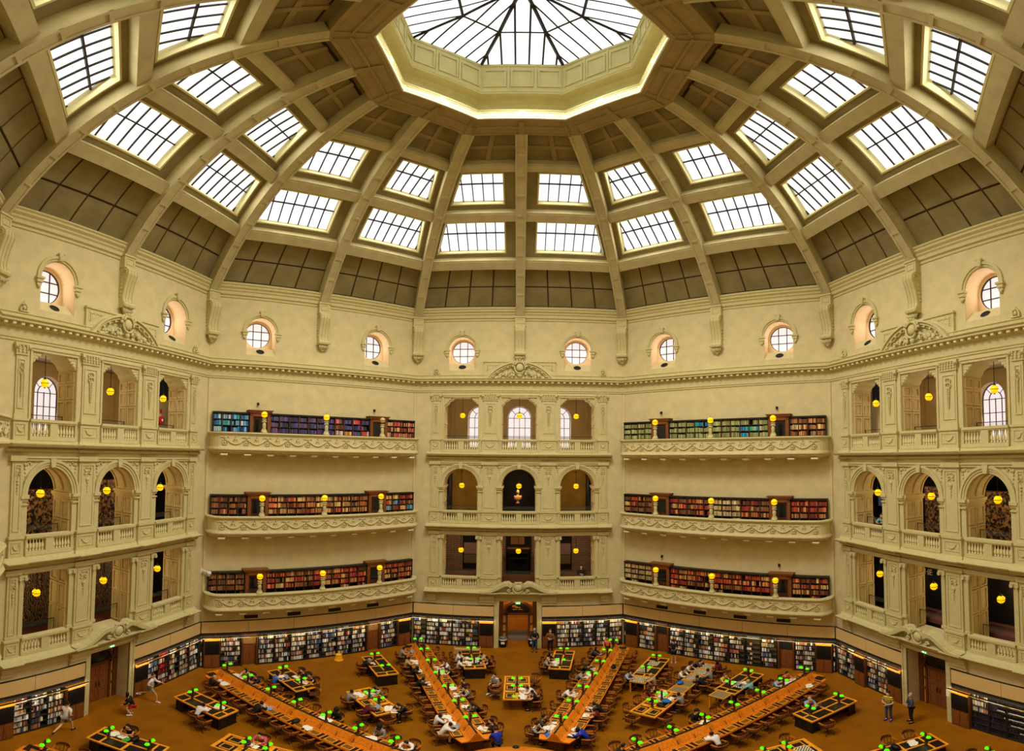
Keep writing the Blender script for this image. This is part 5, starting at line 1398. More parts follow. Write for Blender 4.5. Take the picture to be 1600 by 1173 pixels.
def short_outer():
    a = MB(); a.box(-.62, .62, 12.25, 15.2, .70, .755)
    for (x0, x1, y0, y1) in ((-.64, .64, 12.2, 12.28), (-.64, .64, 15.17, 15.25), (-.64, -.57, 12.28, 15.17), (.57, .64, 12.28, 15.17), (-.03, .03, 12.281, 15.169)): a.box(x0, x1, y0, y1, .70, .775)
    for y0 in (12.62, 13.6, 14.62): a.box(-.571, .571, y0, y0 + .06, .70, .774)
    b = MB()
    for y in (12.3, 15.1):
        b.box(-.56, .56, y - .04, y + .04, 0, .7); b.box(-.58, .58, y - .06, y + .06, 0, .08)
        for sx in (-1, 1):
            for (x0, x1, z0, z1) in ((.06, .5, .14, .18), (.06, .5, .58, .62), (.06, .1, .18, .58), (.46, .5, .18, .58)): bx(b, sx, x0, x1, y - .055, y + .055, z0, z1)
    b.box(-.05, .05, 12.3, 15.1, 0, .7)
    for sx in (-1, 1): bx(b, sx, .5, .56, 12.3, 12.75, 0, .7); bx(b, sx, .5, .56, 14.65, 15.1, 0, .7)
    return a.mesh('a', OAKD), b.mesh('b', BLACKW)
def short_inner():
    a = MB(); a.box(-.66, .66, 7.95, 10.95, .70, .755)
    for (x0, x1, y0, y1) in ((-.68, .68, 7.92, 8.0), (-.68, .68, 10.9, 10.98), (-.68, -.61, 8.0, 10.9), (.61, .68, 8.0, 10.9), (-.035, .035, 8.001, 10.899)): a.box(x0, x1, y0, y1, .70, .775)
    for y in (8.92, 9.93):
        for d in (-.12, .09): a.box(-.611, .611, y + d, y + d + .03, .72, .773)
    b = MB()
    for y in (8.35, 10.6):
        b.box(-.26, .26, y - .14, y + .14, .06, .62); b.box(-.34, .34, y - .2, y + .2, 0, .1); b.prism([(-.6, .7), (-.26, .5), (.26, .5), (.6, .7)], y - .1, y + .1, 'y')
        for (x0, x1, z0, z1) in ((-.17, .17, .14, .18), (-.17, .17, .46, .5), (-.17, -.13, .18, .46), (.13, .17, .18, .46)): b.box(x0, x1, y - .16, y + .16, z0, z1)
    b.box(-.05, .05, 8.3, 10.6, .2, .7)
    return a.mesh('a', OAKD), b.mesh('b', MIDW)
SO = short_outer(); SI = short_inner()
def lamp_meshes():
    b = MB(); b.lathe([(.1, 0), (.09, .03), (.04, .05), (.035, .5), (.05, .52), (.03, .56), (.02, .62)], 8); b.box(-.045, .045, -.03, .03, 0, .5)
    a = MB(); a.tube([(-.2, 0, .5), (-.1, 0, .55), (0, 0, .52), (.1, 0, .55), (.2, 0, .5)], .014, 5)
    s = MB(); s.lathe([(.03, .085), (.078, .06), (.108, .0), (.104, -.01)], 12); u = MB(); u.ball((0, 0, -.0), .04, 8, 5)
    return b.mesh('b', BRASS), a.mesh('a', BRASS), s.mesh('s', GREEN, True), u.mesh('u', BULB)
LM = lamp_meshes(); LAMPS = []
def desk_lamp(az, r, z, pos):
    t = empty('reading_lamp', polar(azs(az), r, 0, z), -radians(azs(az)))
    thing(t, 'double green-shaded lamp, %s, %s' % (pos, SN[az]), 'lamp')
    ob('post', LM[0], t); ob('arm', LM[1], t)
    LAMPS.append(polar(azs(az), r, 0, z + .36))
    for sx in (-1, 1):
        s = ob('lamp_shade', LM[2], t, (sx * .2, 0, .42)); ob('bulb', LM[3], s)
LONG = (-112.5, -67.5, -22.5, 22.5, 67.5, 112.5)
OUT = (-101.25, -78.75, -56.25, -33.75, -11.25, 11.25, 33.75, 56.25, 78.75, 101.25)
INN = (-90, -45, 0, 45, 90)
LR = (4.85, 6.6, 8.35, 10.15, 11.95, 13.75, 15.55)
for az in LONG:
    t = empty('long_reading_desk', (0, 0, 0), -radians(azs(az))); thing(t, 'long orange oak reading desk with raised spine, ' + {-112.5: 'bottom left corner', -67.5: 'outer left of the fan', -22.5: 'centre-left of the fan', 22.5: 'centre-right of the fan', 67.5: 'outer right of the fan', 112.5: 'bottom right corner'}[az], 'desk')
    for n_, me in zip(('desktop', 'book_rest', 'spine_cap', 'cap_strip', '', 'pedestals'), LD):
        if n_: ob(n_, me, t)
    for i in range(13):
        r = 4.85 + .9 * i - .05
        for sx in (-1, 1):
            desk_inset(t, sx * .6, r, .42, .82); inset_border(t, sx * .6, r, .36, .5, .76); desk_inset(t, sx * .6, r, .27, .41, .759, LEATHERB)
            ob('bracket', LD[4], t, (0, r + .05, 0), 0 if sx > 0 else pi)
            t.children[-1].location = (0, r + .05, 0)
    for sx in (-1, 1): desk_inset(t, sx * .42, 16.36, .5, .5)
    for i, r in enumerate(LR):
        if abs(az) > 100 and r < 14: continue
        desk_lamp(az, r, 1.21, '%s from room centre' % ORD[i])
for az in OUT:
    t = empty('short_reading_desk', (0, 0, 0), -radians(azs(az))); thing(t, 'black-topped oak-edged desk with panelled ends, ' + DN[az], 'desk')
    ob('desktop', SO[0], t); ob('panelled_base', SO[1], t)
    for sx in (-1, 1):
        for y, l in ((12.45, .3), (13.13, .86), (14.14, .9), (14.92, .46)): desk_inset(t, sx * .3, y, .5, l)
    desk_lamp(az, 12.72, .775, 'end nearer the room centre'); desk_lamp(az, 14.6, .775, 'end nearer the shelves')
for az in INN:
    t = empty('small_reading_desk', (0, 0, 0), -radians(azs(az))); thing(t, 'oak pedestal desk with framed dark insets, ' + DN[az], 'desk')
    ob('desktop', SI[0], t); ob('pedestals', SI[1], t)
    for sx in (-1, 1):
        for y in (8.42, 9.43, 10.45): desk_inset(t, sx * .33, y, .5, .76); inset_border(t, sx * .33, y, .4, .5, .76)
    desk_lamp(az, 8.85, .775, 'end nearer the room centre'); desk_lamp(az, 9.78, .775, 'end nearer the shelves')
# chess tables
def ct_mesh():
    a = MB(); a.box(-.46, .46, -.43, .43, .70, .755); b = MB()
    for (x0, x1, y0, y1) in ((-.46, .46, -.43, -.37), (-.46, .46, .37, .43), (-.46, -.4, -.37, .37), (.4, .46, -.37, .37)): b.box(x0, x1, y0, y1, .72, .765)
    l = MB(); l.box(-.035, .035, -.035, .035, 0, .7)
    return a.mesh('a', mat('table_linoleum', (140, 122, 82), .6)), b.mesh('b', OAKD), l.mesh('l', OAKD)
CT = ct_mesh()
def chess_mesh():
    m = MB(); d = MB()
    m.box(-.3, .3, -.3, .3, 0, .008)
    for i in range(8):
        for j in range(8):
            if (i + j) % 2: d.box(-.28 + .07 * i, -.28 + .07 * (i + 1), -.28 + .07 * j, -.28 + .07 * (j + 1), .008, .011)
    return m.mesh('m', mat('board_cream', (236, 226, 190), .6)), d.mesh('d', mat('board_green', (40, 46, 34), .6))
CH = chess_mesh()
def piece(mt):
    m = MB(); m.lathe([(.022, 0), (.022, .01), (.01, .03), (.012, .05), (.018, .055), (.008, .07), (.004, .085)], 8); return m.mesh('cp', mt)
CPW, CPB = piece(PAPER), piece(BLACK)
def table(az, r, lat, desc, board, pieces=False):
    p = polar(az, r, lat); t = empty('chess_table', p, -radians(az)); thing(t, desc, 'table')
    ob('top', CT[0], t); ob('edge', CT[1], t)
    for sx in (-1, 1):
        for sy in (-1, 1): ob('leg', CT[2], t, (sx * .4, sy * .37, 0))
    if board:
        b = empty('chess_board', (p[0], p[1], .766), -radians(az)); thing(b, 'chess board on the ' + desc, 'chess board'); ob('board', CH[0], b); ob('dark_squares', CH[1], b)
    return p
table(33.75, 11.75, 0, 'square table butted against the chess desk, doorway end', True)
table(56.25, 11.85, 0, 'square table with pale top butted against the short desk', False)
for i, (r, bd, nm) in enumerate(((11.3, False, 'table nearest the room centre in the row of five'), (12.22, False, 'second table from the room centre in the row of five'), (13.12, True, 'middle table in the row of five'), (14.02, True, 'fourth table from the room centre, row of five'), (14.9, True, 'table nearest the shelves in the row of five'))):
    table(45.6, r, 0, 'small square ' + nm, bd)
for az, r, lat, nm in ((33.75, 14.2, -.05, 'shelf end of the chess desk'), (33.75, 13.1, -.3, 'near lamp of the chess desk'), (56.25, 13.3, .3, 'short desk beyond the outer-right long desk'), (45, 9.9, .05, 'small right inner desk'), (90, 10.4, .2, 'bottom-edge right small desk')):
    p = polar(az, r, lat, .778); b = empty('chess_board', p, -radians(az)); thing(b, 'black and white chess board lying on the %s' % nm, 'chess board'); ob('board', CH[0], b); ob('dark_squares', CH[1], b)
# round dais at the centre of the room
t = empty('round_dais', (0, 0, 0)); thing(t, 'round orange timber central dais cut off by the bottom edge of the photo', 'dais')
m = MB(); m.lathe([(2.75, .0), (2.7, .06), (2.7, .95)], 48); ob('drum', m.mesh('d', MIDW, True), t)
m = MB(); m.lathe([(2.8, .95), (2.8, 1.02), (2.3, 1.06), (.4, 1.5), (.01, 1.52)], 48); ob('top', m.mesh('t', OAK, True), t)
m = MB()
for i in range(24):
    a = 2 * pi * i / 24; m.tube([(.5 * cos(a), .5 * sin(a), 1.49), (2.3 * cos(a), 2.3 * sin(a), 1.075)], .025, 4)
ob('radial_ribs', m.mesh('r', OAKD), t)
m = MB(); m.lathe([(.12, 0), (.14, .02), (.11, .06), (.05, .1), (.02, .12)], 12, (.0, 2.72, 1.02)); e = ob('desk_bell', m.mesh('bell', BLACK, True)); thing(e, 'small dark knob on the rim of the round dais', 'bell')

# yellow kick stool, trolley
t = empty('step_stool', (-10.85, 12.75, 0)); thing(t, 'round yellow library step stool on the floor by the left diagonal bookshelves', 'stool')
YEL = mat('stool_yellow', (250, 176, 20), .4)
m = MB(); m.lathe([(.28, .02), (.26, .06), (.2, .38), (.19, .42)], 20); ob('drum', m.mesh('d', YEL, True), t); m = MB(); m.lathe([(.2, .4), (.22, .42), (.2, .46), (.01, .46)], 20); ob('top', m.mesh('t', YEL, True), t); m = MB(); m.lathe([(.3, .0), (.3, .06), (.28, .08)], 20); ob('base_ring', m.mesh('b', YEL, True), t)
for i, x in enumerate((-3.55, -2.75)):
    t = empty('book_trolley', (x, 14.95, 0), .05); thing(t, 'pale wooden book trolley beyond the short desk left of the doorway, %s one' % ('left', 'right')[i], 'trolley')
    m = MB(); m.box(-.4, .4, -.22, .22, .78, .82); m.box(-.4, .4, -.22, -.2, .55, .82); m.box(-.38, .38, -.2, .2, .25, .28); ob('tray', cached('trt', lambda: m.mesh('t', mat('pale_ply', (196, 160, 96), .6))), t)
    for sx in (-1, 1):
        m = MB(); m.box(-.02, .02, -.2, .2, .06, .95); ob('side_panel', cached('trs', lambda: m.mesh('s', mat('pale_ply', (0, 0, 0)))), t, (sx * .4, 0, 0))
        for sy in (-1, 1): m = MB(); M = Matrix.Rotation(pi / 2, 4, 'Y'); m.lathe([(.05, -.015), (.05, .015)], 10, M=M); ob('wheel', cached('trw', lambda: m.mesh('w', BLACK)), t, (sx * .36, sy * .17, .05))

# ------------------------------------------------------------------ swivel armchairs
def chair_meshes():
    seat = MB(); seat.prism([(-.24, -.2), (.24, -.2), (.27, .0), (.25, .24), (-.25, .24), (-.27, .0)], .44, .48, 'z'); seat.prism([(-.2, -.16), (.2, -.16), (.22, .2), (-.22, .2)], .48, .492, 'z')
    arm = MB(); pts = [(-.3, .2, .68), (-.31, .0, .69), (-.28, -.18, .71), (-.16, -.28, .74), (0, -.31, .75), (.16, -.28, .74), (.28, -.18, .71), (.31, .0, .69), (.3, .2, .68)]
    n = len(pts)
    for off, (w, h) in (((0, 0, 0), (.045, .022)),):
        for i in range(n - 1):
            a, b = Vector(pts[i]), Vector(pts[i + 1]); d = (b - a).normalized(); s = Vector((d.y, -d.x, 0)).normalized() * w; u = Vector((0, 0, h))
            arm.add([a - s - u, a + s - u, a + s + u, a - s + u, b - s - u, b + s - u, b + s + u, b - s + u], [(0, 1, 5, 4), (1, 2, 6, 5), (2, 3, 7, 6), (3, 0, 4, 7), (0, 3, 2, 1), (4, 5, 6, 7)])
    back = MB(); 
    for i in range(2, 6):
        a, b = Vector(pts[i]), Vector(pts[i + 1]); back.add([a + Vector((0, 0, .02)), b + Vector((0, 0, .02)), b * 1.0 + Vector((0, -.02, .15)), a + Vector((0, -.02, .15)), a + Vector((0, .03, .02)), b + Vector((0, .03, .02)), b + Vector((0, .01, .15)), a + Vector((0, .01, .15))], [(0, 1, 2, 3), (5, 4, 7, 6), (3, 2, 6, 7), (0, 4, 5, 1), (0, 3, 7, 4), (1, 5, 6, 2)])
    sp = MB()
    for p in pts[1:-1]: sp.tube([(p[0] * .86, p[1] * .8, .47), (p[0], p[1], p[2])], .013, 5)
    base = MB(); base.lathe([(.05, .1), (.035, .16), (.035, .4), (.1, .44)], 8)
    for i in range(4):
        a = pi / 4 + i * pi / 2; base.tube([(0, 0, .16), (.16 * cos(a), .16 * sin(a), .13), (.3 * cos(a), .3 * sin(a), .06)], [.03, .028, .022], 5)
    cas = MB(); cas.ball((0, 0, .03), .03, 8, 5)
    return seat.mesh('s', DARKW), arm.mesh('a', CHAIRW), back.mesh('b', DARKW), sp.mesh('p', DARKW), base.mesh('b2', DARKW), cas.mesh('c', BRASS)
CM = chair_meshes()
REDSEAT = mat('maroon_back', (110, 22, 26), .7)
def chair(p, rz, label, red=False):
    t = empty('swivel_armchair', p, rz); thing(t, label, 'chair')
    for n_, me in zip(('seat', 'arm_rail', 'backrest', 'spindles', 'swivel_base'), CM[:5]): ob(n_, me, t)
    for i in range(4): a = pi / 4 + i * pi / 2; ob('caster', CM[5], t, (.3 * cos(a), .3 * sin(a), 0))
    return t
def facing(az, sx):      # rotation so that local +y points from the seat to the desk
    dx, dy = polar(az, 0, -sx)[:2]; return atan2(-dx, dy)
# ------------------------------------------------------------------ people
def skin_mesh(name, nodes, edges, root, sub=1):
    me = bpy.data.meshes.new(name); me.from_pydata([n[0] for n in nodes], edges, [])
    o = bpy.data.objects.new(name, me); COL.objects.link(o)
    md = o.modifiers.new('s', 'SKIN'); md.use_smooth_shade = True; md.branch_smoothing = .4
    for i, n in enumerate(nodes):
        r = n[1]; me.skin_vertices[0].data[i].radius = r if isinstance(r, tuple) else (r, r); me.skin_vertices[0].data[i].use_root = (i == root)
    if sub: sb = o.modifiers.new('u', 'SUBSURF'); sb.levels = sub; sb.render_levels = sub
    dg = bpy.context.evaluated_depsgraph_get(); dg.update()
    r = bpy.data.meshes.new_from_object(o.evaluated_get(dg)); r.name = name
    bpy.data.objects.remove(o); return r
def V(*a): return Vector(a)
def figure(pose):
    """joints in a frame with the seat (or feet) at the origin, facing +y"""
    J = {}
    if pose in ('read', 'hunch', 'upright', 'laptop'):
        lean = {'read': .20, 'hunch': .42, 'upright': .02, 'laptop': .12}[pose]
        J['pel'] = V(0, -.02, .55); J['waist'] = V(0, .0 + lean * .3, .74); J['chest'] = V(0, .0 + lean * .75, .93 - lean * .12); J['neck'] = V(0, lean + .0, 1.06 - lean * .3); J['head0'] = V(0, lean + .05, 1.14 - lean * .38); J['head'] = V(0, lean + .08, 1.25 - lean * .45)
        for s, n in ((-1, 'l'), (1, 'r')):
            J['sh' + n] = J['chest'] + V(s * .19, -.01, .07)
            if pose == 'upright': J['el' + n] = J['sh' + n] + V(s * .06, .06, -.27); J['wr' + n] = V(s * .12, .3, .70); 
            else: J['el' + n] = V(s * .29, J['sh' + n].y + .16, .82); J['wr' + n] = V(s * .13, J['sh' + n].y + .36, .815)
            J['hip' + n] = V(s * .1, .0, .53); J['kn' + n] = V(s * .13, .42, .53); J['an' + n] = V(s * .13, .38, .1); J['toe' + n] = V(s * .14, .56, .05)
    elif pose in ('stand', 'armsfold', 'walk', 'run', 'back'):
        lean = .0 if pose != 'run' else .12
        J['pel'] = V(0, 0, .95); J['waist'] = V(0, .01 + lean * .4, 1.12); J['chest'] = V(0, .02 + lean * .8, 1.34); J['neck'] = V(0, .02 + lean, 1.5); J['head0'] = V(0, .04 + lean, 1.57); J['head'] = V(0, .05 + lean, 1.68)
        for s, n in ((-1, 'l'), (1, 'r')):
            J['sh' + n] = J['chest'] + V(s * .19, 0, .08)
            if pose in ('armsfold', 'back'): J['el' + n] = J['sh' + n] + V(s * .1, .06, -.28); J['wr' + n] = V(-s * .02 + s * .1, .24, 1.14 + .03 * s)
            elif pose in ('walk', 'run'): J['el' + n] = J['sh' + n] + V(s * .1, -.14 * s - .02, -.25); J['wr' + n] = J['el' + n] + V(-s * .02, .2 - .08 * s, -.05)
            else: J['el' + n] = J['sh' + n] + V(s * .08, -.02, -.29); J['wr' + n] = J['sh' + n] + V(s * .1, .08, -.54)
            st = .0 if pose in ('stand', 'armsfold', 'back') else (.3 if pose == 'walk' else .38)
            J['hip' + n] = V(s * .1, 0, .93); J['kn' + n] = V(s * .11, .04 + st * s * .6 + (.1 if st else 0), .5); J['an' + n] = V(s * .12, st * s * 1.1 - (.25 if (st and s < 0) else 0), .09 + (.22 if (st and s < 0) else 0)); J['toe' + n] = J['an' + n] + V(s * .03, .17, -.05)
    elif pose == 'crouch':
        J['pel'] = V(0, -.1, .62); J['waist'] = V(0, -.02, .78); J['chest'] = V(0, .1, .98); J['neck'] = V(0, .18, 1.1); J['head0'] = V(0, .22, 1.16); J['head'] = V(0, .26, 1.26)
        for s, n in ((-1, 'l'), (1, 'r')):
            J['sh' + n] = J['chest'] + V(s * .18, 0, .06); J['el' + n] = J['sh' + n] + V(s * .06, .1, -.24); J['wr' + n] = J['el' + n] + V(-s * .06, .18, -.1)
            J['hip' + n] = V(s * .1, -.08, .6); J['kn' + n] = V(s * .14, .22, .48); J['an' + n] = V(s * .13, -.02, .09); J['toe' + n] = V(s * .15, .16, .05)
    return J
def body_meshes(pose):
    J = figure(pose); N = []; Ed = []; ix = {}
    def nd(k, r, p=None): ix[k] = len(N); N.append((tuple(p if p is not None else J[k]), r)); return ix[k]
    def ed(a, b): Ed.append((ix[a], ix[b]))
    nd('pel', (.13, .11)); nd('waist', (.125, .10)); nd('chest', (.15, .11)); nd('neck', .055); nd('head0', (.075, .085)); nd('head', (.085, .1))
    top = J['head'] + V(0, .0, .08); nd('crown', .05, top); nose = J['head'] + V(0, .1, -.02); nd('nose', .014, nose)
    for a, b in (('pel', 'waist'), ('waist', 'chest'), ('chest', 'neck'), ('neck', 'head0'), ('head0', 'head'), ('head', 'crown'), ('head', 'nose')): ed(a, b)
    for s, n in ((-1, 'l'), (1, 'r')):
        ear = J['head'] + V(s * .088, -.01, -.02); nd('ear' + n, .016, ear); ed('head', 'ear' + n)
        nd('sh' + n, .062); nd('el' + n, .045); nd('wr' + n, .03)
        ed('chest', 'sh' + n); ed('sh' + n, 'el' + n); ed('el' + n, 'wr' + n)
        d = (J['wr' + n] - J['el' + n]).normalized(); side = d.cross(V(0, 0, 1)).normalized() * s
        pm = J['wr' + n] + d * .06; nd('pm' + n, (.036, .018), pm); ed('wr' + n, 'pm' + n)
        for q in range(4):
            L = (.075, .085, .08, .06)[q]; o = side * (-.026 + .0175 * q)
            f1 = pm + d * .03 + o; f2 = f1 + d * L * .55 + V(0, 0, -.008); f3 = f2 + d * L * .4 + V(0, 0, -.018)
            for w, (f, rr) in enumerate(((f1, .0085), (f2, .008), (f3, .0065))): nd('f%s%d%d' % (n, q, w), rr, f)
            ed('pm' + n, 'f%s%d0' % (n, q)); ed('f%s%d0' % (n, q), 'f%s%d1' % (n, q)); ed('f%s%d1' % (n, q), 'f%s%d2' % (n, q))
        t1 = pm - side * .035 - d * .01; t2 = t1 - side * .02 + d * .035; nd('t1' + n, .01, t1); nd('t2' + n, .008, t2); ed('pm' + n, 't1' + n); ed('t1' + n, 't2' + n)
        nd('hip' + n, .085); nd('kn' + n, .058); nd('an' + n, .038); nd('toe' + n, .03)
        ed('pel', 'hip' + n); ed('hip' + n, 'kn' + n); ed('kn' + n, 'an' + n); ed('an' + n, 'toe' + n)
    body = skin_mesh('body_' + pose, N, Ed, 0); body.materials.append(SKIN)
    def cloth(nm, keys, edges, root, grow):
        N2 = []; mp = {}
        for kx, p in keys:
            r = .085 if kx == 'neck' else N[ix[kx]][1]; g_ = grow; grow_ = grow + (.018 if kx[:2] == 'sh' or kx == 'chest' else 0); r = tuple(x + grow_ for x in r) if isinstance(r, tuple) else r + grow_
            mp[kx] = len(N2); N2.append((p if p is not None else N[ix[kx]][0], r))
        me = skin_mesh(nm + pose, N2, [(mp[a], mp[b]) for a, b in edges], mp[root]); me.materials.append(CLOTH); return me
    nk = tuple(J['chest'].lerp(J['neck'], .8)); out = {}
    def wl(n, f): return tuple(J['el' + n].lerp(J['wr' + n], f))
    core = [('pel', tuple(J['pel'].lerp(J['waist'], -.1))), ('waist', None), ('chest', None), ('neck', nk)]; ce = [('pel', 'waist'), ('waist', 'chest'), ('chest', 'neck')]
    out['long'] = cloth('shirt_', core + [x for n in 'lr' for x in (('sh' + n, None), ('el' + n, None), ('wr' + n, wl(n, .88)))], ce + [e for n in 'lr' for e in (('chest', 'sh' + n), ('sh' + n, 'el' + n), ('el' + n, 'wr' + n))], 'pel', .02)
    out['short'] = cloth('tee_', core + [x for n in 'lr' for x in (('sh' + n, None), ('el' + n, tuple(J['sh' + n].lerp(J['el' + n], .62))))], ce + [e for n in 'lr' for e in (('chest', 'sh' + n), ('sh' + n, 'el' + n))], 'pel', .02)
    lk = [('pel', tuple(J['pel'].lerp(J['waist'], .3)))]
    out['trousers'] = cloth('trousers_', lk + [x for n in 'lr' for x in (('hip' + n, None), ('kn' + n, None), ('an' + n, None))], [e for n in 'lr' for e in (('pel', 'hip' + n), ('hip' + n, 'kn' + n), ('kn' + n, 'an' + n))], 'pel', .014)
    out['shorts'] = cloth('shorts_', lk + [x for n in 'lr' for x in (('hip' + n, None), ('kn' + n, tuple(J['hip' + n].lerp(J['kn' + n], .8))))], [e for n in 'lr' for e in (('pel', 'hip' + n), ('hip' + n, 'kn' + n))], 'pel', .025)
    h = J['head']
    def hair(long_):
        m = MB()
        vs = []
        m.ball(h + V(0, -.045, .03), .104, 12, 8, sy=.9, sz=1.02)
        if long_:
            m.ball(h + V(0, -.07, -.06), .1, 10, 8, sx=1.0, sy=.6, sz=1.5); 
            for s in (-1, 1): m.ball(h + V(s * .085, -.01, -.06), .035, 8, 6, sz=2.6)
        return m.mesh('hair', HAIR, True)
    out['hair'] = hair(False); out['hairlong'] = hair(True)
    m = MB(); m.lathe([(.1, .05), (.115, .03), (.11, .1), (.06, .145), (.01, .15)], 12, tuple(h + V(0, -.01, 0))); m.box(h.x - .08, h.x + .08, h.y + .08, h.y + .17, h.z + .05, h.z + .065); out['cap'] = m.mesh('cap', CLOTH, True)
    m = MB(); m.ball(h + V(0, -.03, .0), .135, 12, 8, sz=1.15); m.ball(h + V(0, .02, -.15), .12, 10, 6, sz=.7); out['hijab'] = m.mesh('hj', CLOTH, True)
    m = MB()
    m.ball((0, 0, 0), .011, 6, 4); out['eye'] = m.mesh('eye', BLACK); out['eyep'] = [tuple(h + V(s * .033, .09, .01)) for s in (-1, 1)]
    m = MB(); m.ball(h + V(0, .093, -.058), .02, 8, 4, sy=.4, sz=.35); out['mouth'] = m.mesh('mouth', mat('lips', (150, 70, 60), .5))
    for n in 'lr':
        m = MB(); a, b = J['an' + n], J['toe' + n]; m.tube([a + V(0, -.06, -.045), a + V(0, .02, -.03), b + V(0, -.04, .0), b + V(0, .03, -.01)], [.04, .05, .045, .03], 8)
        out['shoe' + n] = m.mesh('shoe', CLOTH, True)
    out['body'] = body
    return out
SKIN = mat('skin', (226, 168, 128), .55); CLOTH = mat('cloth', (128, 128, 128), .8); HAIR = mat('hair', (30, 22, 18), .5)
PM = {}
CC = dict(white=(236, 230, 220), grey=(150, 146, 138), black=(26, 24, 24), navy=(30, 36, 66), blue=(70, 110, 190), lightblue=(150, 180, 210), tan=(196, 160, 112), red=(190, 40, 44), maroon=(96, 22, 28), olive=(70, 64, 42), yellow=(226, 206, 60), cyan=(130, 200, 190), orange=(230, 130, 70), pink=(206, 90, 110), denim=(58, 72, 96), brown=(120, 78, 44), royal=(30, 50, 170), cream=(226, 210, 176))
HC = dict(black=(22, 18, 16), brown=(70, 44, 26), blonde=(206, 164, 90), grey=(170, 166, 158), ginger=(150, 80, 40))
SC = ((232, 178, 138), (214, 152, 110), (170, 112, 76))
def cmat(kind, name, c, rough=.8): return mat(kind + '_' + name, c, rough)
def stripes(name, c1, c2, sc, axis=2):
    if name in MATS: return MATS[name]
    m = bpy.data.materials.new(name); m.use_nodes = True; nt = m.node_tree; b = nt.nodes['Principled BSDF']; b.inputs['Roughness'].default_value = .8
    tc = nt.nodes.new('ShaderNodeTexCoord'); w = nt.nodes.new('ShaderNodeTexWave'); w.bands_direction = 'Z'; w.inputs['Scale'].default_value = sc; nt.links.new(tc.outputs['Object'], w.inputs['Vector'])
    r = nt.nodes.new('ShaderNodeValToRGB'); r.color_ramp.interpolation = 'CONSTANT'; r.color_ramp.elements[0].color = lin(c1); r.color_ramp.elements[1].position = .5; r.color_ramp.elements[1].color = lin(c2)
    nt.links.new(w.outputs['Fac'], r.inputs['Fac']); nt.links.new(r.outputs['Color'], b.inputs['Base Color']); MATS[name] = m; return m
pn = 0
def person(p, rz, pose, label, top='black', legs='black', hair='black', sleeve='long', style='hair', leg='trousers', skin=None, shoes='black', hat=None, scale=1.0):
    global pn
    pn += 1
    if pose not in PM: PM[pose] = body_meshes(pose)
    Q = PM[pose]; sk = SC[pn % 2 if skin is None else skin]
    o = ob('person', Q['body'], None, p, rz); o.scale = (scale,) * 3; thing(o, label, 'person'); slot(o, cmat('skin', str(SC.index(sk)), sk, .55))
    tm = stripes('striped_dark', (30, 28, 30), (220, 214, 206), 5) if top == 'stripe' else stripes('striped_yellow', (226, 200, 40), (40, 42, 60), 3.2) if top == 'yellowstripe' else cmat('top', top, CC[top])
    c = ob('shirt', Q[sleeve], o); slot(c, tm)
    c = ob(leg, Q[leg], o); slot(c, cmat('top', legs, CC[legs]))
    for n in 'lr': c = ob('shoe', Q['shoe' + n], o); slot(c, cmat('top', shoes, CC[shoes]))
    if style == 'hijab': c = ob('headscarf', Q['hijab'], o); slot(c, cmat('top', hair if hair in CC else 'black', CC.get(hair, (30, 28, 30))))
    elif hat: c = ob('cap', Q['cap'], o); slot(c, cmat('top', hat, CC[hat])); c = ob('hair', Q['hair'], o, (0, -.012, -.03)); slot(c, cmat('hair', hair, HC[hair], .5))
    else: c = ob('hair', Q[style], o); slot(c, cmat('hair', hair, HC[hair], .5))
    ob('mouth', Q['mouth'], o)
    for ep in Q['eyep']: ob('eye', Q['eye'], o, ep)
    return o
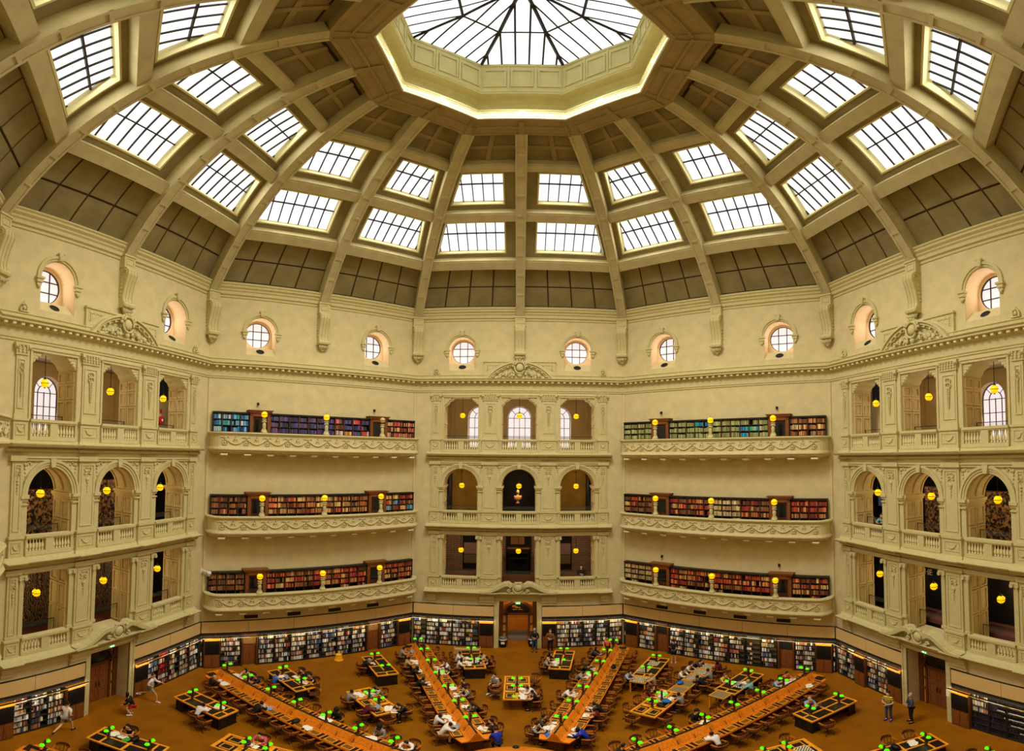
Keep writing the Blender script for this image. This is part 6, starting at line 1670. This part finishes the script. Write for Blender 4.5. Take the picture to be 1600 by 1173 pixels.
# seated readers: (desk azimuth, distance from the room centre, side -1/+1, pose, label, clothing)
ST = [
 (-22.5, 15.1, -1, 'read', 'person in grey top reading at the shelf end of the centre-left long desk', dict(top='grey', sleeve='short', legs='denim')),
 (-22.5, 13.4, -1, 'read', 'person in tan shirt leaning over papers, far-left side of the centre-left long desk', dict(top='tan', sleeve='long')),
 (-22.5, 12.1, -1, 'hunch', 'dark-haired person in black next to the tan shirt, centre-left long desk', dict(top='black', style='hairlong')),
 (-22.5, 10.5, -1, 'hunch', 'person in black jacket bent over the middle of the centre-left long desk, left side', dict(top='black')),
 (-22.5, 6.1, -1, 'read', 'long-haired person in white top, near the room-centre end of the centre-left long desk', dict(top='white', style='hairlong', hair='brown')),
 (-22.5, 5.2, -1, 'hunch', 'person in white shirt bent over papers, last seat of the centre-left long desk', dict(top='white', legs='cream')),
 (-22.5, 12.5, 1, 'read', 'person in white shirt with dark braces, right side of the centre-left long desk', dict(top='white', legs='black', hair='brown')),
 (-22.5, 11.6, 1, 'hunch', 'person in black tee resting bare arms, right side of the centre-left long desk', dict(top='black', sleeve='short', hair='brown')),
 (-22.5, 9.6, 1, 'upright', 'person in black vest sitting up at the right side of the centre-left long desk', dict(top='black', sleeve='short')),
 (-22.5, 8.7, 1, 'read', 'person in striped white top at the right side of the centre-left long desk', dict(top='stripe', legs='denim')),
 (-22.5, 6.9, 1, 'hunch', 'person in black seen from behind over white papers, centre-left long desk', dict(top='black')),
 (-22.5, 4.9, 1, 'read', 'person in black lounging at the room-centre end of the centre-left long desk', dict(top='black')),
 (-11.25, 13.8, -1, 'read', 'person in white shirt at the shelf end of the short desk left of the doorway', dict(top='white')),
 (-11.25, 12.75, -1, 'read', 'person in white blouse at the near end of the short desk left of the doorway', dict(top='white', style='hairlong')),
 (-11.25, 13.7, 1, 'hunch', 'person in tan top at the right side of the short desk left of the doorway', dict(top='tan')),
 (-11.25, 12.9, 1, 'read', 'person in black sleeveless top beside the tan top, short desk left of the doorway', dict(top='black', sleeve='short')),
 (0, 8.8, 1, 'hunch', 'person in white top bent over books, right side of the doorway desk', dict(top='white')),
 (0, 8.1, 1, 'read', 'person in dark top writing at the near right seat of the doorway desk', dict(top='black', sleeve='short')),
 (11.25, 13.6, -1, 'read', 'person in black with dark hair at the short desk right of the doorway', dict(top='black', style='hairlong')),
 (11.25, 12.8, -1, 'read', 'blond person in grey top at the short desk right of the doorway', dict(top='grey', style='hairlong', hair='blonde')),
 (22.5, 14.9, -1, 'read', 'person in navy top at the shelf end of the centre-right long desk', dict(top='navy', style='hairlong')),
 (22.5, 12.4, -1, 'hunch', 'person in black with hands raised, left side of the centre-right long desk', dict(top='black')),
 (22.5, 11.2, -1, 'hunch', 'person in grey shirt bent low over the left side of the centre-right long desk', dict(top='grey')),
 (22.5, 8.8, -1, 'hunch', 'person in loose white shirt over large papers, left side of the centre-right long desk', dict(top='white')),
 (22.5, 5.4, -1, 'read', 'person in olive top near the room-centre end of the centre-right long desk', dict(top='olive')),
 (22.5, 4.6, -1, 'read', 'person in black and white stripes, last seat of the centre-right long desk', dict(top='stripe', hair='black')),
 (22.5, 7.5, 1, 'hunch', 'person in black bent over notes, right side of the centre-right long desk', dict(top='black')),
 (22.5, 6.7, 1, 'read', 'person in maroon with bare forearms, right side of the centre-right long desk', dict(top='maroon', sleeve='short')),
 (22.5, 4.8, 1, 'hunch', 'person in royal blue top at the room-centre end of the centre-right long desk', dict(top='royal', style='hairlong')),
 (33.75, 11.75, -1, 'read', 'person in light blue shirt playing at the square table by the chess desk', dict(top='lightblue', legs='black')),
 (33.75, 11.75, 1, 'read', 'person in tan top and shorts playing at the square table by the chess desk', dict(top='tan', leg='shorts', legs='olive', hair='blonde', shoes='white')),
 (45, 10.2, -1, 'read', 'brown-haired person in maroon at the small right inner desk', dict(top='maroon', hair='brown')),
 (45, 10.1, 1, 'read', 'person in grey tee reaching for a blue bag, small right inner desk', dict(top='grey', sleeve='short', legs='black', shoes='white')),
 (45.6, 14.9, -1, 'hunch', 'person in navy slumped at the shelf end of the row of five tables', dict(top='navy')),
 (45.6, 14.9, 1, 'read', 'person in maroon with long black hair, shelf end of the row of five tables', dict(top='maroon', style='hairlong')),
 (45.6, 14.0, -1, 'read', 'person in white tee at the fourth table of the row of five', dict(top='white', sleeve='short')),
 (45.6, 13.1, -1, 'read', 'person in white shirt at the middle table of the row of five', dict(top='white')),
 (45.6, 13.6, 1, 'read', 'person in grey shirt across from the white tee, row of five tables', dict(top='grey')),
 (45.6, 12.7, 1, 'hunch', 'person in black across from the white shirt, row of five tables', dict(top='black')),
 (56.25, 13.4, -1, 'read', 'person in yellow top at the short desk beyond the outer-right long desk', dict(top='yellow', sleeve='short', hair='ginger')),
 (56.25, 13.3, 1, 'read', 'person in pale cyan shirt at the chess board, short desk beyond outer-right long desk', dict(top='cyan', hair='blonde')),
 (67.5, 8.9, -1, 'upright', 'person in black jacket and cap sitting behind the outer-right long desk', dict(top='black', hat='black')),
 (67.5, 8.0, 1, 'hunch', 'person in white jacket hunched over the near side of the outer-right long desk', dict(top='white', legs='black')),
 (67.5, 14.4, -1, 'hunch', 'person in light blue shirt bent behind the outer-right long desk', dict(top='lightblue')),
 (67.5, 15.3, -1, 'read', 'person in orange top behind the shelf end of the outer-right long desk', dict(top='orange', sleeve='short')),
 (78.75, 13.4, -1, 'read', 'bald grey-haired person in pale blue shirt at the black desk by the right doorway', dict(top='lightblue', hair='grey')),
 (-101.25, 14.2, 1, 'read', 'person in black sleeveless top at the bottom-left black desk', dict(top='black', sleeve='short')),
 (-78.75, 13.3, -1, 'hunch', 'person in white top slumped over papers at the black desk by the left doorway', dict(top='white')),
 (-67.5, 15.3, -1, 'read', 'blond person in black at the shelf end of the outer-left long desk', dict(top='black', style='hairlong', hair='blonde')),
 (-67.5, 15.2, 1, 'read', 'person in cream top behind the shelf end of the outer-left long desk', dict(top='cream', style='hairlong')),
 (-67.5, 14.4, 1, 'read', 'person in dark navy behind the outer-left long desk beside the cream top', dict(top='navy')),
 (-67.5, 11.7, -1, 'hunch', 'person in black bent over papers, near side of the outer-left long desk', dict(top='black')),
 (-67.5, 8.8, 1, 'upright', 'person in dark grey headscarf behind the middle of the outer-left long desk', dict(top='black', style='hijab', hair='black')),
 (-67.5, 6.4, 1, 'upright', 'person in black headscarf and grey top behind the outer-left long desk', dict(top='grey', style='hijab', hair='black')),
 (-67.5, 4.8, 1, 'hunch', 'person in white sleeve leaning on the room-centre end of the outer-left long desk', dict(top='white')),
 (-56.25, 13.9, -1, 'read', 'person in blue shirt on a red chair, short desk beyond outer-left long desk', dict(top='blue', sleeve='short')),
 (-56.25, 13.0, 1, 'read', 'person in black tee with bare arms, short desk beyond outer-left long desk', dict(top='black', sleeve='short')),
 (-56.25, 13.8, 1, 'read', 'dark-haired person beside the black tee, short desk beyond outer-left long desk', dict(top='black', hair='black')),
 (-45, 10.2, -1, 'read', 'person in grey top at the far end of the small left inner desk', dict(top='grey')),
 (-45, 10.2, 1, 'hunch', 'person in black and white striped top, far end of the small left inner desk', dict(top='stripe')),
 (-45, 8.6, -1, 'hunch', 'blond person in maroon with tan hair bun, near end of small left inner desk', dict(top='maroon', hair='blonde', style='hairlong')),
 (-45, 8.0, 1, 'hunch', 'person in black slumped at the near right seat of the small left inner desk', dict(top='black')),
 (-33.75, 14.0, -1, 'hunch', 'person in black bent over a magazine, short desk at left diagonal shelves', dict(top='black', hair='grey')),
 (-90, 9.6, 1, 'read', 'person in pink top at the bottom-edge left small desk', dict(top='pink')),
]
TAKEN = {}
LABS = {}
for az, r, sx, pose, label, kw in ST:
    A = azs(az); small = az in OUT or az in INN or az in (45.6,) or abs(r - 11.75) < .01
    lat = sx * ((.98 if small else 1.2) + .0)
    if az == 45.6 or (az == 33.75 and r == 11.75): lat = sx * .86
    p = polar(A, r, lat); rz = facing(A, sx)
    person(p, rz, pose, label, **kw)
    TAKEN.setdefault((az, sx), []).append(r)
    nm = label.split()[:12]
    while nm[-1].strip(',') in ('of', 'the', 'at', 'in', 'over', 'centre-left', 'centre-right', 'outer-left', 'outer-right', 'room-centre', 'short', 'long', 'left', 'right', 'and', 'near', 'small', 'side', 'shelf', 'black', 'end', 'a', 'on'): nm.pop()
    chair(p, rz, 'swivel chair of the ' + ' '.join(nm).rstrip(','))
# people standing, walking and at the gallery rails
person((-1.15 * 0 + 1.12, 16.7, 0), pi * .95, 'armsfold', 'standing person in black jacket, yellow top and grey beanie by the far doorway', top='black', legs='denim', hat='grey')
person((2.15, 16.55, 0), pi * .9, 'armsfold', 'standing person in brown jacket and black trousers beside the far-wall cabinet', top='brown', legs='black', hair='brown')
person((9.5, 13.2, 0), -.5, 'back', 'standing person in black tee and shorts facing the right diagonal shelves, white trainers', top='black', legs='black', sleeve='short', leg='shorts', shoes='white')
person((15.62, .75, 0), pi * .62, 'armsfold', 'standing person in yellow and navy striped polo by the right wall doorway', top='yellowstripe', legs='denim', sleeve='short', shoes='royal')
person((16.2, -.15, 0), pi * .35, 'armsfold', 'standing person in dark blue shirt with folded arms by the right wall doorway', top='denim', legs='black', hair='grey')
person((-16.55, -3.3, 0), pi * .1, 'run', 'person in pale shirt and shorts running past the left-wall bookshelves', top='white', legs='grey', leg='shorts', sleeve='short', shoes='black')
person((-16.55, 2.0, 0), -pi * .35, 'run', 'person in pale shirt and shorts running beside the left-wall cabinet', top='white', legs='grey', leg='shorts', shoes='white', hair='brown')
person((-16.05, .2, 0), pi * .7, 'crouch', 'small person in red skirt and black top below the left wall doorway', top='black', legs='red', leg='shorts', shoes='white', style='hairlong')
person((5.75, 15.35, 0), -.38 + pi, 'stand', 'small person in orange-red top beyond the shelf end of the centre-right long desk', top='orange', legs='black', scale=.85)
person((-.75, 3.75, 0), .4, 'crouch', 'person in royal blue top crouching by the end of the centre-left long desk', top='royal', legs='black', hair='brown')
q = polar(60, 4.4, 0); person(q, -1.9, 'crouch', 'dark-haired person in black by the inner end of the outer-right long desk', top='black', legs='black')
person(face_pt(0, 4.35, .55, 4.36), pi, 'armsfold', 'person in black with raised hands at the lowest right gallery opening, far wall', top='black', legs='black', style='hairlong', scale=.98)
person(face_pt(2, -5.5, 1.8, 9.05), face_rz(2) + pi * .8, 'read', 'person in orange tee leaning inside the middle gallery of the right wall', top='orange', sleeve='short', legs='black', scale=1.1)
person(face_pt(2, -4.75, 1.8, 9.05), face_rz(2) + pi * 1.1, 'read', 'person in pale cyan top inside the middle gallery of the right wall', top='cyan', legs='black', hair='brown', scale=1.1)
person((6.55, 7.9, 0), -2.4, 'crouch', 'person in red trousers and black top between the chess table and small inner desk', top='black', legs='red', hair='brown')
person(polar(0, 10.15, -1.15), 2.5, 'upright', 'person in black and white rugby stripes turned away from the doorway desk', top='stripe', legs='black', shoes='white')
chair(polar(0, 10.15, -1.15), 2.5, 'wooden swivel chair under the rugby-striped person, doorway desk')

# the empty chairs
EMPTY = []
SIDEN = {-1: 'left', 1: 'right'}
def free(az, sx, r, d=.62): return all(abs(r - q) > d for q in TAKEN.get((az, sx), []))
for az in LONG:
    for sx in (-1, 1):
        n = 0
        for i in range(13):
            r = 4.75 + .9 * i
            if not free(az, sx, r): continue
            if abs(az) > 100 and r < 13.5: continue
            if az == 22.5 and sx == 1 and r in (4.75,): continue
            n += 1
            A = azs(az); j = rb.uniform(-.12, .12); p = polar(A, r + rb.uniform(-.08, .08), sx * (1.12 + rb.uniform(-.06, .12)))
            red = (i + n) % 7 == 0 and az in (22.5, 67.5)
            chair(p, facing(A, sx) + j * 2, '%s empty swivel armchair from inner end, %s side, %s' % (ORD[n - 1], SIDEN[sx], SN[az]))
for az in OUT + INN:
    for sx in (-1, 1):
        n = 0
        for r in ((12.7, 13.55, 14.5) if az in OUT else (8.35, 9.4, 10.4)):
            if not free(az, sx, r, .5) or rb.random() < .38: continue
            if az in (0,) and sx == -1 and r > 10: continue
            n += 1
            A = azs(az); p = polar(A, r, sx * (.98 + rb.uniform(-.04, .14)))
            chair(p, facing(A, sx) + rb.uniform(-.35, .35), '%s empty swivel armchair from inner end, %s side, %s' % (ORD[n - 1], SIDEN[sx], SN[az]))
for r, sx in ((11.3, -1), (12.2, -1), (11.4, 1)):
    chair(polar(45.6, r, sx * .85), facing(45.6, sx), 'empty wooden swivel armchair, %s side of the %s table in the row of five' % (SIDEN[sx], 'second' if r > 12 else 'innermost'))
for az, r, a, nm in ((45, 7.55, 0, 'small right inner desk'), (-45, 7.5, 0, 'small left inner desk'), (0, 10.9, 1, 'doorway desk'), (-56.25, 12.0, .6, 'short desk beyond outer-left long desk')):
    chair(polar(azs(az), r, -.3 if not a else (.95 if az == 0 else .35)), -radians(az) + (0 if a == 0 else 2.6), 'empty wooden swivel armchair standing off the end of the ' + nm)

# ------------------------------------------------------------------ papers, books and bags on the desks
def paper_mesh(n):
    m = MB(); rr = random.Random(n)
    for i in range(n):
        x, y, a = rr.uniform(-.16, .16), rr.uniform(-.1, .1), rr.uniform(-.5, .5); M = Matrix.Translation((x, y, .003 * i)) @ Matrix.Rotation(a, 4, 'Z'); m.box(-.105, .105, -.148, .148, 0, .002, 0, M)
    return m.mesh('papers', PAPER)
def openbook():
    m = MB()
    for s in (-1, 1): m.prism([(0, .0), (s * .05, .035), (s * .2, .02), (s * .2, 0)][::s], -.14, .14, 'y')
    c = MB(); c.box(-.21, .21, -.15, .15, -.006, .0); return m.mesh('pg', PAPER), c.mesh('cv', MIDW)
def laptop():
    a = MB(); a.box(-.17, .17, -.12, .12, 0, .018); b = MB(); M = Matrix.Translation((0, .12, .018)) @ Matrix.Rotation(radians(-20), 4, 'X'); b.box(-.17, .17, 0, .012, 0, .22, 0, M); c = MB(); c.box(-.155, .155, -.003, 0, .015, .205, 0, M); d = MB(); d.box(-.15, .15, -.02, .1, .018, .02)
    return a.mesh('a', mat('grey_metal', (120, 122, 126), .4)), b.mesh('b', mat('grey_metal', (0, 0, 0))), c.mesh('c', mat('lit_screen', (150, 160, 176), .3, emit=.25, ecol=(170, 185, 210))), d.mesh('d', BLACK)
def bag(mt):
    m = MB(); m.ball((0, 0, .1), .18, 12, 8, sx=1.3, sy=.8, sz=.6); s = MB(); s.tube([(-.14, 0, .17), (-.06, .02, .27), (.06, .02, .27), (.14, 0, .17)], .014, 5); return m.mesh('m', mt, True), s.mesh('s', BLACK)
PAP = [paper_mesh(i) for i in (2, 3, 5)]; OBK = openbook(); LAP = laptop()
WHO = ['reader']
for i, (az, r, sx, pose, label, kw) in enumerate(ST):
    A = azs(az); long_ = az in LONG; tb = az == 45.6 or (az == 33.75 and r == 11.75)
    if tb: continue
    lat = sx * (.6 if long_ else .34); p = polar(A, r, lat, .775); rz = facing(A, sx) + rb.uniform(-.3, .3)
    nm = label.split(' at ')[0].split(' behind ')[0].split(',')[0].replace('person', 'reader'); nm = ' '.join(nm.split()[:8])
    q = i % 5
    if q == 0:
        t = empty('laptop', p, rz); thing(t, 'grey open laptop before the ' + nm, 'laptop')
        for n_, me in zip(('base', 'lid', 'screen', 'keyboard'), LAP): ob(n_, me, t)
    elif q in (1, 3, 4): e = ob('paper_sheets', PAP[i % 3], None, p, rz); thing(e, 'loose white paper sheets before the ' + nm, 'papers')
    else:
        t = empty('open_book', (p[0], p[1], p[2] + .006), rz); thing(t, 'open book with white pages before the ' + nm, 'book')
        ob('pages', OBK[0], t); ob('cover', OBK[1], t)
    if i % 3 == 1:
        p2 = polar(A, r + .38, lat, .775); e = ob('paper_sheets', PAP[(i + 1) % 3], None, p2, rz + .6); thing(e, 'second spread of white papers beside the ' + nm, 'papers')
for az, r, lat, mt, lb in ((45, 9.6, .35, mat('bag_blue', (40, 110, 200), .7), 'bright blue bag on the small right inner desk'), (45.6, 12.0, -.25, mat('bag_blue', (0, 0, 0)), 'blue cloth bag on the second table of the row of five'), (45, 9.1, .3, BLACK, 'black bag on the small right inner desk'), (22.5, 12.9, .55, BLACK, 'black puffy bag on the right side of the centre-right long desk'),
                           (-67.5, 9.6, -.55, BLACK, 'black bag with papers on the near side of the outer-left long desk'), (-90, 9.9, .3, mat('bag_plum', (70, 30, 50), .7), 'plum bag on the bottom-edge left small desk'), (101.25, 13.4, -.3, BLACK, 'black jacket bundle on the bottom-right black desk'), (-101.25, 13.6, .35, BLACK, 'black bag on the bottom-left black desk')):
    t = empty('bag', polar(azs(az), r, lat, .77), rb.uniform(0, 3)); thing(t, lb, 'bag'); a, b = bag(mt); ob('body', a, t); ob('strap', b, t)
for az, r, lat, n, lb in ((-22.5, 12.4, -.55, 1, 'white papers by the spine, left side of the centre-left long desk'), (-22.5, 5.7, -.5, 2, 'large pink-white papers at the inner end of the centre-left long desk'), (0, 8.3, .3, 2, 'white printed sheets on the near right corner of the doorway desk'), (22.5, 4.6, -.4, 1, 'printed page beside a blue folder, centre-right long desk'), (101.25, 14.2, -.3, 2, 'white sheets on the bottom-right black desk'), (101.25, 13.0, .0, 1, 'white page near the lamp on the bottom-right black desk'),
                          (-78.75, 13.0, .2, 2, 'scattered pink papers on the black desk by the left doorway'), (-67.5, 8.9, -.5, 2, 'white papers beside the black bag, outer-left long desk'), (-11.25, 13.2, .1, 2, 'jumble of white papers in the middle of the short desk left of doorway'), (-45, 8.3, .2, 2, 'white papers at the near end of the small left inner desk'), (-45, 10.3, -.2, 2, 'white papers at the far end of the small left inner desk'), (67.5, 15.2, .55, 2, 'cream papers at the shelf end of the outer-right long desk'), (-67.5, 14.9, -.55, 2, 'cream papers at the shelf end of the outer-left long desk')):
    e = ob('paper_sheets', PAP[n], None, polar(azs(az), r, lat, .776), rb.uniform(0, 3)); thing(e, lb, 'papers')
for az, r, lat, c, lb in ((0, 8.25, -.12, (170, 220, 40), 'bright green book on the doorway desk'), (22.5, 4.3, -.35, (30, 110, 220), 'bright blue folder at the inner end of the centre-right long desk'), (-101.25, 13.9, .2, (60, 170, 60), 'small green booklet on the bottom-left black desk'), (-67.5, 11.4, -.5, (120, 160, 220), 'pale blue folder on the outer-left long desk'), (-45, 10.0, .15, (20, 150, 190), 'turquoise book at the far end of the small left inner desk')):
    t = empty('closed_book', polar(azs(az), r, lat, .776), rb.uniform(-.6, .6)); thing(t, lb, 'book')
    m = MB(); m.box(-.12, .12, -.16, .16, 0, .004); m.box(-.12, .12, -.16, .16, .022, .026); m.box(-.12, -.114, -.16, .16, 0, .026); ob('cover', m.mesh('c', mat('cov_%d' % c[0], c, .5)), t); m = MB(); m.box(-.112, .115, -.155, .155, .004, .022); ob('pages', m.mesh('p', PAPER), t)

# ------------------------------------------------------------------ light: overcast daylight through the skylights, the crown and the windows
w = bpy.data.worlds.new('sky'); S.world = w; w.use_nodes = True
w.node_tree.nodes['Background'].inputs['Color'].default_value = (.8, .88, 1, 1); w.node_tree.nodes['Background'].inputs['Strength'].default_value = .6
def area(name, loc, direction, sx, sy, energy, col=(1, 1, 1), shape='RECTANGLE', up=None):
    L = bpy.data.lights.new(name, 'AREA'); L.shape = shape; L.size = sx; L.size_y = sy; L.energy = energy; L.color = col
    o = bpy.data.objects.new(name, L); COL.objects.link(o); o.location = loc
    o.rotation_euler = Vector(direction).to_track_quat('-Z', 'Y').to_euler(); return o
DAY = (1.0, .97, .90)
for k in range(-3, 5):
    for lvl, (a0, a1) in enumerate(SKY):
        th = (a0 + a1) / 2; r, z = dp(th, RP + .22)
        lat = (EDGE_M + r * T8 - EDGE_C) / 2; wd = r * T8 - EDGE_C - EDGE_M - .7
        for h in (-1, 1):
            a = radians(45 * k); loc = (h * lat * cos(a) + r * sin(a), -h * lat * sin(a) + r * cos(a), z)
            n = (-cos(radians(th)) * sin(a), -cos(radians(th)) * cos(a), -sin(radians(th)))
            q = area('skylight_daylight', loc, n, wd, 2.0, 12.5 * wd * 2.0, DAY)
            # keep the long side level with the floor
            zax = -Vector(n); xax = Vector((cos(a), -sin(a), 0)); yax = zax.cross(xax); q.rotation_euler = Matrix((xax, yax, zax)).transposed().to_euler()
q = area('crown_daylight', (0, 0, 31.95), (0, 0, -1), 8.4, 8.4, 4100, DAY, 'DISK'); q.data.spread = radians(165)
for k, x0, x1 in RUNS:
    a = radians(45 * k); q = area('shelf_light', face_pt(k, (x0 + x1) / 2, -.3, 2.13), (sin(a), cos(a), -1.1), x1 - x0, .04, 4 * (x1 - x0), (1, .86, .58))
    zax = -Vector((sin(a), cos(a), -1.1)).normalized(); xax = Vector((cos(a), -sin(a), 0)); yax = zax.cross(xax); q.rotation_euler = Matrix((xax, yax, zax)).transposed().to_euler()
for lv, p in PEND:
    L = bpy.data.lights.new('globe_light', 'POINT'); L.energy = {3: 24, 2: 40, 1: 40}[lv]; L.color = (1, .74, .4); L.shadow_soft_size = .19
    o = bpy.data.objects.new('globe_light', L); COL.objects.link(o); o.location = p
for p in LAMPS:
    L = bpy.data.lights.new('lamp_light', 'POINT'); L.energy = 3.6; L.color = (1, .78, .42); L.shadow_soft_size = .05
    o = bpy.data.objects.new('lamp_light', L); COL.objects.link(o); o.location = p
for k in (-2, -1, 0, 1, 2):
    for c in (-OCX, OCX): a = radians(45 * k); area('window_daylight', face_pt(k, c, 1.0, 21.25), (-sin(a), -cos(a), -.15), 1.3, 1.3, 14, (1, .93, .84), 'DISK')
for k in (0, -2, 2):
    for c in (-3.2, 0, 3.2): a = radians(45 * k); area('window_daylight', face_pt(k, c, 6.3, 16.2), (-sin(a), -cos(a), -.2), 1.6, 2.6, 70, (1, .93, .9))
S.view_settings.view_transform = 'Standard'; S.view_settings.look = 'None'; S.view_settings.exposure = 0.0; S.view_settings.gamma = 1
S.view_settings.use_curve_mapping = False
S.cycles.max_bounces = 8; S.cycles.diffuse_bounces = 4; S.cycles.glossy_bounces = 2; S.cycles.sample_clamp_indirect = 6
S.cycles.use_denoising = True
dup = {k: v for k, v in USED.items() if len(v) > 1}
print('DUPLICATE LABELS', {k: (len(v), v[:2]) for k, v in dup.items() if v[0].split('.')[0] != 'book'})
print('LONG LABELS', [k for k in USED if not 4 <= len(__import__('re').findall(r"[A-Za-z0-9][A-Za-z0-9'-]*", k)) <= 16])
print('OBJECTS', len(bpy.data.objects))
